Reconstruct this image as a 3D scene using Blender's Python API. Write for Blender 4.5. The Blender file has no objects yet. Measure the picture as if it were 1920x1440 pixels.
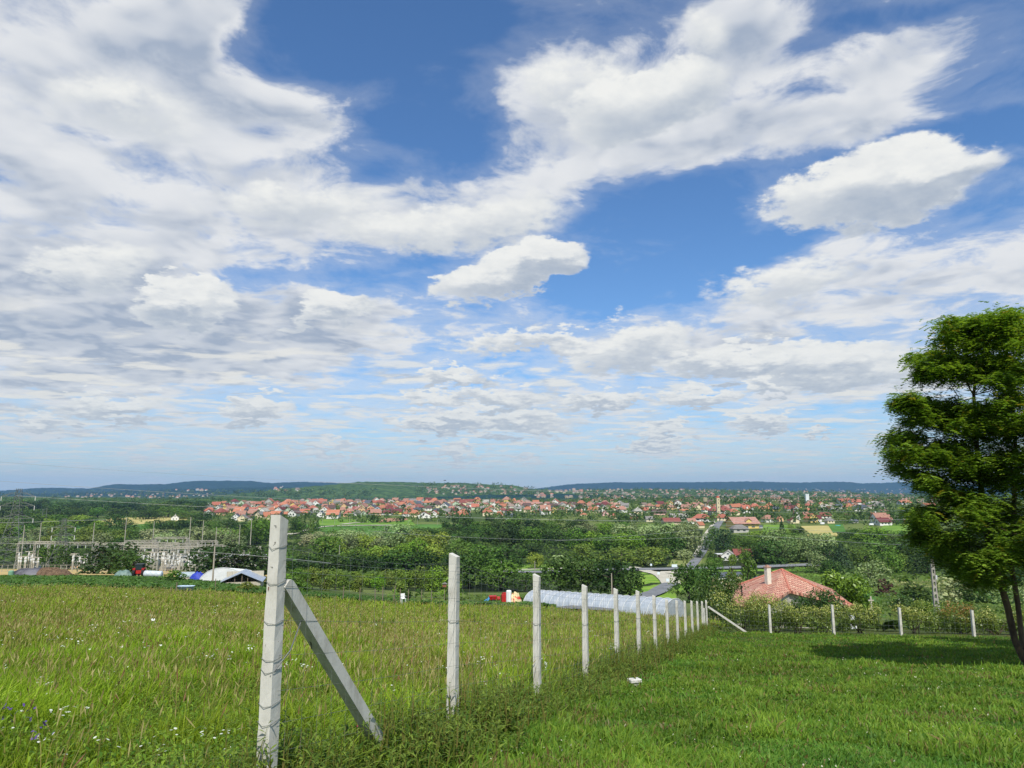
import bpy, math, random
import numpy as np
from mathutils import Vector, Matrix

R = math.radians
F, HOR = 1300.0, 205.0            # focal length in photo pixels, horizon below the middle
TH = math.atan(HOR / F)
sc = bpy.context.scene
col = sc.collection

# ---------------------------------------------------------------- camera
cd = bpy.data.cameras.new('camera')
cd.sensor_width = 36.0
cd.lens = F / 1920 * 36
cd.clip_start, cd.clip_end = 0.05, 40000
cam = bpy.data.objects.new('camera', cd)
cam.rotation_euler = (R(90) + TH, 0, 0)
col.objects.link(cam)
sc.camera = cam

# ---------------------------------------------------------------- light and exposure
SUN_EL, SUN_AZ = 53.0, 177.0       # azimuth clockwise from +Y (the view)
sd = bpy.data.lights.new('sun', 'SUN')
sd.energy, sd.angle, sd.color = 5.0, R(0.53), (1.0, 0.955, 0.88)
sun = bpy.data.objects.new('sun', sd)
S = Vector((math.sin(R(SUN_AZ)) * math.cos(R(SUN_EL)), math.cos(R(SUN_AZ)) * math.cos(R(SUN_EL)), math.sin(R(SUN_EL))))
sun.rotation_euler = S.to_track_quat('Z', 'Y').to_euler()
col.objects.link(sun)
vs = sc.view_settings
vs.view_transform, vs.look, vs.exposure, vs.gamma, vs.use_curve_mapping = 'Standard', 'None', 0.0, 1.0, False
sc.cycles.use_denoising = True
sc.cycles.max_bounces = 6
sc.cycles.diffuse_bounces = 3
sc.cycles.transmission_bounces = 4
sc.cycles.volume_bounces = 0
sc.cycles.sample_clamp_indirect = 4.0


def uv_of(px, py):
    """a pixel of the photo -> (X/Y, Z/Y) of its direction"""
    a, b = (px - 960) / F, (720 - py) / F
    y = math.cos(TH) - b * math.sin(TH)
    return a / y, (math.sin(TH) + b * math.cos(TH)) / y


class NB:
    """small helper to write node trees"""
    def __init__(s, t):
        s.t, s.n, s.l = t, t.nodes, t.links

    def _in(s, sock, v):
        if v is None:
            return
        if isinstance(v, bpy.types.NodeSocket):
            s.l.new(v, sock)
        else:
            sock.default_value = v

    def node(s, kind, ins=None, **kw):
        n = s.n.new(kind)
        for k, v in kw.items():
            setattr(n, k, v)
        for k, v in (ins or {}).items():
            s._in(n.inputs[k], v)
        return n

    def m(s, op, a, b=None, c=None, clamp=False):
        n = s.n.new('ShaderNodeMath')
        n.operation, n.use_clamp = op, clamp
        for i, v in enumerate((a, b, c)):
            if v is not None:
                s._in(n.inputs[i], v)
        return n.outputs[0]

    def v(s, op, a, b=None, out=0):
        n = s.n.new('ShaderNodeVectorMath')
        n.operation = op
        s._in(n.inputs[0], a)
        if b is not None:
            s._in(n.inputs[1], b)
        return n.outputs[out]

    def xyz(s, x, y, z):
        return s.node('ShaderNodeCombineXYZ', {0: x, 1: y, 2: z}).outputs[0]

    def sep(s, v):
        return s.node('ShaderNodeSeparateXYZ', {0: v}).outputs

    def smooth(s, x, lo, hi):
        n = s.node('ShaderNodeMapRange', {'Value': x, 'From Min': lo, 'From Max': hi}, interpolation_type='SMOOTHSTEP')
        return n.outputs[0]

    def mix(s, f, a, b, mode='MIX'):
        n = s.node('ShaderNodeMix', {0: f, 6: a, 7: b}, data_type='RGBA', blend_type=mode)
        return n.outputs[2]

    def noise(s, vec, scale, detail=4, rough=0.5, dist=0.0, out=0, lac=2.0):
        n = s.node('ShaderNodeTexNoise', {'Vector': vec, 'Scale': scale, 'Detail': detail, 'Roughness': rough, 'Distortion': dist, 'Lacunarity': lac})
        return n.outputs[out]


def rgb(r, g, b):
    """an sRGB 0-255 colour -> linear"""
    f = lambda c: ((c / 255 + 0.055) / 1.055) ** 2.4 if c > 10 else c / 255 / 12.92
    return (f(r), f(g), f(b), 1.0)


# ---------------------------------------------------------------- sky: Nishita air with broken cumulus and stratocumulus
def make_sky():
    w = bpy.data.worlds.new('World')
    sc.world = w
    w.use_nodes = True
    w.node_tree.nodes.clear()
    b = NB(w.node_tree)
    K = 0.1
    sky = b.node('ShaderNodeTexSky', sky_type='NISHITA', sun_disc=False, sun_elevation=R(SUN_EL), sun_rotation=R(SUN_AZ),
                 altitude=200.0, air_density=1.0, dust_density=0.6, ozone_density=3.0)
    d = b.node('ShaderNodeTexCoord').outputs['Generated']
    x, y, z = b.sep(d)
    ay = b.m('MAXIMUM', b.m('ABSOLUTE', y), 0.03)
    u = b.m('DIVIDE', x, ay)
    v = b.m('DIVIDE', b.m('MAXIMUM', z, 0.0), ay)
    uv0 = b.xyz(u, v, 1.0)
    wq = b.m('ADD', b.m('MAXIMUM', z, 0.0), 0.2)
    wp = b.xyz(b.m('DIVIDE', x, wq), b.m('DIVIDE', y, wq), 0.0)
    wn = b.node('ShaderNodeTexNoise', {'Vector': wp, 'Scale': 2.2, 'Detail': 5, 'Roughness': .6}).outputs[1]
    wv = b.v('MULTIPLY', b.v('SUBTRACT', wn, (.5, .5, .5)), (.26, .16, 0.0))
    uv1 = b.v('ADD', uv0, wv)
    # where the big cloud banks (+) and the blue gaps (-) stand: px, py, rx, ry, tilt, amount
    BL = [(90, 200, 560, 420, 0, .46), (60, 600, 760, 200, 0, .50), (470, 250, 260, 120, -30, .14), (320, 130, 300, 170, 0, .22), (620, 205, 140, 55, -20, .24), (330, 30, 190, 90, 0, .16),
          (700, 395, 470, 105, 0, .36), (1000, 320, 260, 130, 25, .30),
          (1220, 170, 330, 170, 25, .36), (1000, 110, 130, 90, 30, .30), (1400, 60, 190, 90, 0, .26), (1490, 230, 330, 62, 8, .46), (1700, 105, 280, 75, 18, .42), (1230, 70, 60, 60, 60, -.12),
          (1660, 350, 300, 75, 12, .44), (950, 505, 170, 62, 18, .46), (1720, 500, 480, 110, 14, .36),
          (1180, 640, 420, 70, 0, .36), (1500, 690, 420, 62, -4, .36), (400, 640, 620, 110, 0, .36), (960, 775, 340, 55, 0, .24), (250, 800, 420, 60, 0, .16),
          (345, 560, 130, 60, 0, .34), (620, 590, 120, 45, 0, .22), (1800, 660, 220, 110, 0, .16), (1430, 795, 90, 28, 0, .26), (1250, 820, 130, 35, 0, .20),
          (740, 70, 330, 150, 0, -.62), (780, 240, 170, 90, 10, -.45), (520, 60, 110, 90, 30, -.24), (480, 175, 60, 30, -30, -.12), (430, 350, 70, 25, -20, -.14),
          (1290, 420, 260, 130, 0, -.52), (1130, 540, 330, 45, 0, -.42), (560, 505, 300, 38, 0, -.30), (1540, 160, 110, 22, 18, -.22), (1860, 235, 150, 50, 5, -.40), (1180, 110, 50, 50, 0, -.10),
          (1740, 10, 260, 32, 8, -.34), (930, 665, 160, 45, 0, -.34), (1500, 430, 340, 35, 14, -.30), (1100, 700, 150, 25, 0, -.16), (1250, 310, 120, 30, 0, .10), (1600, 790, 260, 40, 0, -.12)]
    cov = None
    for (px, py, rx, ry, t, amt) in BL:
        cu, cv = uv_of(px, py)
        e1, _ = uv_of(px + 1, py)
        _, f1 = uv_of(px, py - 1)
        su, sv = (e1 - cu) * rx, (f1 - cv) * ry
        ct, st = math.cos(R(t)), math.sin(R(t))
        A = (ct / su, st / su, -(cu * ct + cv * st) / su)
        B = (-st / sv, ct / sv, -(-cu * st + cv * ct) / sv)
        da = b.v('DOT_PRODUCT', uv1, A, out=1)
        db = b.v('DOT_PRODUCT', uv1, B, out=1)
        r2 = b.m('MULTIPLY_ADD', db, db, b.m('MULTIPLY', da, da))
        g = b.m('SUBTRACT', 1.0, r2, clamp=True)
        cov = b.m('MULTIPLY_ADD', g, amt, cov if cov is not None else 0.0)

    def density(dv, det=9):
        """cloud field seen dv higher up the sky"""
        zz = b.m('ADD', b.m('MAXIMUM', z, 0.0), b.m('MULTIPLY', dv, 1.0)) if dv else b.m('MAXIMUM', z, 0.0)
        q = b.m('ADD', zz, 0.09)
        p = b.xyz(b.m('DIVIDE', x, q), b.m('DIVIDE', b.m('MULTIPLY', y, 1.0), q), b.m('MULTIPLY', zz, 1.6))
        big = b.noise(p, 1.25, 1.5, .5, .25)
        n1 = b.noise(p, 4.6, det, .62, .35)
        s = b.m('MULTIPLY_ADD', n1, 1.55, b.m('MULTIPLY_ADD', big, .65, -1.10))
        return s

    d0 = density(0.0)
    d1 = density(0.034, 2.5)
    e0 = density(0.0, 2.5)
    bias = b.m('ADD', b.m('MULTIPLY_ADD', cov, 1.0, -.11), b.m('MULTIPLY', b.smooth(z, .32, .02), .10))
    t0 = b.m('ADD', d0, bias)
    t1 = b.m('ADD', d1, bias)
    a = b.smooth(t0, -.12, .34)
    # thin veil round the banks
    veil = b.m('MULTIPLY', b.smooth(t0, -.42, .06), b.m('MULTIPLY_ADD', b.smooth(z, .42, .08), .34, .16))
    alpha = b.m('MAXIMUM', a, veil)
    # light from above: dense cloud overhead along the line of sight means we look at a shaded base
    over = b.smooth(t1, .0, .75)
    rise = b.m('SUBTRACT', d1, e0)
    sh = b.m('ADD', b.m('MULTIPLY', over, .60), b.m('MULTIPLY', b.smooth(rise, -.14, .26), .50), clamp=True)
    thick = b.smooth(t0, .02, .60)
    sh = b.m('MULTIPLY', sh, b.m('MULTIPLY_ADD', thick, .75, .25))
    white, grey = (8.0, 8.15, 8.35, 1), (3.7, 4.4, 5.6, 1)
    cc = b.mix(sh, white, grey)
    # single cumulus heaps: px, py, rx, ry, tilt, amount
    CU = [(1655, 345, 215, 62, 12, 1.0), (1790, 318, 110, 36, 20, .8), (955, 512, 135, 42, 16, 1.0), (1015, 480, 80, 34, 0, .9), (350, 560, 95, 42, 0, 1.0), (330, 590, 85, 30, 0, .6),
          (620, 580, 75, 26, 10, .75), (1370, 675, 130, 34, 5, .9), (1560, 690, 170, 44, 0, .8), (1130, 748, 95, 18, 4, .8), (950, 742, 80, 24, 0, .7), (820, 745, 75, 18, 0, .6),
          (845, 703, 70, 18, 0, .75), (800, 792, 75, 17, 0, .7), (930, 792, 160, 22, 0, .7), (210, 765, 110, 24, 0, .75), (480, 765, 65, 24, 0, .75), (80, 790, 55, 15, 0, .6),
          (1430, 793, 62, 18, 0, .85), (1240, 806, 50, 15, 0, .7), (1225, 835, 75, 13, 0, .7), (1310, 745, 80, 20, 0, .7), (1440, 733, 50, 14, 0, .7), (1210, 190, 170, 62, 22, .8),
          (1100, 165, 120, 60, 0, .4), (1525, 818, 24, 8, 0, .6), (860, 845, 60, 13, 0, .45), (610, 838, 100, 12, 0, .4), (870, 872, 70, 9, 0, .35), (640, 868, 80, 8, 0, .35), (985, 855, 50, 10, 0, .35), (1010, 640, 190, 18, 0, .5),
          (1180, 650, 130, 42, 10, .6), (1480, 530, 160, 40, 10, .4), (170, 500, 130, 50, 0, .5), (230, 200, 200, 60, -10, .35), (560, 390, 190, 45, 0, .4), (850, 420, 240, 50, 5, .45), (1330, 60, 60, 50, 0, .3)]
    wv2 = b.v('MULTIPLY', b.v('SUBTRACT', b.node('ShaderNodeTexNoise', {'Vector': wp, 'Scale': 7.0, 'Detail': 6, 'Roughness': .62}).outputs[1], (.5, .5, .5)), (.14, .10, 0.0))
    uv2 = b.v('ADD', uv0, wv2)
    cg, cs = None, None
    for (px, py, rx, ry, t, amt) in CU:
        cu, cv = uv_of(px, py)
        e1, _ = uv_of(px + 1, py)
        _, f1 = uv_of(px, py - 1)
        su, sv = (e1 - cu) * rx * 1.15, (f1 - cv) * ry * 1.25
        ct, st = math.cos(R(t)), math.sin(R(t))
        da = b.v('DOT_PRODUCT', uv2, (ct / su, st / su, -(cu * ct + cv * st) / su), out=1)
        db = b.v('DOT_PRODUCT', uv2, (-st / sv, ct / sv, -(-cu * st + cv * ct) / sv), out=1)
        r2 = b.m('MULTIPLY_ADD', db, db, b.m('MULTIPLY', da, da))
        g = b.m('MULTIPLY', b.m('SUBTRACT', 1.0, r2, clamp=True), amt)
        cg = g if cg is None else b.m('MAXIMUM', cg, g)
        gs = b.m('MULTIPLY', g, db)
        cs = gs if cs is None else b.m('ADD', cs, gs)
    cpn = b.noise(b.v('MULTIPLY', wp, (1, 1, 1)), 14.0, 6, .6)
    ca = b.m('MULTIPLY', b.smooth(cg, .0, .30), b.smooth(b.m('MULTIPLY_ADD', cpn, 1.4, cg), .60, 1.08))
    cl = b.m('ADD', b.m('MULTIPLY', b.smooth(cs, -.38, .22), .85), b.m('MULTIPLY_ADD', cpn, .9, -.36), clamp=True)
    ccol = b.mix(cl, (4.3, 4.95, 5.9, 1), (8.9, 8.95, 8.7, 1))
    # rows of small fair weather cumulus low in the sky
    def small(dv):
        zz = b.m('ADD', b.m('MAXIMUM', z, 0.0), dv) if dv else b.m('MAXIMUM', z, 0.0)
        q = b.m('ADD', zz, 0.045)
        p = b.xyz(b.m('DIVIDE', x, q), b.m('MULTIPLY', b.m('DIVIDE', y, q), 1.5), 0.0)
        return b.noise(p, 1.9, 6, .58, .2)
    s0, s1 = small(0.0), small(0.016)
    mk = b.m('MULTIPLY', b.smooth(z, .006, .035), b.smooth(z, .27, .16))
    sa = b.m('MULTIPLY', b.m('MULTIPLY', b.smooth(s0, .50, .62), mk), .85)
    sl = b.smooth(b.m('SUBTRACT', s1, s0), .09, -.10)
    scol = b.mix(sl, (4.7, 5.3, 6.1, 1), (8.7, 8.55, 8.0, 1))
    # the sky itself, and the pale air near the horizon
    sk = b.mix(1.0, sky.outputs[0], (.86, 1.22, 1.52, 1), 'MULTIPLY')
    full = b.mix(alpha, sk, cc)
    full = b.mix(sa, full, scol)
    full = b.mix(ca, full, ccol)
    hz = b.m('POWER', b.m('SUBTRACT', 1.0, b.m('MAXIMUM', z, 0.0), clamp=True), 11.0)
    full = b.mix(b.m('MULTIPLY', hz, .66), full, (5.3, 6.2, 6.4, 1))
    bg = b.node('ShaderNodeBackground', {'Color': full, 'Strength': K})
    o = b.node('ShaderNodeOutputWorld', {'Surface': bg.outputs[0]})
    w.cycles.sampling_method = 'MANUAL'
    w.cycles.sample_map_resolution = 512


make_sky()

# ---------------------------------------------------------------- helpers: meshes, tags, materials
def mesh_np(name, V, Fc, mats=(), smooth=False, colors=None, attr='Col', midx=None):
    """V (n,3); Fc list of (k,4)/(k,3) int arrays"""
    me = bpy.data.meshes.new(name)
    V = np.asarray(V, np.float32)
    Fc = [np.asarray(f, np.int32) for f in (Fc if isinstance(Fc, list) else [Fc]) if len(f)]
    me.vertices.add(len(V))
    me.vertices.foreach_set('co', V.ravel())
    loops = np.concatenate([f.ravel() for f in Fc])
    sizes = np.concatenate([np.full(len(f), f.shape[1], np.int32) for f in Fc])
    me.loops.add(len(loops))
    me.loops.foreach_set('vertex_index', loops)
    me.polygons.add(len(sizes))
    me.polygons.foreach_set('loop_start', np.concatenate([[0], np.cumsum(sizes)[:-1]]).astype(np.int32))
    me.polygons.foreach_set('loop_total', sizes)
    if smooth:
        me.polygons.foreach_set('use_smooth', np.ones(len(sizes), bool))
    if midx is not None:
        me.polygons.foreach_set('material_index', np.asarray(midx, np.int32))
    me.update(calc_edges=True)
    if colors is not None:
        a = me.color_attributes.new(attr, 'FLOAT_COLOR', 'POINT')
        c = np.ones((len(V), 4), np.float32)
        c[:, :3] = colors
        a.data.foreach_set('color', c.ravel())
    for m in (mats if isinstance(mats, (list, tuple)) else [mats]):
        me.materials.append(m)
    return me


class MB:
    """collects simple solids into one mesh"""
    def __init__(s):
        s.v, s.f, s.n = [], [], 0

    def add(s, V, Fs):
        s.v.append(np.asarray(V, float))
        s.f += [tuple(i + s.n for i in f) for f in Fs]
        s.n += len(V)
        return s

    def box(s, c, d, rz=0.0):
        x, y, z = (np.array(d) / 2)
        V = np.array([(a * x, b * y, e * z) for e in (-1, 1) for b in (-1, 1) for a in (-1, 1)])
        cr, sr = math.cos(rz), math.sin(rz)
        V = np.stack([V[:, 0] * cr - V[:, 1] * sr, V[:, 0] * sr + V[:, 1] * cr, V[:, 2]], 1) + np.array(c)
        return s.add(V, [(0, 2, 3, 1), (4, 5, 7, 6), (0, 1, 5, 4), (2, 6, 7, 3), (0, 4, 6, 2), (1, 3, 7, 5)])

    def beam(s, a, b, w, h=None, up=(0, 0, 1)):
        a, b = np.array(a, float), np.array(b, float)
        h = h or w
        d = b - a
        d /= max(np.linalg.norm(d), 1e-9)
        x = np.cross(d, up)
        if np.linalg.norm(x) < 1e-3:
            x = np.cross(d, (0, 1, 0))
        x /= np.linalg.norm(x)
        y = np.cross(x, d)
        q = [-x * w / 2 - y * h / 2, x * w / 2 - y * h / 2, x * w / 2 + y * h / 2, -x * w / 2 + y * h / 2]
        return s.add([a + k for k in q] + [b + k for k in q], [(3, 2, 1, 0), (4, 5, 6, 7), (0, 1, 5, 4), (1, 2, 6, 5), (2, 3, 7, 6), (3, 0, 4, 7)])

    def tube(s, P, r, n=6, cap=True):
        P = [np.array(p, float) for p in P]
        rs = r if hasattr(r, '__len__') else [r] * len(P)
        V, Fs = [], []
        ref = None
        for i, p in enumerate(P):
            d = P[min(i + 1, len(P) - 1)] - P[max(i - 1, 0)]
            d /= max(np.linalg.norm(d), 1e-9)
            if ref is None:
                ref = np.cross(d, (0, 0, 1)) if abs(d[2]) < .9 else np.cross(d, (1, 0, 0))
            x = ref - d * np.dot(ref, d)
            x /= max(np.linalg.norm(x), 1e-9)
            ref = x
            y = np.cross(d, x)
            for k in range(n):
                a = 2 * math.pi * k / n
                V.append(p + rs[i] * (x * math.cos(a) + y * math.sin(a)))
            if i:
                o = (i - 1) * n
                Fs += [(o + k, o + (k + 1) % n, o + n + (k + 1) % n, o + n + k) for k in range(n)]
        if cap:
            o = (len(P) - 1) * n
            Fs += [tuple(range(n))[::-1], tuple(range(o, o + n))]
        return s.add(V, Fs)

    def poly(s, V, Fs):
        return s.add(V, Fs)

    def mesh(s, name, mat, bevel=0.0, smooth=False):
        me = bpy.data.meshes.new(name)
        me.from_pydata([tuple(p) for p in np.concatenate(s.v)], [], s.f)
        me.update()
        if bevel:
            import bmesh
            bm = bmesh.new()
            bm.from_mesh(me)
            bmesh.ops.bevel(bm, geom=bm.edges[:], offset=bevel, segments=1, affect='EDGES')
            bm.to_mesh(me)
            bm.free()
        if smooth:
            me.polygons.foreach_set('use_smooth', np.ones(len(me.polygons), bool))
        for m in (mat if isinstance(mat, (list, tuple)) else [mat]):
            me.materials.append(m)
        return me

    def build(s, name, mat, parent=None, loc=(0, 0, 0), bevel=0.0, smooth=False):
        return ob(name, s.mesh(name, mat, bevel, smooth), parent, loc)


def ob(name, me, parent=None, loc=(0, 0, 0), rz=0.0, sc_=None, color=None):
    o = bpy.data.objects.new(name, me)
    o.location = loc
    if rz:
        o.rotation_euler = (0, 0, rz)
    if sc_ is not None:
        o.scale = sc_
    if color is not None:
        o.color = color
    o.parent = parent
    col.objects.link(o)
    return o


def tag(o, label, cat, group=None):
    o['label'], o['category'] = label, cat
    if group:
        o['group'] = group
    return o


def struct(o, kind='structure'):
    o['kind'] = kind
    return o


def thing(name, label, cat, loc=(0, 0, 0), rz=0.0, group=None, sc_=None):
    return tag(ob(name, None, None, loc, rz, sc_), label, cat, group)


def copy_thing(root, loc, rz=0.0, sc_=None, color=None):
    r = root.copy()
    col.objects.link(r)
    r.location, r.rotation_euler = loc, (0, 0, rz)
    if sc_ is not None:
        r.scale = sc_
    for c in root.children:
        k = c.copy()
        col.objects.link(k)
        k.parent = r
        for g in c.children:
            e = g.copy()
            col.objects.link(e)
            e.parent = k
    return r


MATS = {}


def material(name, c1, c2=None, scale=5.0, rough=.8, bump=0.0, bscale=None, attr=None, objcol=False, objrand=0.0, spec=.3, translucent=0.0, metal=0.0,
             coords='Object', detail=5, lo=.35, hi=.65, spots=None, stretch=None, dist=0.0):
    """procedural material: two colours mixed by noise, times vertex / object colour, optional bump and translucency"""
    if name in MATS:
        return MATS[name]
    m = bpy.data.materials.new(name)
    m.use_nodes = True
    m.node_tree.nodes.clear()
    b = NB(m.node_tree)
    c = None
    vec = b.node('ShaderNodeTexCoord').outputs[coords] if coords != 'World' else b.node('ShaderNodeNewGeometry').outputs['Position']
    if stretch:
        vec = b.v('MULTIPLY', vec, stretch)
    if c2 is not None:
        n = b.noise(vec, scale, detail, .6, dist)
        c = b.mix(b.smooth(n, lo, hi), tuple(c1[:3]) + (1,), tuple(c2[:3]) + (1,))
    if attr:
        a = b.node('ShaderNodeAttribute', attribute_name=attr).outputs['Color']
        c = a if c is None else b.mix(1.0, c, a, 'MULTIPLY')
    info = None
    if objcol or objrand:
        info = b.node('ShaderNodeObjectInfo')
    if objcol:
        c = info.outputs['Color'] if c is None else b.mix(1.0, c, info.outputs['Color'], 'MULTIPLY')
    if c is None:
        c = tuple(c1[:3]) + (1,)
    if spots:
        sc2, thr, colr = spots
        n2 = b.noise(vec, sc2, 3, .6)
        c = b.mix(b.smooth(n2, thr, thr + .06), c, tuple(colr[:3]) + (1,))
    if objrand:
        k = b.m('MULTIPLY_ADD', info.outputs['Random'], objrand * 2, 1 - objrand)
        c = b.v('SCALE', c, None)
        c.node.inputs[3].default_value = 1
        b._in(c.node.inputs[3], k)
    nrm = None
    if bump:
        h = b.noise(vec, bscale or scale * 4, 6, .65)
        nrm = b.node('ShaderNodeBump', {'Height': h, 'Strength': 1.0, 'Distance': bump}).outputs[0]
    ins = {'Base Color': c, 'Roughness': rough, 'Metallic': metal, 'Specular IOR Level': spec}
    if nrm is not None:
        ins['Normal'] = nrm
    p = b.node('ShaderNodeBsdfPrincipled', ins)
    sh = p.outputs[0]
    if translucent:
        cy = b.mix(1.0, c, (1.15, 1.15, .55, 1), 'MULTIPLY')
        t = b.node('ShaderNodeBsdfTranslucent', {'Color': cy})
        sh = b.node('ShaderNodeMixShader', {0: translucent, 1: sh, 2: t.outputs[0]}).outputs[0]
    b.node('ShaderNodeOutputMaterial', {'Surface': sh})
    MATS[name] = m
    return m


# ---------------------------------------------------------------- terrain
rng = np.random.default_rng(7)
PL = [(0, -1.5), (2, -1.6), (4.3, -1.88), (10, -2.65), (20, -3.85), (37, -5.75), (55, -7.7), (72, -9.5), (90, -11.2), (120, -14.0), (150, -17.0), (200, -22.2), (250, -27), (300, -31.2), (400, -36), (600, -38), (900, -37), (1500, -30), (2500, -22), (14000, -22)]
PC = [(0, -1.5), (2, -1.6), (4.3, -1.86), (6.8, -2.27), (9.3, -2.7), (14.3, -3.55), (24.3, -5.2), (36.8, -7.0), (60, -10.0), (78, -12.3), (90, -14.0), (120, -18), (200, -27), (314, -35), (500, -36), (650, -34), (900, -30), (1400, -19.5), (2500, -20), (14000, -22)]
PR = [(0, -1.5), (2, -1.6), (4.3, -1.86), (6.8, -2.27), (9.3, -2.7), (14.3, -3.55), (24.3, -5.2), (36.8, -7.0), (46, -8.6), (75, -14), (120, -20), (200, -28), (314, -35), (450, -33), (550, -31), (700, -29), (1000, -22), (1400, -17), (2500, -17), (14000, -22)]


def _lat(ix, iy, sd_):
    h = (ix * 374761393 + iy * 668265263 + sd_ * 974711) & 0xffffffff
    h = ((h ^ (h >> 13)) * 1274126177) & 0xffffffff
    return ((h ^ (h >> 16)) & 0xffff) / 65535.0


def vnoise(x, y, sd_=0):
    """smooth 2-D value noise in 0..1"""
    x, y = np.asarray(x, float), np.asarray(y, float)
    ix, iy = np.floor(x).astype(np.int64), np.floor(y).astype(np.int64)
    fx, fy = x - ix, y - iy
    fx, fy = fx * fx * (3 - 2 * fx), fy * fy * (3 - 2 * fy)
    return ((_lat(ix, iy, sd_) * (1 - fx) + _lat(ix + 1, iy, sd_) * fx) * (1 - fy) + (_lat(ix, iy + 1, sd_) * (1 - fx) + _lat(ix + 1, iy + 1, sd_) * fx) * fy)


def H(X, Y):
    X, Y = np.asarray(X, float), np.asarray(Y, float)
    u = np.clip(X / np.maximum(Y, 3.0), -.75, .75)
    ya = np.sqrt(np.maximum(Y, 0) ** 2 + 1e-9)
    w = ya
    L = np.interp(w, [p[0] for p in PL], [p[1] for p in PL])
    C = np.interp(w, [p[0] for p in PC], [p[1] for p in PC])
    Rr = np.interp(w, [p[0] for p in PR], [p[1] for p in PR])
    tl, tr = np.clip(-u / .6, 0, 1), np.clip(u / .45, 0, 1)
    tl, tr = tl * tl * (3 - 2 * tl), tr * tr * (3 - 2 * tr)
    h = C + (L - C) * tl + (Rr - C) * tr
    h = np.where(Y < 0, -1.5 + .12 * -Y, h)
    h += (vnoise(X / 1.7, Y / 1.7, 1) - .5) * .09 * np.clip(1 - Y / 60, 0, 1)
    h += (vnoise(X / 7, Y / 7, 2) - .5) * .16 * np.clip(np.abs(Y) / 20, 0, 1)
    return h


_YS = np.geomspace(1.5, 13000, 2600)


def G(px, py, dz=0.0):
    """ground point seen at a pixel of the photo"""
    u, v = uv_of(px, py)
    d = H(u * _YS, _YS) + dz - v * _YS
    i = int(np.argmax(d > 0))
    if not (d > 0).any() or i == 0:
        Y = 4000.0 if i == 0 and not (d > 0).any() else _YS[0]
    else:
        t = -d[i - 1] / (d[i] - d[i - 1])
        Y = _YS[i - 1] + t * (_YS[i] - _YS[i - 1])
    return Vector((u * Y, Y, float(H(u * Y, Y))))


def P(px, py, Y):
    u, v = uv_of(px, py)
    return Vector((u * Y, Y, v * Y))


def on(X, Y, dz=0.0):
    return Vector((X, Y, float(H(X, Y)) + dz))


# the fence line: posts every 2.5 m
FK, FX0 = .35, -2.943
def fence_x(Y):
    return FX0 + FK * Y


def ground_mat():
    m = bpy.data.materials.new('ground_soil_and_turf')
    m.use_nodes = True
    m.node_tree.nodes.clear()
    b = NB(m.node_tree)
    pos = b.node('ShaderNodeNewGeometry').outputs['Position']
    x, y, z = b.sep(pos)
    big = b.noise(pos, .012, 5, .6)
    mid = b.noise(pos, .35, 6, .65)
    fine = b.noise(pos, 9.0, 5, .7)
    far = b.mix(b.smooth(big, .42, .58), rgb(66, 84, 38), rgb(104, 116, 60))
    near = b.mix(b.smooth(fine, .35, .65), rgb(58, 66, 30), rgb(86, 100, 42))
    near = b.mix(b.smooth(mid, .58, .68), near, rgb(96, 84, 56))
    c = b.mix(b.smooth(y, 60, 140), near, far)
    c = b.mix(b.smooth(y, 1400, 2300), c, rgb(48, 72, 44))
    bp = b.node('ShaderNodeBump', {'Height': fine, 'Strength': .6, 'Distance': .03}).outputs[0]
    p = b.node('ShaderNodeBsdfPrincipled', {'Base Color': c, 'Roughness': .95, 'Specular IOR Level': .1, 'Normal': bp})
    b.node('ShaderNodeOutputMaterial', {'Surface': p.outputs[0]})
    return m


def polar_sheet(name, az, r, zf, mat, smooth=True):
    A, Rr = np.meshgrid(az, r)
    X, Y = np.sin(A) * Rr, np.cos(A) * Rr
    Z = zf(X, Y)
    V = np.stack([X, Y, Z], -1).reshape(-1, 3)
    na = len(az)
    i = np.arange((len(r) - 1) * na).reshape(len(r) - 1, na)[:, :-1].ravel()
    return ob(name, mesh_np(name, V, np.stack([i, i + na, i + na + 1, i + 1], 1)[:, ::-1], mat, smooth))


az = np.concatenate([np.radians(np.arange(-180, -48, 4.0)), np.radians(np.arange(-48, 48, .22)), np.radians(np.arange(48, 181, 4.0))])
rr = np.concatenate([[0.02], np.geomspace(.6, 13500, 330)])
struct(polar_sheet('ground', az, rr, H, ground_mat()))


def skyline(name, pts, Y0, depth, mat, amp, base=-30, bump=6.0, seed=0, front=1.0, cols=700):
    """a wooded ridge at distance Y0 whose crest stands where the photo shows the skyline"""
    xs = np.array([p[0] for p in pts], float)
    us = np.array([uv_of(p[0], p[1])[0] for p in pts])
    vv = np.array([uv_of(p[0], p[1])[1] for p in pts])
    U = np.linspace(us[0], us[-1], cols)
    crest = np.interp(U, us, vv) * Y0
    t = np.linspace(-1, 1, 46)
    V = []
    for k in t:
        Y = Y0 + k * depth * (front if k < 0 else 1)
        prof = (1 - k * k) ** 1.1
        X = U * Y0 + 0 * U
        nz = (vnoise(X / (depth * .25), Y / (depth * .25) + 0 * X, seed) - .5) * amp * (1 - abs(k)) * min(1, abs(k) * 4)
        nz2 = (vnoise(X / 30., Y / 30. + 0 * X, seed + 5) - .5) * bump
        edge = np.clip(np.minimum(U - us[0], us[-1] - U) / .03, 0, 1)
        Z = base + (crest - base) * prof + nz + nz2 * prof * edge
        V.append(np.stack([X, np.full_like(X, Y), Z], 1))
    V = np.concatenate(V)
    i = np.arange((len(t) - 1) * cols).reshape(len(t) - 1, cols)[:, :-1].ravel()
    return struct(ob(name, mesh_np(name, V, np.stack([i, i + 1, i + cols + 1, i + cols], 1), mat, True)))


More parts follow.
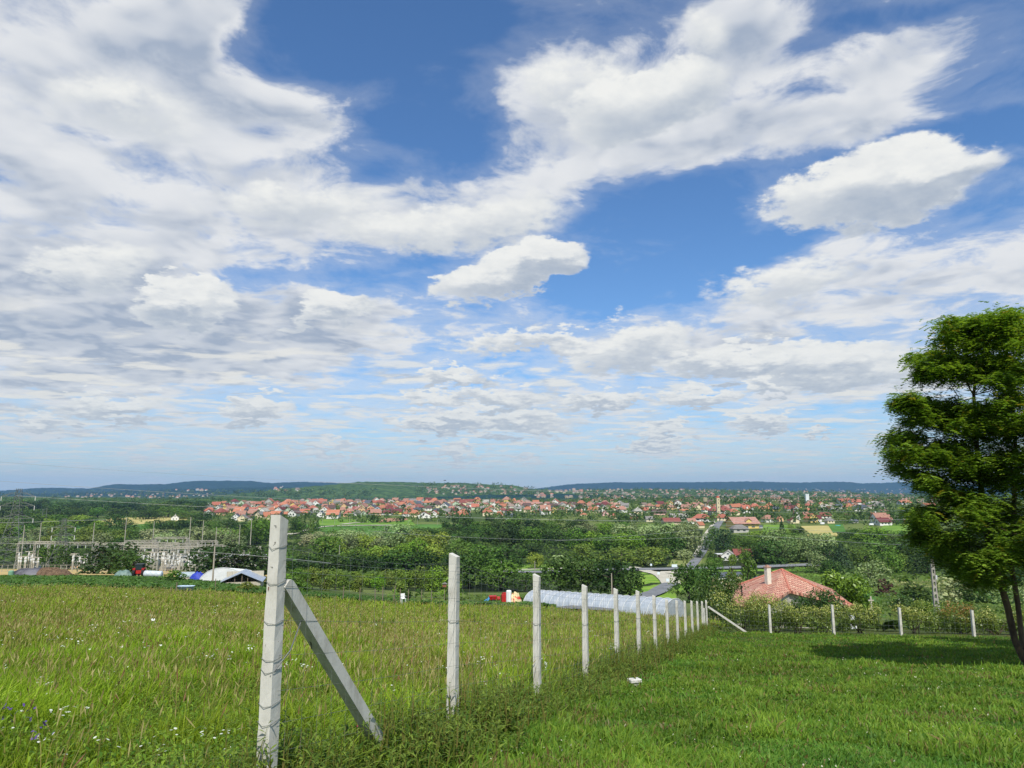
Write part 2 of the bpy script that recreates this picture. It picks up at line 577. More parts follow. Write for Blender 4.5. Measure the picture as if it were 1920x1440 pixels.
M_wood_far = material('far_forest', rgb(30, 54, 56), rgb(42, 70, 62), .02, .95, coords='World', detail=9, spec=.0, bump=6, bscale=.05)
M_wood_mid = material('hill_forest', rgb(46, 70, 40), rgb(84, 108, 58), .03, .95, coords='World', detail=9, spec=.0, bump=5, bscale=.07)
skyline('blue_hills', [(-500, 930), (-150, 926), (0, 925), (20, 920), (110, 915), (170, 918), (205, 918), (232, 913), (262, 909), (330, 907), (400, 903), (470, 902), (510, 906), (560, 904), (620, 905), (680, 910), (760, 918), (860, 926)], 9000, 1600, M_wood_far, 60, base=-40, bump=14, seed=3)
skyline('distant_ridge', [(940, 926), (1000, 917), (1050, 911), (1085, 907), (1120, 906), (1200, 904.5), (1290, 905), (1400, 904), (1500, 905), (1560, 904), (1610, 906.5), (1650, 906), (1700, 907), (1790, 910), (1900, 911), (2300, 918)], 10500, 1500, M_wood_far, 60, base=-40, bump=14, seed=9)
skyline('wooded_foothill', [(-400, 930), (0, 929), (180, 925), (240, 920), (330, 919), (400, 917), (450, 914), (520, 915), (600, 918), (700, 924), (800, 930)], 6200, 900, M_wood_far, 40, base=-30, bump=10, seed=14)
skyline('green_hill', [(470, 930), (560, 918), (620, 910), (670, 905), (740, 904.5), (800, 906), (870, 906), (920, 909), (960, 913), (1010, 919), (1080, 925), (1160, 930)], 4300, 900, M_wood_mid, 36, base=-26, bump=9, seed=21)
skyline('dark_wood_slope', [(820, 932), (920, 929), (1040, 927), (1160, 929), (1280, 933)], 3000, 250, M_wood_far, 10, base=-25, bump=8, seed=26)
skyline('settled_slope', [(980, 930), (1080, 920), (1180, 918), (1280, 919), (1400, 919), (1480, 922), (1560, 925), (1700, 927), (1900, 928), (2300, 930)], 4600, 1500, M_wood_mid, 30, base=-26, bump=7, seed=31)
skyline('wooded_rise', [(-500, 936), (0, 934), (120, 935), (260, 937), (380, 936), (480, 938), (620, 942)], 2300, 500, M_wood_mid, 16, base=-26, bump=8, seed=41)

# ---------------------------------------------------------------- concrete fence
M_conc = material('weathered_concrete', rgb(178, 174, 161), rgb(204, 201, 190), 9, .9, bump=.0022, bscale=80, spec=.2, spots=(60, .70, rgb(122, 116, 104)), stretch=(1, 1, .35), lo=.30, hi=.58, detail=8)
M_wire = material('galvanised_wire', rgb(96, 104, 98), rgb(130, 134, 128), 30, .6, metal=.2)
M_cable = material('twisted_steel_cable', rgb(140, 142, 140), rgb(100, 100, 98), 200, .5, metal=.5)
FD = np.array([FK, 1.0]) / math.hypot(FK, 1)      # along the fence, away from the camera
FN = np.array([FD[1], -FD[0]])                     # to its right
FANG = math.atan2(FD[1], FD[0])


def post_mesh(h, wt, wb, slant_dir, deep=.25):
    """square post with a slanted top; slant_dir 0: top falls along +x, 1: along +y"""
    n = 22
    V, Fs = [], []
    for i in range(n + 1):
        t = i / n
        z = -deep + (h + deep) * t
        w = (wb + (wt - wb) * t) / 2
        for (a, b) in ((-1, -1), (1, -1), (1, 1), (-1, 1)):
            dz = 0
            if i == n:
                dz = -.034 * ((a if slant_dir == 0 else b) + 1) / 2
            j = .0024
            V.append((a * w + rng.uniform(-j, j), b * w + rng.uniform(-j, j), z + dz))
        if i:
            o = (i - 1) * 4
            Fs += [(o + k, o + (k + 1) % 4, o + 4 + (k + 1) % 4, o + 4 + k) for k in range(4)]
    Fs += [(3, 2, 1, 0), (n * 4, n * 4 + 1, n * 4 + 2, n * 4 + 3)]
    m = MB()
    m.add(V, Fs)
    return m


ORD = ['', 'second', 'third', 'fourth', 'fifth', 'sixth', 'seventh', 'eighth', 'ninth', 'tenth', 'eleventh', 'twelfth', 'thirteenth']
POSTS = []
PH = 1.73
for i in range(14):
    Y = 4.33 + 2.5 * i
    X = fence_x(Y)
    _, vt = uv_of(*[(525, 965), (852, 1037), (1007, 1076), (1094, 1096), (1153, 1103), (1193, 1107), (1229, 1116), (1249, 1123), (1269, 1125), (1284, 1126), (1297, 1126), (1308, 1127), (1316, 1127), (1323, 1125)][i])
    zt = vt * Y
    zg = float(H(X, Y))
    h = zt - zg
    wt, wb = (.073, .09) if i == 0 else (.08, .088)
    if i == 0:
        lab = 'tall grey concrete post wrapped in rusty wire ties, braced by the long diagonal strut'
    elif i == 13:
        lab = 'concrete corner post braced by the small strut lying towards the hedge'
    else:
        lab = f'pale slanted top concrete post, {ORD[i]} in the row from the wire wrapped post'
    t = thing('concrete_post', lab, 'fence post', (X, Y, zg), FANG - math.pi / 2, 'concrete posts of the fence running downhill')
    pm = post_mesh(h, wt, wb, 1 if i == 0 else 0).build('post_shaft', M_conc, t, bevel=0)
    POSTS.append((X, Y, zg, h))
    ties = [.185, .40, .63, .84, .90, 1.09, 1.19, 1.34] if i == 0 else ([.62] if i < 7 else [])
    for k, dz in enumerate(ties):
        w = wt / 2 + .0035 + (wb - wt) / 2 * dz / h
        z = h - dz
        j = lambda: rng.uniform(-.012, .012)
        sag = rng.uniform(.005, .022)
        loop = [(-w, w, z + .004), (-w, -w, z + .008 + j() * .3), (-w * .2, -w - .004, z - sag), (w, -w, z - .006 + j() * .2), (w + .001, 0, z + j() * .3), (w, w, z + .008), (0, w + .002, z)]
        MB().tube(loop + [loop[0]], .0017 if i == 0 else .0022, 5).build('wire_tie', M_wire, t)
    if i == 0:
        # cracks and pits cast into the near face
        cr = MB()
        for (x0, z0) in ((.004, h - .07), (.006, h - .17), (-.004, h - .31)):
            w = wt / 2 + .0012
            cr = MB()
            for _ in range(3):
                a = rng.uniform(-.009, .009, 2)
                c = rng.uniform(-.013, .013, 2)
                cr.beam((x0 + a[0], -w - .0006, z0 + a[1]), (x0 + c[0], -w - .0006, z0 + c[1]), .0016, .0012)
            cr.build('crack_mark', material('dark_crack', rgb(70, 66, 60), rough=1), t)
        MB().beam((-.022, -wt / 2 - .003, h - .445), (-.020, -wt / 2 - .003, h - .425), .007, .003).build('rust_stain', material('rust', rgb(120, 60, 36), rgb(70, 40, 30), 80), t)

# the double post beside the corner
cx, cy, cz, ch = POSTS[13]
t = thing('concrete_post', 'shorter white concrete post standing tight against the corner post', 'fence post', (cx - .22, cy - .35, float(H(cx, cy))), FANG - math.pi / 2)
post_mesh(ch - .33, .08, .09, 0).build('post_shaft', M_conc, t)


def strut(label, top, bot, w, loc_group=None):
    top, bot = Vector(top), Vector(bot)
    d = (bot - top).normalized()
    side = d.cross(Vector((0, 0, 1))).normalized()
    up = side.cross(d).normalized()
    if up.z < 0:
        up = -up
    t = thing('fence_strut', label, 'fence strut', bot, group=loc_group)
    m = MB()
    a = top - bot
    e = d * -.35 * 0
    V, Fs = [], []
    # rounded, slanted head then square shaft
    prof = [(0.0, .30), (.012, .72), (.035, .95), (.075, 1.0)]
    L = (top - bot).length
    rings = [(a + d * s, k) for s, k in prof] + [(a + d * (L * f), 1.0) for f in (.25, .5, .75)] + [(Vector((0, 0, 0)) + d * .35, 1.0)]
    for c, k in rings:
        for (p, q) in ((-1, -1), (1, -1), (1, 1), (-1, 1)):
            lift = q * w / 2 * (1 if q < 0 else k)
            V.append(c + side * p * w / 2 + up * lift)
    for i in range(len(rings) - 1):
        o = i * 4
        Fs += [(o + k, o + (k + 1) % 4, o + 4 + (k + 1) % 4, o + 4 + k) for k in range(4)]
    Fs += [(3, 2, 1, 0), tuple(range(len(V) - 4, len(V)))]
    m.add(V, Fs)
    m.build('strut_beam', M_conc, t)
    return t


X1, Y1, z1, h1 = POSTS[0]
tp = Vector((X1, Y1, 0)) + Vector((FD[0], FD[1], 0)) * .055
top1 = Vector((tp.x + .005, tp.y, z1 + h1 - .405))
b1y = 5.78
bot1 = Vector((fence_x(b1y) + .02, b1y, float(H(fence_x(b1y), b1y))))
s1 = strut('long diagonal concrete strut leaning on the wire wrapped post with weeds at its foot', top1, bot1, .082)
c2 = Vector((cx, cy, 0))
cross_dir = Vector((20.9 - cx, 33.0 - cy, 0)).normalized()
top2 = Vector((cx, cy, cz + ch - .32)) + cross_dir * .08
b2 = c2 + cross_dir * 1.95
strut('small diagonal concrete strut leaning from the corner post towards the leafy hedge', top2, (b2.x, b2.y, float(H(b2.x, b2.y))), .08)

# cable from the foot of the tall post to the strut
t = tag(MB().tube([(X1 + .01, Y1 - .05, z1 + h1 - .93), (X1 + .10, Y1 + .02, z1 + h1 - .80), Vector((X1, Y1, z1 + h1 - .62)) + Vector((FD[0], FD[1], 0)) * .30, top1.lerp(bot1, .27) + Vector((-.035, -.035, -.035)), top1.lerp(bot1, .25) + Vector((-.03, -.05, .02)), top1.lerp(bot1, .22) + Vector((.02, -.052, .055))], .004, 6).build('brace_cable', M_cable),
        'twisted steel cable tied between the tall concrete post and its strut', 'cable')

# woven wire: one mesh per fence
wm = MB()
levels = [.10, .17, .24, .42, .62, .82, 1.02, 1.2, 1.36]
for i in range(13):
    a, b_ = POSTS[i], POSTS[i + 1]
    off = FN * .05
    for k, dz in enumerate(levels if i < 5 else levels[::2]):
        da = dz + (.10 if (i == 0 and k < 3) else 0)
        A = np.array([a[0] + off[0], a[1] + off[1], a[2] + a[3] - da])
        B = np.array([b_[0] + off[0], b_[1] + off[1], b_[2] + b_[3] - dz])
        pts = []
        for s in np.linspace(0, 1, 6):
            p = A + (B - A) * s
            p[2] -= .05 * (1 - abs(2 * s - 1)) * (1 if k == 0 else .3)
            pts.append(p)
        wm.tube(pts, .0010 + .00008 * i, 4, cap=False)
    nv = 16 if i < 8 else 8
    for s in (np.arange(nv) + .5) / nv:
        A = np.array([a[0] + off[0], a[1] + off[1], a[2] + a[3] - .10])
        B = np.array([b_[0] + off[0], b_[1] + off[1], b_[2] + b_[3] - .10])
        p = A + (B - A) * s
        p[2] -= .05 * (1 - abs(2 * s - 1)) + (.08 * (1 - s) if i == 0 else 0)
        q = p.copy()
        q[2] -= 1.22
        mid = (p + q) / 2 + np.array([rng.uniform(-.02, .02), rng.uniform(-.02, .02), 0])
        wm.tube([p + np.array([.012, 0, -.004]), p, p + (mid - p) * .4, mid, q], .0008 + .00008 * i, 4, cap=False)
tag(wm.build('woven_wire_fence', M_wire), 'thin woven wire netting stretched between the concrete posts running downhill', 'wire fence')

# cross fence on the far side of the lawn
CF = []
for n, (px, pt, pbx, pb, Y) in enumerate([(1441, 1133, 1445, 1190, 36.0), (1560, 1133, 1564, 1193, 35.1), (1686, 1138, 1691, 1202, 34.1), (1821, 1143, 1828, 1206, 33.1), (1968, 1150, 1975, 1212, 32.0), (2125, 1158, 2130, 1218, 30.9)]):
    u, v = uv_of(pbx, pb)
    X = u * Y
    zt = uv_of(px, pt)[1] * Y
    zg = float(H(X, Y))
    lab = ['thin concrete post in front of the pink tiled roof', 'leaning thin concrete post under the end of the pink roof', 'slim concrete post before the stone cross and round shrub',
           'slim concrete post beside the leaning dark tree trunk', 'slim concrete post hidden behind the dark tree trunks', 'slim concrete post behind the dark tree'][n]
    t = thing('cross_fence_post', lab, 'fence post', (X, Y, zg), rng.uniform(-.1, .1), 'thin posts of the fence along the hedge')
    post_mesh(zt - zg, .10, .11, 0).build('post_shaft', M_conc, t)
    CF.append((X, Y, zg, zt - zg))
wm = MB()
prev = (cx, cy, cz, ch)
for c in CF:
    for dz in (.35, .6, .85, 1.05, 1.25):
        A = np.array([prev[0], prev[1] - .06, prev[2] + prev[3] - dz])
        B = np.array([c[0], c[1] - .06, c[2] + c[3] - dz])
        wm.tube([A, (A + B) / 2 - np.array([0, 0, .03]), B], .0020, 4, cap=False)
    for s in np.linspace(.04, .96, 14):
        A = np.array([prev[0], prev[1] - .06, prev[2] + prev[3] - .35])
        B = np.array([c[0], c[1] - .06, c[2] + c[3] - .35])
        p = A + (B - A) * s
        wm.beam(p, p - np.array([0, 0, .95]), .004)
    prev = c
tag(wm.build('cross_wire_fence', M_wire), 'sagging wire netting strung along the leafy hedge behind the lawn', 'wire fence')

# ---------------------------------------------------------------- grass and meadow (nobody could count it)
M_grass = material('grass_blades', (1, 1, 1), attr='Col', rough=.55, spec=.25, translucent=.42)


def fence_dist(X, Y):
    return (X - (FX0 + FK * Y)) / math.hypot(1, FK)


def cross_d(X, Y):
    return Y - (36.7 - (X - 9.9) * .345)


def meadow_edge(U):
    return np.interp(U, [-.95, -.71, -.45, -.2, 0, .1, .2, .28], [68, 69, 70, 74, 78, 76, 70, 60])


def blades(name, X, Y, h, w, lean, colr, tipc, bend=.5, seed=0, droop=0.0):
    r = np.random.default_rng(seed)
    n = len(X)
    Z = H(X, Y) - .01
    an = r.uniform(0, 2 * np.pi, n)
    ld = r.normal(.5, 1.7, n)                      # the wind leans it all a little one way
    dx, dy = np.cos(ld) * lean * h, np.sin(ld) * lean * h
    wx, wy = np.cos(an) * w / 2, np.sin(an) * w / 2
    V = np.empty((n, 5, 3), np.float32)
    V[:, 0] = np.stack([X - wx * .8, Y - wy * .8, Z], 1)
    V[:, 1] = np.stack([X + wx * .8, Y + wy * .8, Z], 1)
    mx, my, mz = X + dx * .35, Y + dy * .35, Z + h * .58
    V[:, 2] = np.stack([mx - wx, my - wy, mz], 1)
    V[:, 3] = np.stack([mx + wx, my + wy, mz], 1)
    V[:, 4] = np.stack([X + dx, Y + dy, Z + h * (1 - .35 * np.minimum(lean, 1.2) - droop)], 1)
    i = np.arange(n) * 5
    Q = np.stack([i, i + 1, i + 3, i + 2], 1)
    T = np.stack([i + 2, i + 3, i + 4], 1)
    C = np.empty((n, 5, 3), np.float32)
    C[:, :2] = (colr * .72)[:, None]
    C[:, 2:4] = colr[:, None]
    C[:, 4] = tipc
    return V.reshape(-1, 3), [Q, T], C.reshape(-1, 3)


def join(parts):
    V, Q, T, C, n = [], [], [], [], 0
    for v, (q, t), c in parts:
        V.append(v)
        Q.append(q + n)
        T.append(t + n)
        C.append(c)
        n += len(v)
    return np.concatenate(V), [np.concatenate(Q), np.concatenate(T)], np.concatenate(C)


def scatter(n, y0, y1, seed, umin=-.98, umax=.98):
    r = np.random.default_rng(seed)
    Y = np.exp(r.uniform(math.log(y0), math.log(y1), n))
    U = r.uniform(umin, umax, n)
    return U * Y, Y, U, r


def mixc(a, b, t):
    a, b = np.array(a[:3]), np.array(b[:3])
    return a + (b - a) * np.asarray(t)[:, None]


GS = 1.0       # grass amount
# lawn
X, Y, U, r = scatter(int(700000 * GS), 3.0, 42, 11, -.5, .98)
fd = fence_dist(X, Y)
k = (fd > -.1 + .25 * r.random(len(X))) & (cross_d(X, Y) < .6)
X, Y, U, fd = X[k], Y[k], U[k], fd[k]
pn = vnoise(X / .5, Y / .5, 4)
pb = vnoise(X / 3.1, Y / 3.1, 5)
h = (.055 + .065 * r.random(len(X))) * (.6 + .8 * pn)
h *= np.where(r.random(len(X)) < .03, 1.9, 1.0) * (.6 + .8 * vnoise(X / .35, Y / .35, 89))
h *= 1 + 1.2 * np.exp(-np.abs(fd) / .35) + .35 * np.exp(-np.abs(cross_d(X, Y)) / 1.0)
w = .003 + .0010 * Y + .003 * r.random(len(X))
broad = r.random(len(X)) < .22
w = np.where(broad & (Y < 14), w * 2.6, w)
h = np.where(broad, h * .7, h)
lean = r.uniform(.1, .9, len(X))
c = mixc(rgb(72, 107, 30), rgb(140, 163, 55), np.clip(.5 * pn + .5 * r.random(len(X)) - .1, 0, 1))
c = c * (1 - .14 * np.clip((pb - .5) * 3, -1, 1))[:, None] * (.82 + .36 * vnoise(X / .9, Y / .9, 94))[:, None]
clov = vnoise(X / 1.3, Y / 1.3, 95) > .66
c[clov] *= np.array([.78, .92, 1.1])
h[clov] *= .62
brown = (r.random(len(X)) < .06 + .10 * (vnoise(X / .8, Y / .8, 6) > .80) * 2.2)
c[brown] = mixc(rgb(150, 132, 84), rgb(120, 96, 60), r.random(brown.sum()))
for (qx, qy, qr) in ((1462, 1308, .28), (1388, 1366, .22), (1345, 1270, .2), (1760, 1345, .2), (1120, 1395, .16), (1000, 1425, .14), (1640, 1390, .14), (1550, 1290, .25), (1240, 1405, .10), (1820, 1400, .12), (1440, 1240, .5), (1700, 1300, .3)):
    g_ = G(qx, qy)
    dd = np.hypot((X - g_.x), (Y - g_.y) * .7) / qr + (vnoise(X / .08, Y / .08, 97) - .5)
    m_ = (dd < 1) & (r.random(len(X)) < .62)
    c[m_] = mixc(rgb(124, 106, 70), rgb(86, 70, 46), r.random(m_.sum()))
    h[m_] *= .45
bl = r.random(len(X)) < .25
c[bl] = c[bl] * np.array([.75, .95, 1.05])
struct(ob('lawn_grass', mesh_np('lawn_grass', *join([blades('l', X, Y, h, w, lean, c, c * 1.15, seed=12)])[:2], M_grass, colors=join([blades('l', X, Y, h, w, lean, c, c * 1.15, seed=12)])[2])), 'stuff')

# meadow: leaves
X, Y, U, r = scatter(int(780000 * GS), 2.4, 80, 21, -.98, .34)
fd = fence_dist(X, Y)
k = (fd < .12 * r.normal(0, 1, len(X)) - .02) & (Y < meadow_edge(U) + r.normal(0, .5, len(X)))
X, Y, U, fd = X[k], Y[k], U[k], fd[k]
pn = vnoise(X / .6, Y / .6, 14)
pb = vnoise(X / 4, Y / 4, 15)
far = np.clip((Y - 7) / 16, 0, 1)
nearc = np.clip(1 - Y / 7, 0, 1)
h = (.16 + .36 * r.random(len(X)) ** 1.3) * (.55 + .9 * vnoise(X / 1.4, Y / 1.4, 91)) * (.75 + .5 * pn) * (1 - .35 * nearc) * (1 - .25 * np.exp(-np.abs(fd) / .5))
w = .003 + .0010 * Y + .003 * r.random(len(X))
broad = (r.random(len(X)) < .30 * (1 - .6 * far))
w = np.where(broad & (Y < 16), w * 2.7 + .005, w)
h = np.where(broad, h * .62, h)
lean = r.uniform(.1, .8, len(X))
c = mixc(rgb(76, 118, 22), rgb(160, 184, 48), np.clip(.45 * pn + .6 * r.random(len(X)) - .05, 0, 1))
dry = r.random(len(X)) < (.015 + .13 * far * (.4 + pb))
c = c * (1 + .55 * (vnoise(X / 1.1, Y / 1.1, 92) - .5))[:, None] * np.array([1, 1, 1]) + (np.array([.03, 0, 0]) * (vnoise(X / 2.6, Y / 2.6, 93) - .35)[:, None]).clip(0)
c[dry] = mixc(rgb(168, 156, 92), rgb(138, 118, 66), r.random(dry.sum()))
tip = c * 1.12
ty = far[:, None] * .22
tip = tip * (1 - ty) + np.array(rgb(170, 160, 96)[:3]) * ty
pm = [blades('m', X, Y, h, w, lean, c, tip, seed=22)]
# flowering stalks with pale panicles
X, Y, U, r = scatter(int(64000 * GS), 3.4, 80, 31, -.98, .34)
fd = fence_dist(X, Y)
dens = vnoise(X / 2.2, Y / 2.2, 17)
k = (fd < -.06) & (Y < meadow_edge(U)) & (r.random(len(X)) < np.clip((Y - 4) / 16, .035, 1) * (.15 + .95 * dens))
X, Y, fd = X[k], Y[k], fd[k]
h = (.42 + .34 * r.random(len(X)))
lean = r.uniform(.05, .45, len(X))
c = mixc(rgb(120, 138, 60), rgb(166, 152, 88), r.random(len(X)))
st = blades('s', X, Y, h, .0018 + .0006 * Y, lean, c, c, seed=32)
pm.append(st)
tips = st[0].reshape(-1, 5, 3)[:, 4]
mids = st[0].reshape(-1, 5, 3)[:, 3]
n = len(tips)
hc = mixc(rgb(190, 180, 124), rgb(158, 146, 92), r.random(n))
red = r.random(n) < .10
hc[red] = mixc(rgb(160, 116, 84), rgb(134, 100, 72), r.random(red.sum()))
for q in range(2):
    d = (tips - mids)
    d /= np.linalg.norm(d, axis=1)[:, None]
    L = r.uniform(.03, .09, n)[:, None]
    an = r.uniform(0, 2 * np.pi, n)
    wv = np.stack([np.cos(an), np.sin(an), np.zeros(n)], 1) * (.0022 + .00042 * tips[:, 1] + .0022 * r.random(n))[:, None]
    V = np.empty((n, 5, 3), np.float32)
    V[:, 0], V[:, 1] = tips - d * L - wv * .3, tips - d * L + wv * .3
    V[:, 2], V[:, 3] = tips - d * L * .4 - wv, tips - d * L * .4 + wv
    V[:, 4] = tips + d * .02
    i = np.arange(n) * 5
    pm.append((V.reshape(-1, 3), [np.stack([i, i + 1, i + 3, i + 2], 1), np.stack([i + 2, i + 3, i + 4], 1)], np.repeat(hc, 5, 0)))
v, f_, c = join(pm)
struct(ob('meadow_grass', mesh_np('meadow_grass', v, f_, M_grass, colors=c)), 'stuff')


# leafy weeds: stems with lance-shaped leaves, thick along the fence and in the near meadow
def weeds(name, X, Y, hh, leafL, seed, c1, c2, per=14, lw=.22):
    r = np.random.default_rng(seed)
    V, C, Q, T, n0 = [], [], [], [], 0
    n = len(X)
    Z = H(X, Y)
    parts = []
    th0 = r.uniform(0, 6.28, n)
    lx, ly = r.normal(0, .12, n), r.normal(0, .12, n)
    stc = mixc(rgb(96, 118, 44), rgb(122, 112, 62), r.random(n))
    for k in range(per):
        f = (k + .6) / per
        a = th0 + k * 2.4
        el = r.uniform(.15, .75, n)
        L = leafL * (1.05 - .5 * f) * r.uniform(.7, 1.2, n)
        bx, by, bz = X + lx * f * hh, Y + ly * f * hh, Z + hh * f
        dx, dy, dz = np.cos(a) * np.cos(el) * L, np.sin(a) * np.cos(el) * L, np.sin(el) * L
        px, py = -np.sin(a) * L * lw, np.cos(a) * L * lw
        W = np.empty((n, 5, 3), np.float32)
        W[:, 0] = np.stack([bx, by, bz], 1)
        W[:, 1] = np.stack([bx + px * .25, by + py * .25, bz], 1)
        W[:, 2] = np.stack([bx + dx * .5 - px * .5, by + dy * .5 - py * .5, bz + dz * .62], 1)
        W[:, 3] = np.stack([bx + dx * .5 + px * .5, by + dy * .5 + py * .5, bz + dz * .62], 1)
        W[:, 4] = np.stack([bx + dx, by + dy, bz + dz * .75], 1)
        i = np.arange(n) * 5
        cc = mixc(c1, c2, r.random(n))
        parts.append((W.reshape(-1, 3), [np.stack([i, i + 1, i + 3, i + 2], 1), np.stack([i + 2, i + 3, i + 4], 1)], np.repeat(cc, 5, 0)))
    W = np.empty((n, 5, 3), np.float32)
    s = .003 + .0006 * Y
    W[:, 0], W[:, 1] = np.stack([X - s, Y, Z], 1), np.stack([X + s, Y, Z], 1)
    mx, my = X + lx * hh * .5, Y + ly * hh * .5
    W[:, 2], W[:, 3] = np.stack([mx - s, my, Z + hh * .5], 1), np.stack([mx + s, my, Z + hh * .5], 1)
    W[:, 4] = np.stack([X + lx * hh, Y + ly * hh, Z + hh], 1)
    i = np.arange(n) * 5
    parts.append((W.reshape(-1, 3), [np.stack([i, i + 1, i + 3, i + 2], 1), np.stack([i + 2, i + 3, i + 4], 1)], np.repeat(stc, 5, 0)))
    return parts


r = np.random.default_rng(51)
wp_ = []
NW = 3400
Yf = np.exp(r.uniform(math.log(3.2), math.log(38), NW))
off = r.normal(.05, .20, NW) + .14 * (r.random(NW) < .3) * (vnoise(Yf / .8, Yf * 0, 98) > .4)
off[(Yf > 5.2) & (Yf < 7.4)] += .12
Xf = FX0 + FK * Yf + off
hh = r.uniform(.20, .60, NW) * (.6 + .6 * vnoise(Yf / .5, Yf * 0, 99)) * np.where(off > .2, .7, 1)
wp_ += weeds('w', Xf, Yf, hh, .10 + .002 * Yf, 52, rgb(62, 94, 30), rgb(138, 158, 64), 12)
X, Y, U, r = scatter(17000, 2.6, 16, 61, -.98, .1)
k = (fence_dist(X, Y) < -.1) & (r.random(len(X)) < np.clip(1.35 - Y / 13, .1, 1) * np.clip(vnoise(X / .9, Y / .9, 96) * 2.2 - .4, .1, 1))
wp_ += weeds('w', X[k], Y[k], r.uniform(.18, .46, k.sum()), .10, 62, rgb(72, 112, 28), rgb(146, 174, 56), 12, .27)
v, f_, c = join(wp_)
struct(ob('fence_weeds_undergrowth', mesh_np('fence_weeds', v, f_, M_grass, colors=c)), 'stuff')

# wild flowers: white umbels, purple sage, pink vetch
def flowers():
    r = np.random.default_rng(71)
    V, Q, C = [], [], []
    n0 = 0

    def disc(p, rad, colr, tilt=.3, k=6):
        nonlocal n0
        t = r.normal(0, tilt, 2)
        V.append(p)
        C.append(colr)
        for j in range(k):
            a = j * 2 * math.pi / k
            q = rad * r.uniform(.75, 1.1)
            V.append((p[0] + math.cos(a) * q, p[1] + math.sin(a) * q, p[2] + q * (t[0] * math.cos(a) + t[1] * math.sin(a)) - .15 * q))
            C.append(colr)
        for j in range(k):
            Q.append((n0, n0 + 1 + j, n0 + 1 + (j + 1) % k))
        n0 += k + 1
    white = rgb(228, 230, 214)[:3]
    X, Y, U, rr_ = scatter(1000, 4.5, 45, 72, -.98, .2)
    k = (fence_dist(X, Y) < -.25) & (vnoise(X / 1.5, Y / 1.5, 73) > .52)
    for x, y in zip(X[k], Y[k]):
        z = float(H(x, y)) + r.uniform(.34, .58) * (1 if y > 6 else .85)
        for _ in range(r.integers(1, 5)):
            disc((x + r.normal(0, .03), y + r.normal(0, .03), z + r.normal(0, .012)), r.uniform(.006, .011) + .0005 * y, white)
    # tiny clover heads in the mown grass
    X, Y, U, rr_ = scatter(1500, 4.6, 20, 75, -.35, .9)
    k = (fence_dist(X, Y) > .5) & (cross_d(X, Y) < -1) & (vnoise(X / .9, Y / .9, 76) > .55)
    for x, y in zip(X[k], Y[k]):
        disc((x, y, float(H(x, y)) + r.uniform(.05, .11)), .004 + .0005 * y, rgb(200, 196, 168)[:3], .6, 5)
    for (px, py, n) in ((92, 1282, 12), (80, 1270, 8), (118, 1330, 8), (155, 1322, 6), (30, 1300, 7), (200, 1262, 5), (92, 1282, 7), (105, 1297, 4), (215, 1280, 3), (130, 1332, 4), (100, 1342, 3), (42, 1330, 4), (262, 1262, 3), (5, 1250, 5), (740, 1290, 4), (575, 1205, 4)):
        g = G(px, py, .42)
        for _ in range(n):
            disc((g.x + r.normal(0, .05), g.y + r.normal(0, .05), g.z + (.42 + r.normal(0, .02))), r.uniform(.009, .015), white)
    for (px, py, n) in ((8, 1340, 9), (52, 1335, 8), (80, 1358, 8), (20, 1340, 6), (72, 1372, 4)):
        g = G(px, py, .42)
        for _ in range(n):
            disc((g.x + r.normal(0, .03), g.y + r.normal(0, .03), g.z + .40 + r.uniform(-.05, .09)), .010, rgb(104, 78, 150)[:3], .8)
    for (px, py, n, cc) in ((284, 1364, 7, rgb(214, 60, 140)), (654, 1373, 7, rgb(160, 50, 80)), (672, 1363, 5, rgb(200, 40, 100)), (23, 1262, 3, rgb(190, 120, 150)), (316, 1270, 3, rgb(170, 100, 120))):
        g = G(px, py, .3)
        for _ in range(n):
            disc((g.x + r.normal(0, .008), g.y + r.normal(0, .008), g.z + .30 + r.normal(0, .012)), .011, cc[:3], .8)
    me = mesh_np('wild_flowers', V, np.array(Q), material('petals', (1, 1, 1), attr='Col', rough=.6, translucent=.3), colors=np.array(C))
    struct(ob('wild_flowers', me), 'stuff')


flowers()

# pale block and rubble in the grass beside the fence
M_block = material('chalky_block', rgb(206, 204, 196), rgb(180, 174, 160), 12, .9, bump=.004, bscale=40)
g = G(1190, 1290)
t = thing('concrete_block', 'small broken white concrete block lying in the grass beside the fence', 'concrete block', (g.x, g.y, g.z + .02), .35)
MB().box((0, 0, .10), (.20, .15, .055)).build('upper_slab', M_block, t, bevel=.008)
MB().box((.025, .01, .035), (.13, .13, .07)).build('lower_slab', M_block, t, bevel=.008)
for (px, py, s) in ((1120, 1282, .10), (1160, 1284, .09)):
    g = G(px, py)
    tag(MB().box((0, 0, .03), (s * 1.6, s, .07)).build('rubble_stone', M_block, None, (g.x, g.y, g.z), bevel=.015), 'flat grey stone half sunk in weeds at the fence foot' if px == 1120 else 'small grey stone beside the broken white block', 'stone')

# ---------------------------------------------------------------- trees
M_leaf = material('tree_foliage', rgb(205, 205, 205), rgb(255, 255, 255), 9, .6, objcol=True, attr='Col', spec=.2, translucent=.22)
M_bark = material('bark', rgb(74, 62, 50), rgb(108, 94, 78), 10, .95, bump=.01, stretch=(1, 1, .2))
M_bark_grey = material('far_bark', rgb(78, 72, 64), rough=.95)


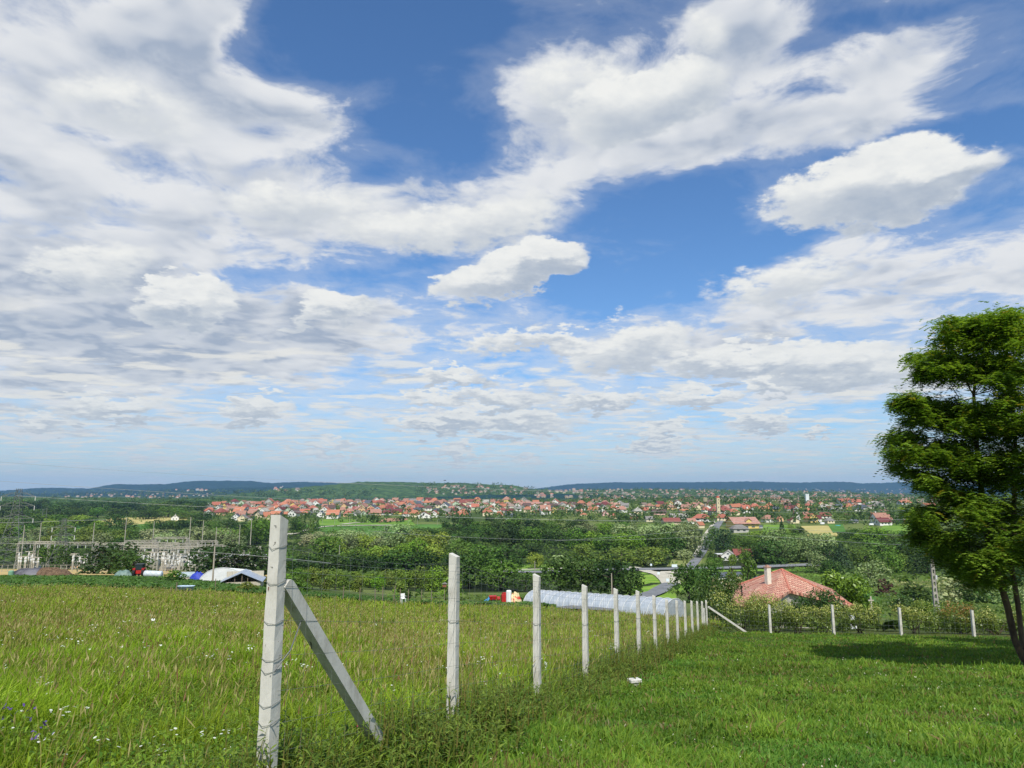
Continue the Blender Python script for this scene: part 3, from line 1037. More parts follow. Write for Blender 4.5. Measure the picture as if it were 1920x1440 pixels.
def leaf_mesh(name, C, N, s, r, jit=.6, shades=None, kind='quad'):
    """leaf clumps: small bent irregular quads at C facing roughly N"""
    n = len(C)
    N = N + r.normal(0, jit, (n, 3))
    N /= np.linalg.norm(N, axis=1)[:, None] + 1e-9
    a = np.cross(N, r.normal(0, 1, (n, 3)))
    a /= np.linalg.norm(a, axis=1)[:, None] + 1e-9
    b = np.cross(N, a)
    s = np.asarray(s)[:, None] * r.uniform(.6, 1.3, (n, 1)) if np.ndim(s) else s * r.uniform(.6, 1.3, (n, 1))
    V = np.empty((n, 4, 3), np.float32)
    k = r.uniform(.35, .65, (n, 4, 1))
    V[:, 0] = C - a * s * k[:, 0]
    V[:, 1] = C - b * s * k[:, 1] * .8 + N * s * .12
    V[:, 2] = C + a * s * k[:, 2]
    V[:, 3] = C + b * s * k[:, 3] * .8 + N * s * .12
    i = np.arange(n) * 4
    sh = (r.uniform(.75, 1.15, n) if shades is None else shades * r.uniform(.85, 1.12, n))
    Cc = np.repeat(np.stack([sh * r.uniform(.93, 1.08, n), sh, sh * r.uniform(.85, 1.1, n)], 1), 4, 0)
    return mesh_np(name, V.reshape(-1, 3), np.stack([i, i + 1, i + 2, i + 3], 1), M_leaf, colors=Cc)


def round_crown(name, seed, n=1500, lobes=22, size=.075, z0=.16, flat=1.0, top=1.0, ragged=.25, lobe_r=(.13, .24), shape='round', jit=.55):
    """crown in a unit box: x,y in -.5..+.5, z 0..1, made of leaf clumps on many small lobes"""
    r = np.random.default_rng(seed)
    cen, rad = [], []
    for i in range(lobes):
        if shape == 'round':
            d = r.normal(0, 1, 3)
            d /= np.linalg.norm(d)
            k = r.uniform(.45, .95) ** .5
            c = np.array([d[0] * .34 * k, d[1] * .34 * k, (z0 + 1) / 2 + d[2] * (1 - z0) * .36 * k])
        elif shape == 'dome':
            a, q = r.uniform(0, 6.28), r.uniform(0, 1) ** .5
            zz = r.uniform(z0, 1 - .28 * q * q - .12)
            ww = .38 * math.sqrt(max(0.05, 1 - (max(zz - .45, 0) / .6) ** 2))
            c = np.array([math.cos(a) * q * ww, math.sin(a) * q * ww, zz])
        elif shape == 'column':
            a, q = r.uniform(0, 6.28), r.uniform(0, 1) ** .5
            zz = r.uniform(z0, .92)
            ww = .30 * math.sqrt(max(.03, 1 - ((zz - .42) / .6) ** 2))
            c = np.array([math.cos(a) * q * ww, math.sin(a) * q * ww, zz])
        cen.append(c)
        rad.append(r.uniform(*lobe_r) * (1 if shape != 'column' else .85))
    cen, rad = np.array(cen), np.array(rad)
    li = r.choice(len(cen), n, p=rad ** 2 / (rad ** 2).sum())
    d = r.normal(0, 1, (n, 3))
    d[:, 2] += .25
    d /= np.linalg.norm(d, axis=1)[:, None]
    k = np.clip(r.normal(1.0, ragged * .5, n), .3, 1.35)
    C = cen[li] + d * (rad[li] * k)[:, None] * np.array([1, 1, (1 - z0) * .75 + .2])
    # drop clumps buried deep inside other lobes
    D = np.linalg.norm((C[:, None] - cen[None]), axis=2) / rad[None]
    keep = (D.min(1) > .62)
    C, d, li = C[keep], d[keep], li[keep]
    C[:, 2] = np.clip(C[:, 2], .015, 1.02)
    sh = .92 + .22 * (vnoise(li * 3.7, li * 1.3, seed) - .5)
    return leaf_mesh(name, C, d, size, r, jit, sh)


def conifer_crown(name, seed, n=1300, size=.06, wid=.5):
    r = np.random.default_rng(seed)
    t = r.uniform(0, 1, n) ** .75
    tier = np.floor(t * 13) / 13
    z = 1 - .93 * t
    rr_ = wid * (.04 + t * .96) * (.62 + .38 * ((t * 13) % 1)) * r.uniform(.5, 1.05, n)
    a = r.uniform(0, 6.28, n)
    C = np.stack([np.cos(a) * rr_, np.sin(a) * rr_, z - .06 * rr_], 1)
    N = np.stack([np.cos(a) * .7, np.sin(a) * .7, np.full(n, .7)], 1)
    return leaf_mesh(name, C, N, size, r, .5)


def willow_crown(name, seed, n=1700):
    r = np.random.default_rng(seed)
    m = round_crown(name, seed, n, 16, .075, .25, shape='dome', lobe_r=(.14, .24))
    return m


def trunk_mesh(name, n_limbs, seed, h=.5, r0=.035, mat=None):
    r = np.random.default_rng(seed)
    m = MB()
    m.tube([(0, 0, -.04), (r.normal(0, .01), 0, h * .5), (r.normal(0, .02), r.normal(0, .02), h)], [r0, r0 * .75, r0 * .5], 7)
    for i in range(n_limbs):
        a = i * 2.4 + r.uniform(-.4, .4)
        z = h * r.uniform(.45, .95)
        e = (math.cos(a) * .27, math.sin(a) * .27, z + r.uniform(.15, .3))
        m.tube([(0, 0, z), (e[0] * .45, e[1] * .45, z + (e[2] - z) * .6), e], [r0 * .5, r0 * .33, r0 * .15], 5)
    return m.mesh(name, mat or M_bark_grey, smooth=True)


CROWN = {
    'broad': [round_crown('crown', 101 + i, 1700, 26, .070, .06) for i in range(4)],
    'dome': [round_crown('crown', 121 + i, 1700, 26, .068, .02, shape='dome', jit=.5) for i in range(4)],
    'bush': [round_crown('crown', 141 + i, 900, 14, .10, .0, shape='dome') for i in range(3)],
    'column': [round_crown('crown', 151 + i, 1100, 18, .085, .03, shape='column') for i in range(2)],
    'conifer': [conifer_crown('crown', 161 + i) for i in range(2)],
    'small': [round_crown('crown', 171 + i, 340, 9, .16, .02, shape='dome', lobe_r=(.18, .28)) for i in range(4)],
    'smallcon': [conifer_crown('crown', 181, 260, .12)],
}
TRUNK = [trunk_mesh('trunk', 6, 190 + i) for i in range(3)]
TRUNK_S = [trunk_mesh('trunk', 0, 195, .4, .03)]

GREEN = {   # linear base colours of the kinds in the photo
    'dark': rgb(52, 76, 32), 'deep': rgb(40, 62, 28), 'mid': rgb(70, 98, 38), 'bright': rgb(88, 120, 38), 'olive': rgb(88, 106, 46), 'grey': rgb(98, 116, 78),
    'silver': rgb(122, 138, 100), 'yellow': rgb(104, 126, 48), 'blue': rgb(48, 68, 46), 'purple': rgb(60, 44, 40)}
TREES = []


def tree(px, py, wpx, hpx, kind='broad', tone='mid', label=None, group=None, name=None, Y=None, sink=0.0, trunk=True, jitter=.10):
    """a tree whose foot stands at pixel (px, py) and which shows wpx x hpx pixels there"""
    g = G(px, py) if Y is None else None
    if g is None:
        u, v = uv_of(px, py)
        g = Vector((u * Y, Y, float(H(u * Y, Y))))
    k = g.y / F
    w, h = wpx * k * 1.06, hpx * k * 1.03
    i = len(TREES)
    rr_ = random.Random(i * 7 + 3)
    cm = rr_.choice(CROWN[kind])
    nm = name or ('bush' if kind == 'bush' else 'conifer' if 'con' in kind else 'tree')
    c = GREEN[tone]
    j = [1 + rr_.uniform(-jitter, jitter) for _ in range(2)]
    c = (c[0] * j[0] * 2.25, c[1] * j[1] * 2.1, c[2] * j[0] * 1.85, 1)
    small = kind.startswith('small')
    t = ob(nm, None, None, (g.x, g.y, g.z - sink), rr_.uniform(0, 6.28))
    if kind != 'bush' and trunk:
        ob('trunk', (TRUNK_S[0] if small or 'con' in kind else rr_.choice(TRUNK)), t, sc_=(w, w, h))
    ob('crown' if kind != 'bush' else 'foliage', cm, t, (0, 0, 0), rr_.uniform(0, 6.28), (w, w, h), c)
    tag(t, label or 'tree', 'bush' if kind == 'bush' else 'tree', group)
    TREES.append(t)
    return t


# ---------------------------------------------------------------- the feathery locust tree at the edge of the lawn
def locust():
    r = np.random.default_rng(301)
    base = on(12.15, 17.2)
    D = 17.2
    # leaf sprays stand in layered clouds: px, py, rx, ry, how many
    CL = [(1885, 610, 60, 26, 50), (1800, 612, 34, 14, 20), (1840, 640, 80, 26, 56), (1750, 672, 40, 20, 28), (1800, 690, 70, 26, 56), (1880, 700, 60, 40, 60), (1735, 700, 24, 10, 12),
          (1700, 752, 22, 11, 18), (1735, 768, 40, 20, 44), (1790, 780, 60, 34, 70), (1870, 790, 60, 50, 84), (1700, 788, 14, 8, 5),
          (1692, 822, 30, 13, 22), (1742, 846, 50, 22, 50), (1676, 852, 18, 10, 12), (1690, 872, 16, 8, 8), (1800, 860, 50, 36, 60), (1870, 880, 60, 46, 80),
          (1716, 888, 18, 10, 10), (1750, 903, 30, 13, 22), (1795, 938, 44, 24, 44), (1860, 960, 60, 42, 66),
          (1744, 962, 30, 13, 24), (1722, 980, 16, 8, 8), (1738, 1000, 26, 10, 16), (1772, 1016, 44, 15, 32), (1768, 1046, 26, 9, 12), (1830, 1040, 50, 22, 36), (1900, 1030, 50, 40, 50), (1806, 1062, 34, 12, 20), (1850, 1086, 38, 11, 20),
          (1960, 640, 60, 50, 50), (1960, 760, 70, 60, 70), (1970, 880, 70, 60, 60), (1960, 1000, 70, 50, 40), (2050, 700, 70, 70, 50), (2050, 840, 80, 70, 50), (2060, 980, 70, 50, 30), (2130, 780, 50, 70, 24)]
    A = []
    for (px, py, rx, ry, n) in CL:
        for _ in range(int(n * .62)):
            q = r.normal(0, .55, 3)
            q /= max(1, np.linalg.norm(q))
            zc = 1.2 + 1.9 * (1 - abs(px - 1960) / 340)
            Y = D + r.uniform(-1, 1) * zc
            u, v = uv_of(px + q[0] * rx, py + q[1] * ry)
            p = np.array([u * Y, Y, v * Y])
            A.append(p)
    A = np.array(A)
    # skeleton: three stems, then every spray is joined to the nearest wood, nearest first
    nodes = [np.array(base)]
    par = [-1]
    rad = [0.0]

    def stem(pts, start=0):
        prev = start
        for p in pts:
            nodes.append(np.array(p, float))
            par.append(prev)
            prev = len(nodes) - 1
        return prev
    def W(px, py, Y):
        u, v = uv_of(px, py)
        return (u * Y, Y, v * Y)
    s1 = stem([W(1903, 1200, 17.2), W(1890, 1140, 17.2), W(1874, 1085, 17.1), W(1858, 1040, 17.0), W(1848, 980, 17.0), W(1838, 900, 17.0), W(1830, 820, 17.1), W(1826, 740, 17.2), W(1832, 670, 17.3)])
    s2 = stem([W(1916, 1200, 17.5), W(1908, 1130, 17.6), W(1896, 1060, 17.7), W(1900, 960, 17.8), W(1905, 860, 17.9), W(1900, 760, 18.0), W(1892, 680, 18.0)])
    s3 = stem([W(1935, 1190, 17.0), W(1945, 1100, 16.8), W(1965, 980, 16.7), W(1985, 860, 16.6), W(2000, 740, 16.6)])
    top0 = np.array(W(1870, 1075, 17.1))
    order = np.argsort(np.linalg.norm(A - top0, axis=1))
    tips = []
    pd = [0.0] * len(nodes)
    for ai in order:
        a = A[ai]
        Nn = np.array(nodes)
        ok = np.arange(len(Nn)) >= 3
        d = Nn - a
        dist = np.linalg.norm(d, axis=1)
        # prefer wood that lies lower and further in
        cost = dist + .42 * np.array(pd) + .6 * np.maximum(0, Nn[:, 2] - a[2] + .1 * dist) + (~ok) * 99
        j = int(np.argmin(cost))
        L = dist[j]
        k = max(1, int(L / .35))
        prev = j
        p0 = Nn[j]
        for s in range(1, k + 1):
            t = s / k
            p = p0 + (a - p0) * t
            p = p + np.array([0, 0, -.10 * L * math.sin(math.pi * t) * .8]) + r.normal(0, .02, 3)
            nodes.append(p)
            par.append(prev)
            prev = len(nodes) - 1
            pd.append(pd[j] + L * t)
        tips.append(prev)
    N = np.array(nodes)
    par = np.array(par)
    w = np.zeros(len(N))
    w[tips] = 1
    for i in range(len(N) - 1, 0, -1):
        w[par[i]] += w[i]
    rad = .0034 * np.maximum(w, 1) ** .50
    rad[0] = rad[1] * 1.25
    m = MB()
    kids = {}
    for i in range(1, len(N)):
        kids.setdefault(par[i], []).append(i)
    big, small = MB(), MB()
    # chains
    stack = [(0, c) for c in kids.get(0, [])]
    while stack:
        a, c = stack.pop()
        ch = [N[a], N[c]]
        rs = [min(rad[a], rad[c] * 1.15), rad[c]]
        cur = c
        while True:
            ks = sorted(kids.get(cur, []), key=lambda q: -w[q])
            if not ks:
                break
            for q in ks[1:]:
                stack.append((cur, q))
            cur = ks[0]
            ch.append(N[cur])
            rs.append(rad[cur])
        big.tube(ch, rs, 7 if rs[0] > .03 else 4, cap=False)
    t = thing('locust_tree', 'dark feathery locust tree with several leaning trunks at the edge of the lawn', 'tree', base)
    off = tuple(-np.array(base))
    big.build('trunk', material('locust_bark', rgb(66, 54, 44), rgb(104, 88, 68), 7, .95, bump=.02, stretch=(1, 1, .25)), t, off, smooth=True)
    # compound leaves: a drooping rachis with pairs of leaflets
    TP = N[tips]
    per = 62
    C = np.repeat(TP, per, 0) + r.normal(0, 1, (len(TP) * per, 3)) * np.array([.125, .125, .085])
    n = len(C)
    az_ = r.uniform(0, 6.28, n)
    L = r.uniform(.11, .22, n)
    droop = r.uniform(.0, 1.3, n)
    pairs = 5
    lift = r.normal(0, 1, n)
    parts_V, cols = [], []
    shade = mixc(rgb(92, 126, 38), rgb(144, 170, 62), np.clip(r.normal(.4, .3, n), 0, 1))
    yel = r.random(n) < .03
    shade[yel] = np.array(rgb(150, 140, 50)[:3])
    for q in range(pairs):
        f = (q + .7) / pairs
        cx_ = C[:, 0] + np.cos(az_) * L * f
        cy_ = C[:, 1] + np.sin(az_) * L * f
        cz_ = C[:, 2] + L * f * .35 * lift - L * f * f * droop
        for sgn in (-1, 1):
            sa = az_ + sgn * 1.25
            l = L * .38 * (1 - .3 * f)
            ex, ey, ez = cx_ + np.cos(sa) * l, cy_ + np.sin(sa) * l, cz_ - l * r.uniform(0, .5, n)
            wx, wy = np.cos(az_) * L * .16, np.sin(az_) * L * .16
            V = np.empty((n, 4, 3), np.float32)
            V[:, 0] = np.stack([cx_, cy_, cz_], 1)
            V[:, 1] = np.stack([(cx_ + ex) / 2 + wx, (cy_ + ey) / 2 + wy, (cz_ + ez) / 2 + .003], 1)
            V[:, 2] = np.stack([ex, ey, ez], 1)
            V[:, 3] = np.stack([(cx_ + ex) / 2 - wx, (cy_ + ey) / 2 - wy, (cz_ + ez) / 2], 1)
            parts_V.append(V.reshape(-1, 3))
            cols.append(np.repeat(shade, 4, 0))
    V = np.concatenate(parts_V) - np.array(base)
    i = np.arange(len(V) // 4) * 4
    ob('crown', mesh_np('crown', V, np.stack([i, i + 1, i + 2, i + 3], 1), material('locust_leaves', (1, 1, 1), attr='Col', rough=.5, spec=.25, translucent=.46), colors=np.concatenate(cols)), t)
    return t


lt = locust()
# a second locust stands outside the frame and throws its shade across the lawn
def shade_tree(X, Y, s):
    k = copy_thing(lt, on(X, Y), 2.1, (s, s, s))
    k['label'] = 'second locust tree standing beyond the first, mostly hidden, shading the lawn'
    return k
shade_tree(21.6, 22.5, .9)

# ---------------------------------------------------------------- hedge shrubs behind the cross fence
def leafy_shrub(label, px, py, wpx, top, c1, c2, tipc, seed, leaf=.085, n=4200, group=None, Y=None, nm='shrub', glossy=.3):
    r = np.random.default_rng(seed)
    g = G(px, py) if Y is None else None
    if g is None:
        u, v = uv_of(px, py)
        g = on(u * Y, Y)
    k = g.y / F
    w = wpx * k
    h = uv_of(px, top)[1] * g.y - g.z
    lob = 13
    cen = np.stack([r.uniform(-.36, .36, lob) * w, r.uniform(-.3, .3, lob) * min(w, h * 1.2), r.uniform(.14, .80, lob) * h], 1)
    rad = r.uniform(.16, .27, lob) * min(w, h) * 1.05
    li = r.integers(0, lob, n)
    d = r.normal(0, 1, (n, 3))
    d[:, 2] += .3
    d /= np.linalg.norm(d, axis=1)[:, None]
    C = cen[li] + d * (rad[li] * np.clip(r.normal(.95, .22, n), .2, 1.5))[:, None]
    C[:, 2] = np.clip(C[:, 2], .03, None)
    N = d + r.normal(0, .6, (n, 3))
    N /= np.linalg.norm(N, axis=1)[:, None]
    # leaves are pointed ovals folded on the midrib
    ax = np.cross(N, r.normal(0, 1, (n, 3)))
    ax /= np.linalg.norm(ax, axis=1)[:, None]
    bx = np.cross(N, ax)
    s = (leaf * r.uniform(.6, 1.25, n))[:, None]
    V = np.empty((n, 4, 3), np.float32)
    V[:, 0], V[:, 2] = C - ax * s * .6, C + ax * s * .6
    V[:, 1], V[:, 3] = C - bx * s * .26 + N * s * .1, C + bx * s * .26 + N * s * .1
    hi = np.clip((C[:, 2] / h - .35) * 1.6, 0, 1) * (r.random(n) < .55)
    cc = mixc(c1, c2, r.random(n))
    cc = cc + (np.array(tipc[:3]) - cc) * (hi * .8)[:, None]
    i = np.arange(n) * 4
    t = thing(nm, label, nm.replace('_', ' '), g, group=group)
    m = MB()
    for _ in range(7):
        c = cen[r.integers(0, lob)]
        m.tube([(r.normal(0, .08), r.normal(0, .08), -.05), tuple(c * np.array([.5, .5, .55])), tuple(c)], [.028, .018, .008], 5)
    m.build('stems', M_bark, t, smooth=True)
    ob('foliage', mesh_np('foliage', V.reshape(-1, 3), np.stack([i, i + 1, i + 2, i + 3], 1), material('shrub_leaves', (1, 1, 1), attr='Col', rough=.4, spec=.4, translucent=.25), colors=np.repeat(cc, 4, 0)), t)
    return t


PH1, PH2, PHT = rgb(72, 98, 34), rgb(122, 142, 54), rgb(200, 198, 112)
HG = 'leafy shrubs of the hedge behind the wire'
leafy_shrub('pale tipped hedge shrub with orange leaves beside the corner strut', 1392, 1188, 118, 1112, PH1, PH2, PHT, 401, n=6500, group=HG, Y=38.4)
leafy_shrub('hedge shrub with yellowish tips just beyond the first thin post', 1458, 1190, 64, 1120, PH1, PH2, PHT, 402, n=3800, group=HG, Y=38.2)
leafy_shrub('narrow hedge shrub growing below the pink roof eave', 1497, 1190, 46, 1136, PH1, PH2, PHT, 403, n=2200, group=HG, Y=38)
leafy_shrub('pale topped hedge shrub growing against the second thin post', 1548, 1192, 60, 1134, PH1, PH2, PHT, 404, n=3000, group=HG, Y=37.6)
leafy_shrub('wide hedge shrub between the second thin post and the stone cross', 1612, 1196, 98, 1132, PH1, PH2, PHT, 405, n=5200, group=HG, Y=37.4)
leafy_shrub('low hedge shrub with tan leaves just beyond the third thin post', 1716, 1200, 70, 1134, PH1, PH2, PHT, 406, n=3600, group=HG, Y=36.8)
leafy_shrub('tall bright green hedge shrub below the pierced concrete pole', 1756, 1199, 80, 1124, rgb(62, 96, 30), rgb(108, 134, 46), rgb(150, 160, 70), 407, n=4600, group=HG, Y=38.2)
leafy_shrub('reddish tinged hedge shrub beside the fourth thin post', 1806, 1204, 80, 1132, PH1, PH2, rgb(176, 120, 74), 408, n=4200, group=HG, Y=36.4)
leafy_shrub('cream flowered hedge shrub behind the leaning dark trunks', 1868, 1206, 90, 1138, PH1, PH2, PHT, 409, n=4200, group=HG, Y=35.6)
leafy_shrub('hedge shrub past the leaning dark trunks', 1945, 1208, 90, 1142, PH1, PH2, PHT, 410, n=4200, group=HG, Y=35)
leafy_shrub('glossy dark fig bush covering the side of the pink roof', 1530, 1180, 112, 1098, rgb(34, 56, 24), rgb(70, 98, 40), rgb(84, 116, 46), 411, leaf=.17, n=5200, Y=50, nm='fig_bush')
leafy_shrub('dark leafy shrub at the low corner of the pink roof', 1352, 1182, 92, 1062, rgb(38, 60, 24), rgb(78, 104, 36), rgb(96, 120, 44), 412, leaf=.16, n=6000, Y=56, nm='tall_shrub')
leafy_shrub('small dark shrub growing beside the stone cross', 1696, 1150, 44, 1112, rgb(36, 58, 26), rgb(64, 90, 34), rgb(74, 100, 40), 413, leaf=.22, n=1800, Y=80, nm='shrub')
leafy_shrub('brambly shrub at the foot of the small diagonal strut', 1335, 1186, 40, 1165, PH1, PH2, rgb(150, 110, 60), 414, n=1800, Y=39.2, nm='bramble')
leafy_shrub('bright green walnut tree standing behind the pink roof', 1570, 1150, 130, 1068, rgb(84, 116, 30), rgb(118, 148, 44), rgb(132, 158, 52), 415, leaf=.42, n=7500, Y=92, nm='walnut_tree')

# ---------------------------------------------------------------- the pink roofed house below the hedge
M_rooft = None


def tile_mat(name, c1, c2, c3, ang=0.0, sc_x=3.3, sc_y=2.6):
    m = bpy.data.materials.new(name)
    m.use_nodes = True
    m.node_tree.nodes.clear()
    b = NB(m.node_tree)
    vec = b.node('ShaderNodeTexCoord').outputs['UV']
    br = b.node('ShaderNodeTexBrick', {'Vector': vec, 'Color1': (.25, .25, .25, 1), 'Color2': (.9, .9, .9, 1), 'Mortar': (0, 0, 0, 1), 'Scale': 1.0, 'Mortar Size': .035, 'Brick Width': .30, 'Row Height': .34, 'Bias': -.1})
    n = b.noise(vec, .45, 4, .6)
    n2 = b.noise(b.v('MULTIPLY', vec, (.8, 2.2, 1)), 1.5, 5, .75)
    c = b.mix(b.smooth(n, .3, .7), tuple(c1), tuple(c2))
    k = b.m('MULTIPLY', b.smooth(n2, .46, .56), b.smooth(br.outputs[0], .2, .8))
    c = b.mix(b.m('MULTIPLY', k, .6), c, tuple(c3))
    c = b.mix(b.m('MULTIPLY', br.outputs['Fac'], .8), c, rgb(90, 52, 44))
    bp = b.node('ShaderNodeBump', {'Height': br.outputs[0], 'Strength': .5, 'Distance': .05}).outputs[0]
    p = b.node('ShaderNodeBsdfPrincipled', {'Base Color': c, 'Roughness': .85, 'Normal': bp, 'Specular IOR Level': .2})
    b.node('ShaderNodeOutputMaterial', {'Surface': p.outputs[0]})
    return m


def uv_planar(me, ax, ay):
    uvl = me.uv_layers.new(name='UVMap')
    co = [v.co for v in me.vertices]
    for l in me.loops:
        p = co[l.vertex_index]
        uvl.data[l.index].uv = (p.dot(ax), p.dot(ay))


def pink_house():
    A = P(1466, 1068, 82)
    L1 = P(1384, 1097, 84)
    B = P(1368, 1131, 73)
    N_ = P(1441, 1133, 71.5)
    C = P(1481, 1107, 77)
    Rr = P(1602, 1137, 77.5)
    R2 = P(1560, 1104, 88)
    Bk = P(1480, 1084, 92)
    base = on(A.x, A.y)
    t = thing('house', 'pink tiled house half hidden by the hedge with a white chimney', 'house', base)
    q = lambda p: p - base
    M_t = tile_mat('pink_tiles', rgb(184, 124, 104), rgb(204, 150, 128), rgb(238, 214, 182))
    pts = [q(p) for p in (A, L1, B, N_, C, Rr, R2, Bk)]
    Fs = [(0, 1, 2, 3), (0, 3, 4), (0, 4, 5), (0, 5, 6), (0, 6, 7), (0, 7, 1)]
    th = Vector((0, 0, -.28))
    V = pts + [p + th for p in pts]
    n = len(pts)
    rim = [1, 2, 3, 4, 5, 6, 7]
    Fs2 = [tuple(i + n for i in f)[::-1] for f in Fs] + [(rim[i], rim[i] + n, rim[(i + 1) % 7] + n, rim[(i + 1) % 7]) for i in range(7)]
    me = bpy.data.meshes.new('roof')
    me.from_pydata([tuple(v) for v in V], [], [f[::-1] for f in Fs + Fs2])
    me.update()
    me.materials.append(M_t)
    ax = (q(N_) - q(B)).normalized()
    up = (q(A) - (q(N_) + q(B)) / 2)
    up = (up - ax * up.dot(ax)).normalized()
    uv_planar(me, ax, up)
    ob('roof', me, t)
    m = MB()
    for a, b_ in ((0, 4), (0, 1), (0, 5)):
        m.tube([pts[a] + Vector((0, 0, .04)), (pts[a] + pts[b_]) / 2 + Vector((0, 0, .05)), pts[b_] + Vector((0, 0, .04))], .11, 6)
    m.build('ridge_tiles', material('ridge_tile', rgb(170, 104, 88), rgb(196, 130, 108), 8, .85), t)
    m = MB()
    wl = [pts[i].lerp(pts[0], .10) for i in rim]
    V = [p + Vector((0, 0, -.25)) for p in wl] + [Vector((p.x, p.y, -6)) for p in wl]
    m.add([tuple(v) for v in V], [(i, (i + 1) % 7, (i + 1) % 7 + 7, i + 7) for i in range(7)])
    m.build('wall', material('grey_render', rgb(188, 184, 172), rgb(168, 164, 152), 2, .9, bump=.004), t)
    c = q(P(1440, 1088, 78.5))
    MB().box((c.x, c.y, c.z + .25), (.50, .50, 2.3), .3).build('chimney', material('chimney_render', rgb(224, 216, 198), rgb(206, 198, 180), 5, .9), t)
    MB().box((c.x, c.y, c.z + 1.43), (.62, .62, .10), .3).box((c.x, c.y, c.z + 1.55), (.3, .3, .14), .3).build('chimney_cap', material('cap_tile', rgb(176, 140, 120)), t)
    c = q(P(1391, 1112, 76.5))
    MB().tube([(c.x, c.y, c.z - .4), (c.x, c.y, c.z + .55)], .075, 8).tube([(c.x, c.y, c.z + .55), (c.x, c.y, c.z + .75)], .12, 8).build('vent_pipe', material('black_metal', rgb(30, 28, 28), rough=.5), t)
    return t


pink_house()

# ---------------------------------------------------------------- polytunnel
M_film = material('greenhouse_film', rgb(168, 178, 186), rgb(188, 194, 198), .9, .4, spec=.4, translucent=.15, bump=.08, bscale=1.4, detail=8)
M_rib = material('white_hoop', rgb(208, 210, 208), rough=.5)


def polytunnel():
    a, b_ = G(1000, 1158), G(1262, 1169)
    a = on(uv_of(1003, 1150)[0] * 92, 92)
    b_ = on(uv_of(1266, 1160)[0] * 78, 78)
    t = thing('polytunnel', 'long low polytunnel of pale blue film over white hoops behind the meadow', 'greenhouse', (a + b_) / 2)
    o = (a + b_) / 2
    d = (b_ - a)
    d2 = Vector((d.x, d.y, 0)).normalized()
    s = Vector((-d2.y, d2.x, 0))
    r_, hh = 2.3, 2.05
    n, K = 26, 12
    V, Fs = [], []
    for i in range(n + 1):
        c = a.lerp(b_, i / n) - o
        for k in range(K + 1):
            an = math.pi * k / K
            sc1 = .992 if i % 2 else 1.0
            V.append(c + s * math.cos(an) * r_ * sc1 + Vector((0, 0, math.sin(an) ** .85 * hh * sc1)))
        if i:
            f = (i - 1) * (K + 1)
            Fs += [(f + k, f + k + 1, f + K + 2 + k, f + K + 1 + k) for k in range(K)]
    Fs += [tuple(range(K + 1)), tuple(range(n * (K + 1), (n + 1) * (K + 1)))[::-1]]
    m = MB()
    m.add([tuple(v) for v in V], Fs)
    m.build('film_cover', M_film, t, smooth=False)
    for i in range(0, 20):
        c = a.lerp(b_, i / 19) - o
        MB().tube([c + s * math.cos(math.pi * k / K) * (r_ + .03) + Vector((0, 0, math.sin(math.pi * k / K) ** .85 * (hh + .03))) for k in range(K + 1)], .034, 5).build('hoop', M_rib, t, smooth=True)
    return t


polytunnel()

# ---------------------------------------------------------------- small things beyond the meadow
M_wood = material('grey_wood', rgb(136, 122, 104), rgb(104, 90, 74), 6, .95, bump=.003, stretch=(1, 1, .15))
for i, (px, pt, pb, Y, lean, lab) in enumerate([
        (318, 1100, 1128, 62, .06, 'weathered wooden stake leaning beside the taller stake near the bathtub'), (329, 1092, 1127, 62, .02, 'taller weathered wooden stake next to the bathtub'),
        (403, 1085, 1110, 84, .0, 'short thick stake before the white tent'), (643, 1098, 1128, 74, .03, 'grey stake at the edge of the bean field, first of the garden stakes'),
        (674, 1102, 1130, 74, .02, 'whitish garden stake at the middle of the bean field edge'), (703, 1104, 1131, 75, .0, 'brown garden stake before the low bean leaves'),
        (717, 1100, 1131, 75, .01, 'slim brown stake next to the tallest garden stake'), (738, 1098, 1133, 76, .07, 'tallest garden stake, leaning'),
        (750, 1104, 1132, 76, .0, 'garden stake just past the tallest one'), (765, 1105, 1133, 77, .02, 'garden stake behind the white plastic chair'),
        (790, 1106, 1134, 77, .02, 'brown garden stake in front of the orchard shrubs'), (809, 1107, 1134, 78, .0, 'pale garden stake close to the bird box'), (738, 1110, 1134, 70, 0, None)]):
    if lab is None:
        continue
    a = P(px, pb, Y)
    g = on(a.x, a.y)
    h = uv_of(px, pt)[1] * Y - g.z
    tag(MB().tube([(0, 0, -.2), (lean * .5, 0, h * .5), (lean * h, 0, h)], [.055, .05, .04], 6).build('wooden_stake', M_wood, None, g), lab, 'wooden stake')
# bathtub
g = P(347, 1126, 66)
g = on(g.x, g.y, .25)
tub = thing('bathtub', 'old pale blue bathtub standing in the tall meadow grass', 'bathtub', g)
V, Fs = [], []
rings = [(.72, .34, .50), (.78, .40, .56), (.74, .36, .55), (.60, .24, .12)]
for (a, c, z) in [(.60, .26, .0), (.74, .35, .45), (.80, .41, .50), (.74, .35, .50), (.58, .24, .10)]:
    for k in range(20):
        an = 2 * math.pi * k / 20
        V.append((math.copysign(abs(math.cos(an)) ** .6, math.cos(an)) * a, math.copysign(abs(math.sin(an)) ** .6, math.sin(an)) * c, z))
for i in range(4):
    Fs += [(i * 20 + k, i * 20 + (k + 1) % 20, i * 20 + 20 + (k + 1) % 20, i * 20 + 20 + k) for k in range(20)]
Fs += [tuple(range(20))[::-1], tuple(range(80, 100))]
m = MB()
m.add(V, Fs)
m.build('tub_shell', material('blue_enamel', rgb(176, 196, 210), rgb(160, 180, 196), 4, .35), tub, smooth=True)
for sx in (-.45, .45):
    MB().box((sx, 0, -.12), (.10, .44, .26)).build('leg', material('tub_leg', rgb(120, 124, 120)), tub)
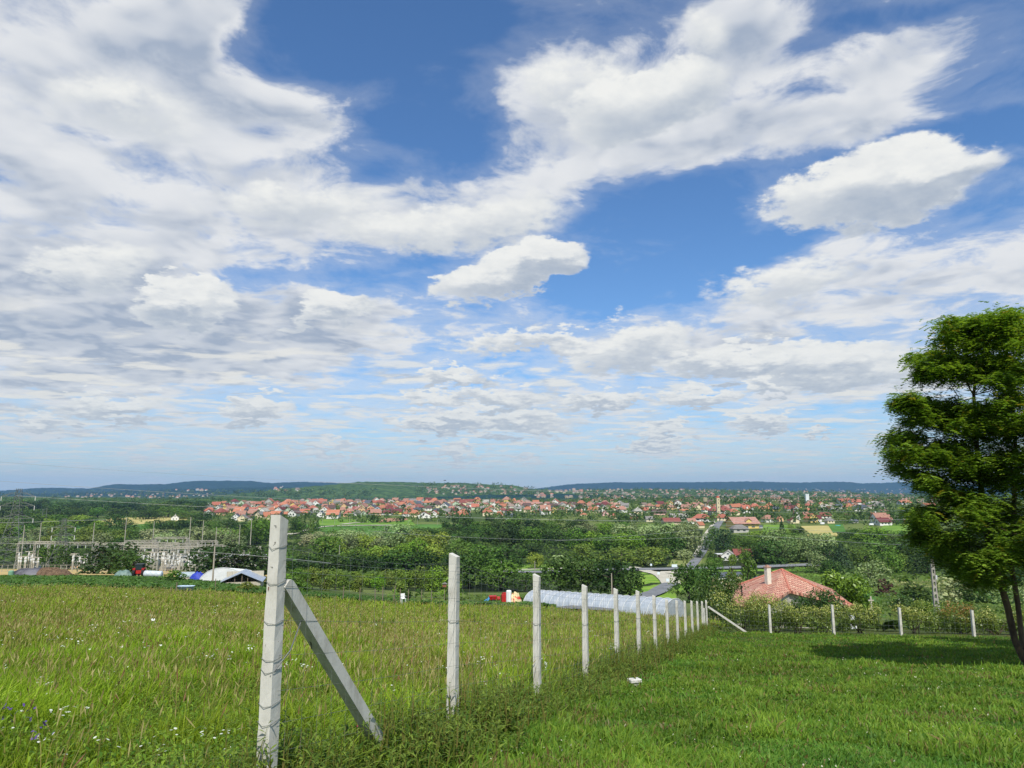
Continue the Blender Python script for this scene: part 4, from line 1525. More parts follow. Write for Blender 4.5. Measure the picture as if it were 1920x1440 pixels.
# chair
g = P(756, 1133, 74)
g = on(g.x, g.y, .3)
ch = thing('plastic_chair', 'white plastic garden chair at the edge of the bean field', 'chair', g, .5)
Mw = material('white_plastic', rgb(232, 232, 228), rough=.4)
MB().box((0, 0, .44), (.46, .44, .03)).build('seat', Mw, ch, bevel=.01)
MB().box((0, .22, .68), (.44, .03, .46)).build('backrest', Mw, ch, bevel=.01)
for sx in (-.2, .2):
    for sy in (-.19, .19):
        MB().beam((sx, sy, -.3), (sx * .95, sy * .95, .43), .04).build('leg', Mw, ch)
    MB().box((sx * 1.12, 0, .66), (.04, .42, .03)).build('armrest', Mw, ch)
# bird box on a pole
g = P(833, 1134, 80)
g = on(g.x, g.y)
bb = thing('bird_box', 'red brown bird box on a thin pole among the orchard shrubs', 'bird box', g)
MB().beam((0, 0, 0), (0, 0, 2.1), .06).build('pole', M_wood, bb)
MB().box((0, 0, 2.3), (.42, .36, .34)).build('box_body', material('bird_box_wood', rgb(150, 96, 74), rgb(120, 80, 60), 10), bb)
m = MB()
m.add([(-.3, -.26, 2.46), (.3, -.26, 2.46), (.3, .26, 2.46), (-.3, .26, 2.46), (0, -.26, 2.62), (0, .26, 2.62)], [(0, 1, 4), (2, 3, 5), (0, 4, 5, 3), (1, 2, 5, 4), (0, 3, 2, 1)])
m.build('roof', material('felt_grey', rgb(130, 126, 120)), bb)

# farm machine and heaps near the polytunnel
Mred, Mblue = material('red_paint', rgb(190, 44, 40), rgb(160, 36, 34), 3, .5), material('light_blue_paint', rgb(96, 170, 216), rgb(76, 150, 200), 3, .5)


def wheel(m, c, r_, w_, ax=(1, 0, 0)):
    c, ax = np.array(c, float), np.array(ax, float)
    m.tube([c - ax * w_ / 2, c + ax * w_ / 2], r_, 14)
    return m


g = P(927, 1134, 92)
g = on(g.x, g.y, .35)
t = thing('farm_seeder', 'red farm seeder with a pale blue drawbar parked beyond the meadow', 'farm machine', g, .1, None, (.7, .7, .6))
m = MB()
m.add([(-.8, -.5, .7), (.3, -.5, .7), (.3, .5, .7), (-.8, .5, .7), (-1.0, -.7, 1.5), (.4, -.7, 1.5), (.4, .7, 1.5), (-1.0, .7, 1.5)], [(3, 2, 1, 0), (4, 5, 6, 7), (0, 1, 5, 4), (1, 2, 6, 5), (2, 3, 7, 6), (3, 0, 4, 7)])
m.build('hopper', Mred, t, bevel=.03)
m = MB()
m.tube([(.5, 0, .9), (1.0, 0, .9)], .45, 12)
m.build('drum', Mred, t, smooth=False)
m = MB()
for a, c in (((-.9, 0, 1.0), (-2.0, -.1, .45)), ((-.9, .3, 1.3), (-1.5, .2, .4)), ((-.9, -.4, 1.2), (-1.4, -.6, .3)), ((-1.5, -.5, .7), (-1.5, .5, .7))):
    m.beam(a, c, .12)
m.build('drawbar', Mblue, t)
for sy in (-.85, .85):
    wheel(MB(), (-.2, sy, .45), .45, .18, (0, 1, 0)).build('wheel', material('rubber', rgb(34, 34, 34)), t)
g = P(945, 1134, 91)
g = on(g.x, g.y, .35)
tag(MB().box((0, 0, .6), (.65, .6, 1.0), .2).box((.05, .03, 1.15), (.5, .4, .3), .5).build('red_crate', Mred, None, g, bevel=.03), 'red crate full of gear beside the white barrel', 'crate')
g = P(951, 1134, 90)
g = on(g.x + .2, g.y - .6, .35)
tag(MB().tube([(0, 0, 0), (0, 0, .1), (0, 0, 1.5), (0, 0, 1.6)], [.3, .34, .34, .2], 14).build('white_barrel', Mw, None, g), 'upright white plastic barrel beside the red crate', 'barrel')


def heap(name, lab, cat, px, py, Y, L, W_, hgt, mat, seed, n=22, rough=.3, z=0):
    g = P(px, py, Y)
    g = on(g.x, g.y, z)
    r = np.random.default_rng(seed)
    x = np.linspace(-1, 1, n)
    X, Yy = np.meshgrid(x, x)
    rr_ = np.sqrt(X ** 2 + Yy ** 2)
    Z = np.clip(1 - rr_ ** 2.4, 0, 1) ** .7 * hgt * (1 + rough * (vnoise(X * 4 + seed, Yy * 4, seed) - .5) * 2) + (vnoise(X * 12, Yy * 12, seed) - .5) * rough * .3 * hgt * (rr_ < .95)
    V = np.stack([X * L / 2, Yy * W_ / 2, np.where(rr_ < 1, Z, -.1)], -1).reshape(-1, 3)
    i = np.arange((n - 1) * n).reshape(n - 1, n)[:, :-1].ravel()
    o = ob(name, mesh_np(name, V, np.stack([i, i + 1, i + n + 1, i + n], 1), mat, True), None, g)
    return tag(o, lab, cat)


heap('pepper_sacks', 'heap of red and cream sacks beside the polytunnel end', 'heap', 965, 1134, 90, 1.9, 1.4, 1.2, material('sack_heap', rgb(196, 60, 48), rgb(214, 196, 150), 2.2, .8, lo=.42, hi=.5, bump=.05), 5, z=.35)
heap('brown_heap', 'heap of brown brushwood behind the dark green crop', 'heap', 98, 1086, 150, 8.0, 5, 1.5, material('brushwood', rgb(84, 66, 50), rgb(120, 98, 76), 2.5, 1, bump=.2, bscale=4), 6, rough=.35)
heap('sheeted_clamp', 'low clamp covered with dark sheeting next to the brown heap', 'clamp', 58, 1083, 150, 9, 5, 1.5, material('black_sheet', rgb(46, 44, 44), rgb(110, 108, 112), .25, .5), 8, rough=.1)
heap('green_tarpaulin_heap', 'small heap under a grey green tarpaulin near the tractor', 'heap', 230, 1088, 146, 3.6, 2.4, 1.1, material('greengrey_tarp', rgb(96, 120, 112), rgb(120, 140, 130), 1, .6), 9)
for i, (px, w_) in enumerate(((276, 1.3), (286, 1.5), (296, 1.5))):
    g = P(px, 1089, 142)
    g = on(g.x, g.y)
    tag(MB().tube([(-w_ / 2, 0, .62), (-w_ / 2 + .1, 0, .62), (w_ / 2 - .1, 0, .62), (w_ / 2, 0, .62)], [.5, .64, .64, .5], 14).build('wrapped_bale', material('white_wrap', rgb(206, 212, 214), rgb(180, 188, 192), 2, .5), None, g, smooth=True),
        'white plastic wrapped bale, ' + ('closest to the tractor' if i == 0 else 'middle of three beside the tractor' if i == 1 else 'last of three, against the small bush'), 'bale', 'white wrapped bales in a line')
for i, px in enumerate((20,)):
    g = P(px, 1082, 146)
    g = on(g.x, g.y)
    tag(MB().tube([(0, 0, 0), (0, 0, .9), (0, 0, 1.05)], [.5, .5, .2], 14).build('green_tank', material('green_plastic', rgb(120, 160, 130), rough=.5), None, g, smooth=False), 'small pale green tank standing in the crop near the dark clamp', 'tank')

# tractor seen from behind
g = P(261, 1090, 145)
g = on(g.x, g.y)
t = thing('tractor', 'red tractor with a dark glass cab parked beside the white bales', 'tractor', g, .15)
Mdark, Mgl = MATS['rubber'], material('dark_glass', rgb(40, 52, 56), rough=.15, spec=.6)
MB().box((0, .9, 1.15), (.85, 2.2, .8)).box((0, -.2, .95), (1.1, 1.2, .7)).build('body', Mred, t, bevel=.05)
MB().box((0, -.2, 1.9), (1.35, 1.3, 1.1)).build('cab', Mgl, t, bevel=.08)
MB().box((0, -.2, 2.5), (1.5, 1.5, .12)).build('cab_roof', material('cab_roof_grey', rgb(70, 74, 76)), t, bevel=.03)
for sx in (-1, 1):
    wheel(MB(), (sx * .85, -.5, .8), .8, .45).build('rear_wheel', Mdark, t)
    wheel(MB(), (sx * .75, 1.7, .5), .5, .3).build('front_wheel', Mdark, t)
    MB().box((sx * .85, -.5, 1.68), (.5, 1.1, .08)).box((sx * .85, -.98, 1.4), (.5, .08, .5)).build('mudguard', Mred, t, bevel=.02)
    MB().beam((sx * .7, .5, 2.2), (sx * 1.25, .5, 2.2), .05).box((sx * 1.25, .5, 2.1), (.18, .06, .4)).build('mirror', Mdark, t)

# white barrel vaulted tent, open shed, blue tarpaulin, silver shelter
M_pvc = material('white_pvc', rgb(226, 226, 222), rgb(212, 214, 212), .6, .5, bump=.03, bscale=1.2)


def barrel_tent():
    a = P(416, 1098, 118)
    a = on(a.x, a.y)
    b_ = P(452, 1092, 136)
    b_ = on(b_.x, b_.y)
    t = thing('tent_shed', 'white barrel roofed tent behind the timber pole', 'tent', a)
    d = b_ - a
    s = Vector((d.y, -d.x, 0)).normalized()
    V, Fs = [], []
    K, n, r_ = 14, 10, 3.7
    for i in range(n + 1):
        c = d * (i / n)
        q = .985 if i % 2 else 1.0
        for k in range(K + 1):
            an = math.pi * k / K
            V.append(c + s * math.cos(an) * r_ * q + Vector((0, 0, math.sin(an) * 2.6 * q)))
        if i:
            f = (i - 1) * (K + 1)
            Fs += [(f + k, f + k + 1, f + K + 2 + k, f + K + 1 + k) for k in range(K)]
    Fs += [tuple(range(K + 1)), tuple(range(n * (K + 1), (n + 1) * (K + 1)))[::-1]]
    m = MB()
    m.add([tuple(v) for v in V], Fs)
    m.build('cover', M_pvc, t)
    for i in range(0, 11, 2):
        c = d * (i / n)
        MB().tube([c + s * math.cos(math.pi * k / K) * (r_ + .03) + Vector((0, 0, math.sin(math.pi * k / K) * 2.63)) for k in range(K + 1)], .05, 4).build('hoop', M_rib, t)


barrel_tent()


def open_shed():
    g = P(455, 1104, 108)
    g = on(g.x, g.y)
    t = thing('open_shed', 'grey board shed with a silver gable roof beside the white tent', 'shed', g, .25)
    Msil = material('silver_sheet', rgb(176, 186, 196), rgb(156, 166, 178), 1.2, .35, metal=.3, stretch=(8, 1, 1))
    Mbd = material('pale_boards', rgb(196, 188, 166), rgb(168, 160, 140), 3, .9, stretch=(9, 9, .3))
    W_, L_, hw, hr = 5.4, 5.0, 1.05, 2.35
    MB().box((0, -L_ / 2, hw / 2), (W_, .08, hw)).box((-W_ / 2, 0, hw / 2), (.08, L_, hw)).box((W_ / 2, 0, hw / 2), (.08, L_, hw)).box((0, L_ / 2, hw), (W_, .08, hw * 2)).build('wall', Mbd, t)
    e = .35
    for sx in (-1, 1):
        m = MB()
        ux = Vector((sx * (W_ / 2 + e), 0, hw - .05))
        m.add([(0, -L_ / 2 - e, hr), (0, L_ / 2 + e, hr), (ux.x, L_ / 2 + e, ux.z), (ux.x, -L_ / 2 - e, ux.z), (0, -L_ / 2 - e, hr + .06), (0, L_ / 2 + e, hr + .06), (ux.x, L_ / 2 + e, ux.z + .06), (ux.x, -L_ / 2 - e, ux.z + .06)],
              [(0, 1, 2, 3), (7, 6, 5, 4), (0, 3, 7, 4), (1, 5, 6, 2), (3, 2, 6, 7)])
        m.build('roof', Msil, t)
    for sx in (-.9, .1, .9):
        MB().beam((sx, -L_ / 2, hw), (sx, -L_ / 2, hr - abs(sx) * .48), .10).build('post', M_wood, t)


open_shed()
heap('blue_tarpaulin', 'bright blue tarpaulin heaped over stored goods before the dark trees', 'tarpaulin', 371, 1088, 142, 3.4, 2.2, 1.45, material('blue_tarp', rgb(40, 54, 150), rgb(54, 72, 176), 1.5, .5, bump=.06), 12, rough=.22)
g = P(350, 1088, 143)
g = on(g.x, g.y)
t = thing('sheet_shelter', 'small silver corrugated shelter beside the blue tarpaulin', 'shelter', g, .1)
m = MB()
K = 10
V = []
for i in (0, 1):
    for k in range(K + 1):
        an = math.pi * k / K
        V.append((-1.6 + 3.2 * i, -math.cos(an) * 1.1, .55 + math.sin(an) * .9))
m.add(V, [(k, k + 1, K + 2 + k, K + 1 + k) for k in range(K)] + [tuple(range(K + 1)), tuple(range(K + 1, 2 * K + 2))[::-1]])
m.build('roof', material('corrugated_silver', rgb(170, 182, 184), rgb(132, 146, 148), 1, .4, stretch=(9, 1, 1)), t)
MB().box((0, 0, .28), (3.0, 2.0, .56)).build('wall', MATS['pale_boards'], t)

# ---------------------------------------------------------------- poles
def pole(lab, px, pt, pb, Y, r_=.12, arm=0.0, mat=None, name='utility_pole', group=None, lamp=False):
    a = P(px, pb, Y)
    g = on(a.x, a.y)
    h = uv_of(px, pt)[1] * Y - g.z
    t = thing(name, lab, name.replace('_', ' '), g, rng.uniform(-.2, .2), group)
    MB().tube([(0, 0, -.3), (0, 0, h)], [r_, r_ * .7], 8).build('pole_shaft', mat or M_wood, t)
    if arm:
        MB().beam((-arm / 2, 0, h - .3), (arm / 2, 0, h - .3), r_ * .8).build('cross_arm', mat or M_wood, t)
        for s in (-.45, 0, .45):
            MB().tube([(s * arm, 0, h - .25), (s * arm, 0, h - .02)], r_ * .4, 6).build('insulator', M_rib, t)
    if lamp:
        MB().beam((0, 0, h), (1.3, 0, h + .15), .08).box((1.5, 0, h + .13), (.6, .2, .12)).build('lamp_head', M_rib, t)
    return t


M_pole = material('pale_timber', rgb(176, 166, 146), rgb(150, 140, 122), 2, .9, stretch=(1, 1, .1))
M_cpole = material('concrete_pole', rgb(168, 162, 150), rgb(146, 142, 132), 2, .9)
pole('pale timber pole rising in front of the white tent', 398, 1024, 1100, 112, .15, 0, M_pole)
pole('slim timber pole standing behind the polytunnel', 1148, 1075, 1140, 104, .10, 0, M_pole)
pole('pole beside the lone roadside willow', 1003, 1052, 1080, 250, .16, 0, M_cpole)
pole('short pole at the roadside bushes', 940, 1052, 1065, 260, .14, 0, M_cpole)
pole('thin pole rising from the dark row of trees behind the strut', 636, 1022, 1046, 300, .16, 0, M_cpole)


def pierced_pole():
    Y = 66
    a = P(1756, 1146, Y)
    g = on(a.x, a.y)
    h = uv_of(1750, 1053)[1] * Y - g.z
    t = thing('pierced_concrete_pole', 'tall pierced concrete electricity pole with a sloping stay beyond the hedge', 'utility pole', g)
    m = MB()
    w0, w1 = .19, .11
    for s in (-1, 1):
        m.beam((s * w0, 0, -.5), (s * w1, 0, h), .085, .18, (0, 1, 0))
    n = 11
    for k in range(n + 1):
        z = h * k / n
        m.box((0, 0, z - .06), (2 * (w0 + (w1 - w0) * k / n), .15, .20 if k < n else .5))
    m.build('pole_shaft', M_cpole, t)
    MB().beam((.55, .2, -.5), (.12, 0, h * .56), .15, .13).build('stay', M_cpole, t)
    MB().tube([(.22, -.1, h * .74), (.22, -.1, h * .80)], .07, 8).build('insulator', M_rib, t)


pierced_pole()

# stone cross
g = P(1635, 1152, 84)
g = on(g.x, g.y)
M_st = material('pale_stone', rgb(206, 198, 182), rgb(176, 168, 150), 3, .9)
zt = uv_of(1635, 1118)[1] * 84 - g.z
t = thing('stone_cross', 'pale wayside stone cross standing in the field behind the hedge', 'cross', g)
MB().tube([(0, 0, 0), (0, 0, zt * .35), (0, 0, zt * .62)], [.55, .36, .16], 4).build('pedestal', M_st, t)
MB().box((0, 0, zt * .80), (.13, .12, zt * .40)).box((0, 0, zt * .86), (.62, .11, .12)).build('cross_arms', M_st, t)
g = P(1585, 1152, 62)
g = on(g.x, g.y)
tag(MB().box((0, 0, .5), (1.6, .9, .7), .4).box((.2, .1, 1.0), (1.0, .6, .5), .1).build('garden_bin', M_pvc, None, g, bevel=.06), 'white sheeted garden bin at the end of the pink roof', 'garden bin')

# ---------------------------------------------------------------- fields, roads and the bean crop
def field_mat(name, c1, c2, scale=.08, stretch=None, rough=.95):
    return material(name, c1, c2, scale, rough, coords='World', detail=6, spec=.05, bump=.05, bscale=2.5, stretch=stretch)


M_asph = field_mat('asphalt', rgb(112, 114, 116), rgb(128, 130, 130), .2)
M_gravel = field_mat('pale_gravel', rgb(196, 190, 172), rgb(176, 170, 150), .3)
M_mark = material('road_paint', rgb(224, 224, 218), rough=.7)


def quad_field(name, corners, mat, n=14, dz=.06, Y=None):
    g = [G(*c) for c in corners]
    V = []
    for j in range(n + 1):
        for i in range(n + 1):
            a = g[0].lerp(g[1], i / n)
            b_ = g[3].lerp(g[2], i / n)
            p = a.lerp(b_, j / n)
            V.append((p.x, p.y, float(H(p.x, p.y)) + dz))
    i = np.arange(n * (n + 1)).reshape(n, n + 1)[:, :-1].ravel()
    F_ = np.stack([i, i + 1, i + n + 2, i + n + 1], 1)
    V = np.array(V)
    a, b_, c = V[F_[0, 0]], V[F_[0, 1]], V[F_[0, 2]]
    if np.cross(b_ - a, c - a)[2] < 0:
        F_ = F_[:, ::-1]
    return struct(ob(name, mesh_np(name, V, F_, mat, True)))


def strip(name, pts, width, mat, dz=.10, n=60, world=False):
    P_ = [np.array(p[:2]) if world else np.array(G(*p[:2]))[:2] for p in pts]
    P_ = np.array(P_)
    t = np.linspace(0, len(P_) - 1, n)
    # Catmull-Rom
    def cr(tt):
        i = int(min(max(math.floor(tt), 0), len(P_) - 2))
        f = tt - i
        p0, p1, p2, p3 = P_[max(i - 1, 0)], P_[i], P_[i + 1], P_[min(i + 2, len(P_) - 1)]
        return .5 * ((2 * p1) + (-p0 + p2) * f + (2 * p0 - 5 * p1 + 4 * p2 - p3) * f * f + (-p0 + 3 * p1 - 3 * p2 + p3) * f ** 3)
    C = np.array([cr(x) for x in t])
    T = np.gradient(C, axis=0)
    T /= np.linalg.norm(T, axis=1)[:, None]
    Nn = np.stack([-T[:, 1], T[:, 0]], 1)
    ws = np.interp(t, np.arange(len(width)), width) if hasattr(width, '__len__') else np.full(n, width)
    V = []
    for k in (-.5, 0, .5):
        q = C + Nn * (ws * k)[:, None]
        V.append(np.column_stack([q, H(q[:, 0], q[:, 1]) + dz]))
    V = np.concatenate(V)
    i = np.arange(n - 1)
    F_ = np.concatenate([np.stack([i + n * k, i + n * k + 1, i + n * (k + 1) + 1, i + n * (k + 1)], 1) for k in (0, 1)])
    a, b_, c = V[F_[0, 0]], V[F_[0, 1]], V[F_[0, 2]]
    if np.cross(b_ - a, c - a)[2] < 0:
        F_ = F_[:, ::-1]
    o = struct(ob(name, mesh_np(name, V, F_, mat, True)))
    return C


Mg = field_mat('golden_stubble', rgb(176, 152, 98), rgb(192, 170, 116), .15)
Mtan = field_mat('dry_meadow', rgb(168, 158, 96), rgb(186, 172, 112), .05)
Mgr = field_mat('mown_green', rgb(92, 128, 48), rgb(118, 148, 60), .04)
Mgr2 = field_mat('young_crop_green', rgb(70, 108, 46), rgb(92, 130, 58), .03)
Mdk = field_mat('woodland_floor', rgb(34, 46, 24), rgb(52, 62, 32), .05)
Mbr = field_mat('ploughed_soil', rgb(150, 112, 88), rgb(168, 132, 106), .06)
quad_field('woodland_floor', [(-300, 1062), (560, 1075), (560, 990), (-300, 965)], Mdk, 30, .03)
quad_field('wooded_valley_floor', [(560, 1098), (1260, 1098), (1320, 992), (560, 1000)], Mdk, 30, .035)
quad_field('wooded_stream_bank', [(1320, 1100), (2250, 1100), (2250, 1003), (1345, 1003)], Mdk, 24, .03)
quad_field('golden_field', [(-250, 1081), (540, 1094), (540, 1080), (-250, 1066)], Mg, 20, .10)
quad_field('dry_field', [(150, 990), (345, 978), (365, 966), (205, 972)], Mtan, 14, .5)
quad_field('green_field', [(110, 1001), (280, 995), (330, 981), (120, 986)], Mgr2, 14, .4)
quad_field('small_green_field', [(400, 1002), (450, 1002), (452, 989), (398, 990)], Mgr, 10, .4)
quad_field('valley_field', [(600, 1010), (905, 1010), (905, 984), (560, 984)], Mgr2, 16, .2)
quad_field('mown_strip', [(742, 998), (900, 1000), (900, 994), (742, 991)], Mgr, 12, .5)
quad_field('roadside_grass', [(590, 985), (780, 986), (770, 975), (600, 974)], Mgr, 12, .4)
quad_field('ploughed_field', [(708, 981), (765, 976), (762, 972), (718, 973)], Mbr, 10, .7)
quad_field('village_meadow', [(1428, 1002), (1500, 1006), (1490, 984), (1432, 984)], Mgr, 12, .3)
quad_field('hay_field', [(1518, 1010), (1572, 1006), (1560, 986), (1502, 987)], Mtan, 12, .3)
quad_field('garden_lawn', [(1562, 1000), (1586, 998), (1580, 983), (1552, 984)], Mgr2, 8, .45)
quad_field('far_meadow', [(1640, 1002), (1760, 1006), (1760, 984), (1660, 983)], Mgr, 12, .3)
quad_field('junction_grass', [(1165, 1128), (1270, 1128), (1262, 1072), (1180, 1074)], field_mat('bright_verge', rgb(104, 142, 48), rgb(136, 160, 66), .12), 14, .06)
quad_field('east_verge', [(1262, 1112), (1450, 1105), (1520, 1066), (1290, 1070)], Mgr, 14, .05)
quad_field('roadside_meadow', [(1450, 1108), (1640, 1108), (1600, 1066), (1490, 1064)], Mgr, 12, .06)
quad_field('reed_meadow', [(1250, 1062), (1312, 1062), (1318, 1046), (1262, 1047)], field_mat('reeds', rgb(120, 128, 72), rgb(140, 146, 92), .1), 8, .10)
quad_field('cross_field', [(1560, 1165), (1960, 1180), (1960, 1108), (1570, 1108)], Mgr2, 16, .05)
quad_field('fallow_patch', [(1640, 1098), (1790, 1104), (1780, 1084), (1650, 1084)], field_mat('pale_fallow', rgb(150, 148, 96), rgb(120, 130, 72), .1), 10, .09)
quad_field('willow_meadow', [(940, 1080), (1040, 1080), (1040, 1058), (950, 1060)], Mgr, 10, .08)

strip('main_road', [(700, 1078), (870, 1074.5), (1020, 1073.5), (1110, 1070), (1200, 1068.5), (1290, 1067), (1400, 1065), (1520, 1060), (1600, 1060)], 9, M_asph, .45, 90)
strip('cycle_path', [(860, 1069), (945, 1068.2), (1030, 1066.5), (1100, 1064)], 3.2, M_gravel, .12, 30)
strip('slip_road', [(1168, 1062.5), (1190, 1066), (1215, 1072.5), (1238, 1077), (1252, 1085), (1259, 1097)], [5, 6, 6, 8, 8, 6], M_gravel, .38, 50)
strip('junction_apron', [(1238, 1073.5), (1262, 1074), (1290, 1072)], [5, 9, 6], M_gravel, .33, 24)
strip('side_road', [(1260, 1095), (1240, 1106), (1205, 1122), (1150, 1138), (1090, 1150)], 5.2, M_asph, .42, 40)
strip('village_street', [(1292, 1067), (1308, 1048), (1318, 1034), (1325, 1018), (1334, 1003), (1342, 990), (1351, 976)], [5, 5, 5, 5.5, 6.5, 7, 7], M_asph, .50, 60)
strip('street_pavement', [(1301, 1046), (1311, 1030), (1318, 1012), (1326, 998), (1334, 987), (1342, 977)], 2.6, M_gravel, .55, 40)
C_ = strip('centre_line', [(880, 1074.4), (1020, 1073.4), (1110, 1069.9), (1200, 1068.4), (1290, 1066.9), (1400, 1064.9), (1520, 1059.9)], .35, M_mark, .50, 80)
strip('country_road', [(520, 1006), (560, 999), (600, 989), (640, 986.5), (700, 985.5), (735, 985.5)], 9, M_gravel, .6, 30)
strip('country_lane', [(640, 984), (668, 981), (690, 980)], 7, M_gravel, .7, 12)


def leaf_cover(name, X, Y, hgt, s, c1, c2, seed, label=None, mat=None, cl=.5):
    """ground cover: leaf quads in low clumps"""
    r = np.random.default_rng(seed)
    n = len(X)
    Z = H(X, Y) + hgt * (.25 + .75 * vnoise(X / (hgt * 2.2 + .3), Y / (hgt * 2.2 + .3), seed)) * r.uniform(.55, 1.0, n)
    C = np.stack([X, Y, Z], 1)
    N = np.stack([r.normal(0, .4, n), r.normal(-.25, .4, n), np.ones(n)], 1)
    sh = r.uniform(.7, 1.15, n)
    me = leaf_mesh(name, C, N, s, r, .45, sh)
    cc = mixc(c1, c2, np.clip(.5 * vnoise(X / (hgt * 9), Y / (hgt * 9), seed + 1) + .55 * r.random(n), 0, 1)) * sh[:, None]
    a = me.color_attributes['Col']
    k = np.ones((n * 4, 4), np.float32)
    k[:, :3] = np.repeat(cc, 4, 0)
    a.data.foreach_set('color', k.ravel())
    me.materials.clear()
    me.materials.append(mat or M_grass)
    return struct(ob(name, me), 'stuff')


r = np.random.default_rng(500)
U = r.uniform(-.97, .06, 52000)
e = meadow_edge(U)
Y = e + 1 + (r.uniform(0, 1, 52000) ** 1.1) * (np.interp(U, [-.97, -.4, -.33, .06], [56, 44, 22, 14]))
X = U * Y
leaf_cover('bean_crop', X, Y, .62, .40, rgb(48, 80, 34), rgb(108, 146, 66), 501)


def cover_px(name, regions, hgt, s, c1, c2, seed):
    r = np.random.default_rng(seed)
    xs, ys = [], []
    for (x0, y0, x1, y1, n) in regions:
        for _ in range(n):
            g = G(r.uniform(x0, x1), r.uniform(y0, y1))
            xs.append(g.x)
            ys.append(g.y)
    # five leaf clumps round each found spot
    xs, ys = np.repeat(xs, 9), np.repeat(ys, 9)
    k = ys / F * 9
    return leaf_cover(name, xs + r.normal(0, 1, len(xs)) * k * .6, ys + r.normal(0, 1, len(xs)) * k * 1.6, hgt, s, c1, c2, seed)


cover_px('valley_undergrowth', [(-200, 968, 560, 1066, 1300), (540, 990, 1255, 1062, 1300), (540, 1075, 930, 1100, 500), (1345, 1006, 2100, 1056, 700), (1560, 1056, 2100, 1100, 500)], 3.2, 1.7, rgb(52, 76, 32), rgb(110, 136, 58), 511)
cover_px('low_scrub', [(780, 1122, 1000, 1136, 420), (1255, 1075, 1450, 1120, 250), (1480, 1064, 1560, 1100, 200), (1640, 1095, 1920, 1150, 500), (1400, 1140, 1920, 1185, 700)], 1.1, .7, rgb(66, 94, 36), rgb(120, 140, 66), 512)

# ---------------------------------------------------------------- trees of the valley
TONEW = {'dark': 'dark green', 'deep': 'very dark green', 'mid': 'mid green', 'bright': 'bright green', 'olive': 'olive green', 'grey': 'grey green', 'silver': 'silvery', 'yellow': 'yellow green', 'blue': 'bluish dark green', 'purple': 'purple leaved'}
NTH = ['first', 'second', 'third', 'fourth', 'fifth', 'sixth', 'seventh', 'eighth', 'ninth', 'tenth', 'eleventh', 'twelfth', 'thirteenth', 'fourteenth', 'fifteenth', 'sixteenth', 'seventeenth', 'eighteenth', 'nineteenth', 'twentieth']


def band(where, x0, y0, x1, y1, n, w, h, kinds, tones, jy=4, seed=0, nm=None, ordinal=True):
    r = random.Random(seed * 31 + n)
    for i in range(n):
        f = (i + .5) / n
        px = x0 + (x1 - x0) * f + r.uniform(-.42, .42) * abs(x1 - x0) / n
        py = y0 + (y1 - y0) * f + r.uniform(-jy, jy)
        kd, tn = r.choice(kinds), r.choice(tones)
        word = {'conifer': 'conifer', 'smallcon': 'conifer', 'bush': 'bush', 'column': 'slender tree'}.get(kd, 'tree')
        lab = f'{TONEW[tn]} {word}, {NTH[i]} along {where}' if ordinal and n <= 20 else f'{TONEW[tn]} {word} in {where}'
        s = r.uniform(.8, 1.2)
        tree(px, py, w * s * r.uniform(.9, 1.1), h * s * r.uniform(.85, 1.1), kd, tn, lab, where if not ordinal or n > 4 else None, name=nm)


band('the far dark wood before the blue hills', 0, 956, 400, 958, 20, 40, 17, ['dome', 'broad'], ['dark', 'deep', 'mid'], 3, 1)
band('the wood behind the dry golden field', 0, 970, 400, 972, 20, 36, 18, ['dome', 'broad'], ['dark', 'mid', 'dark'], 3, 2)
band('the loose trees behind the large pylon', 0, 988, 240, 996, 15, 34, 24, ['broad', 'dome'], ['dark', 'mid', 'olive', 'yellow'], 5, 3)
band('the thicket above the substation', -20, 1012, 250, 1012, 14, 40, 26, ['dome', 'broad'], ['olive', 'mid', 'grey'], 5, 4)
band('the trees standing behind the substation gantries', 0, 1028, 250, 1030, 10, 44, 28, ['broad', 'dome'], ['grey', 'dark', 'olive'], 4, 5)
band('the dark copse between substation and village', 280, 992, 460, 992, 12, 26, 18, ['dome'], ['dark', 'deep', 'mid'], 3, 6)
band('the silvery willows behind the substation', 280, 1024, 450, 1026, 7, 52, 38, ['dome'], ['silver', 'grey'], 3, 7)
band('the trees between willows and tall post', 445, 1026, 520, 1010, 6, 40, 36, ['broad'], ['mid', 'dark', 'bright'], 4, 8)
band('the young plantation beside the country road', 545, 1002, 600, 996, 7, 18, 24, ['column', 'smallcon'], ['dark', 'mid'], 3, 9)
for a in [('large dark tree in front of the white switchgear', 205, 1077, 96, 64, 'dome', 'deep'), ('second dark tree merging with the large one before the switchgear', 246, 1078, 74, 50, 'dome', 'dark'),
          ('bright tree seen through the smaller pylon', 96, 1066, 48, 46, 'broad', 'mid'), ('dark tree at the foot of the smaller pylon', 128, 1068, 44, 44, 'broad', 'dark'),
          ('small round bush at the golden field edge below the smaller pylon', 100, 1072, 22, 16, 'bush', 'dark'),
          ('dark domed tree behind the white tent', 396, 1080, 96, 58, 'dome', 'deep'), ('dark domed tree above the silver shed', 445, 1082, 100, 62, 'dome', 'deep'), ('dark domed tree touching the tall concrete post', 505, 1084, 96, 58, 'dome', 'dark'),
          ('bushy tree growing beside the white wrapped bales', 327, 1092, 42, 22, 'bush', 'mid'), ('low bush at the foot of the bushy tree by the bales', 310, 1093, 30, 10, 'bush', 'dark'),
          ('bramble bush before the open silver shed', 462, 1112, 40, 20, 'bush', 'olive'), ('sparse bush leaning on the silver shed', 492, 1100, 26, 18, 'bush', 'dark')]:
    tree(a[1], a[2], a[3], a[4], a[5], a[6], a[0])
band('the first row of willows behind the strut', 560, 1022, 790, 1018, 9, 44, 30, ['dome'], ['grey', 'mid', 'silver'], 4, 11)
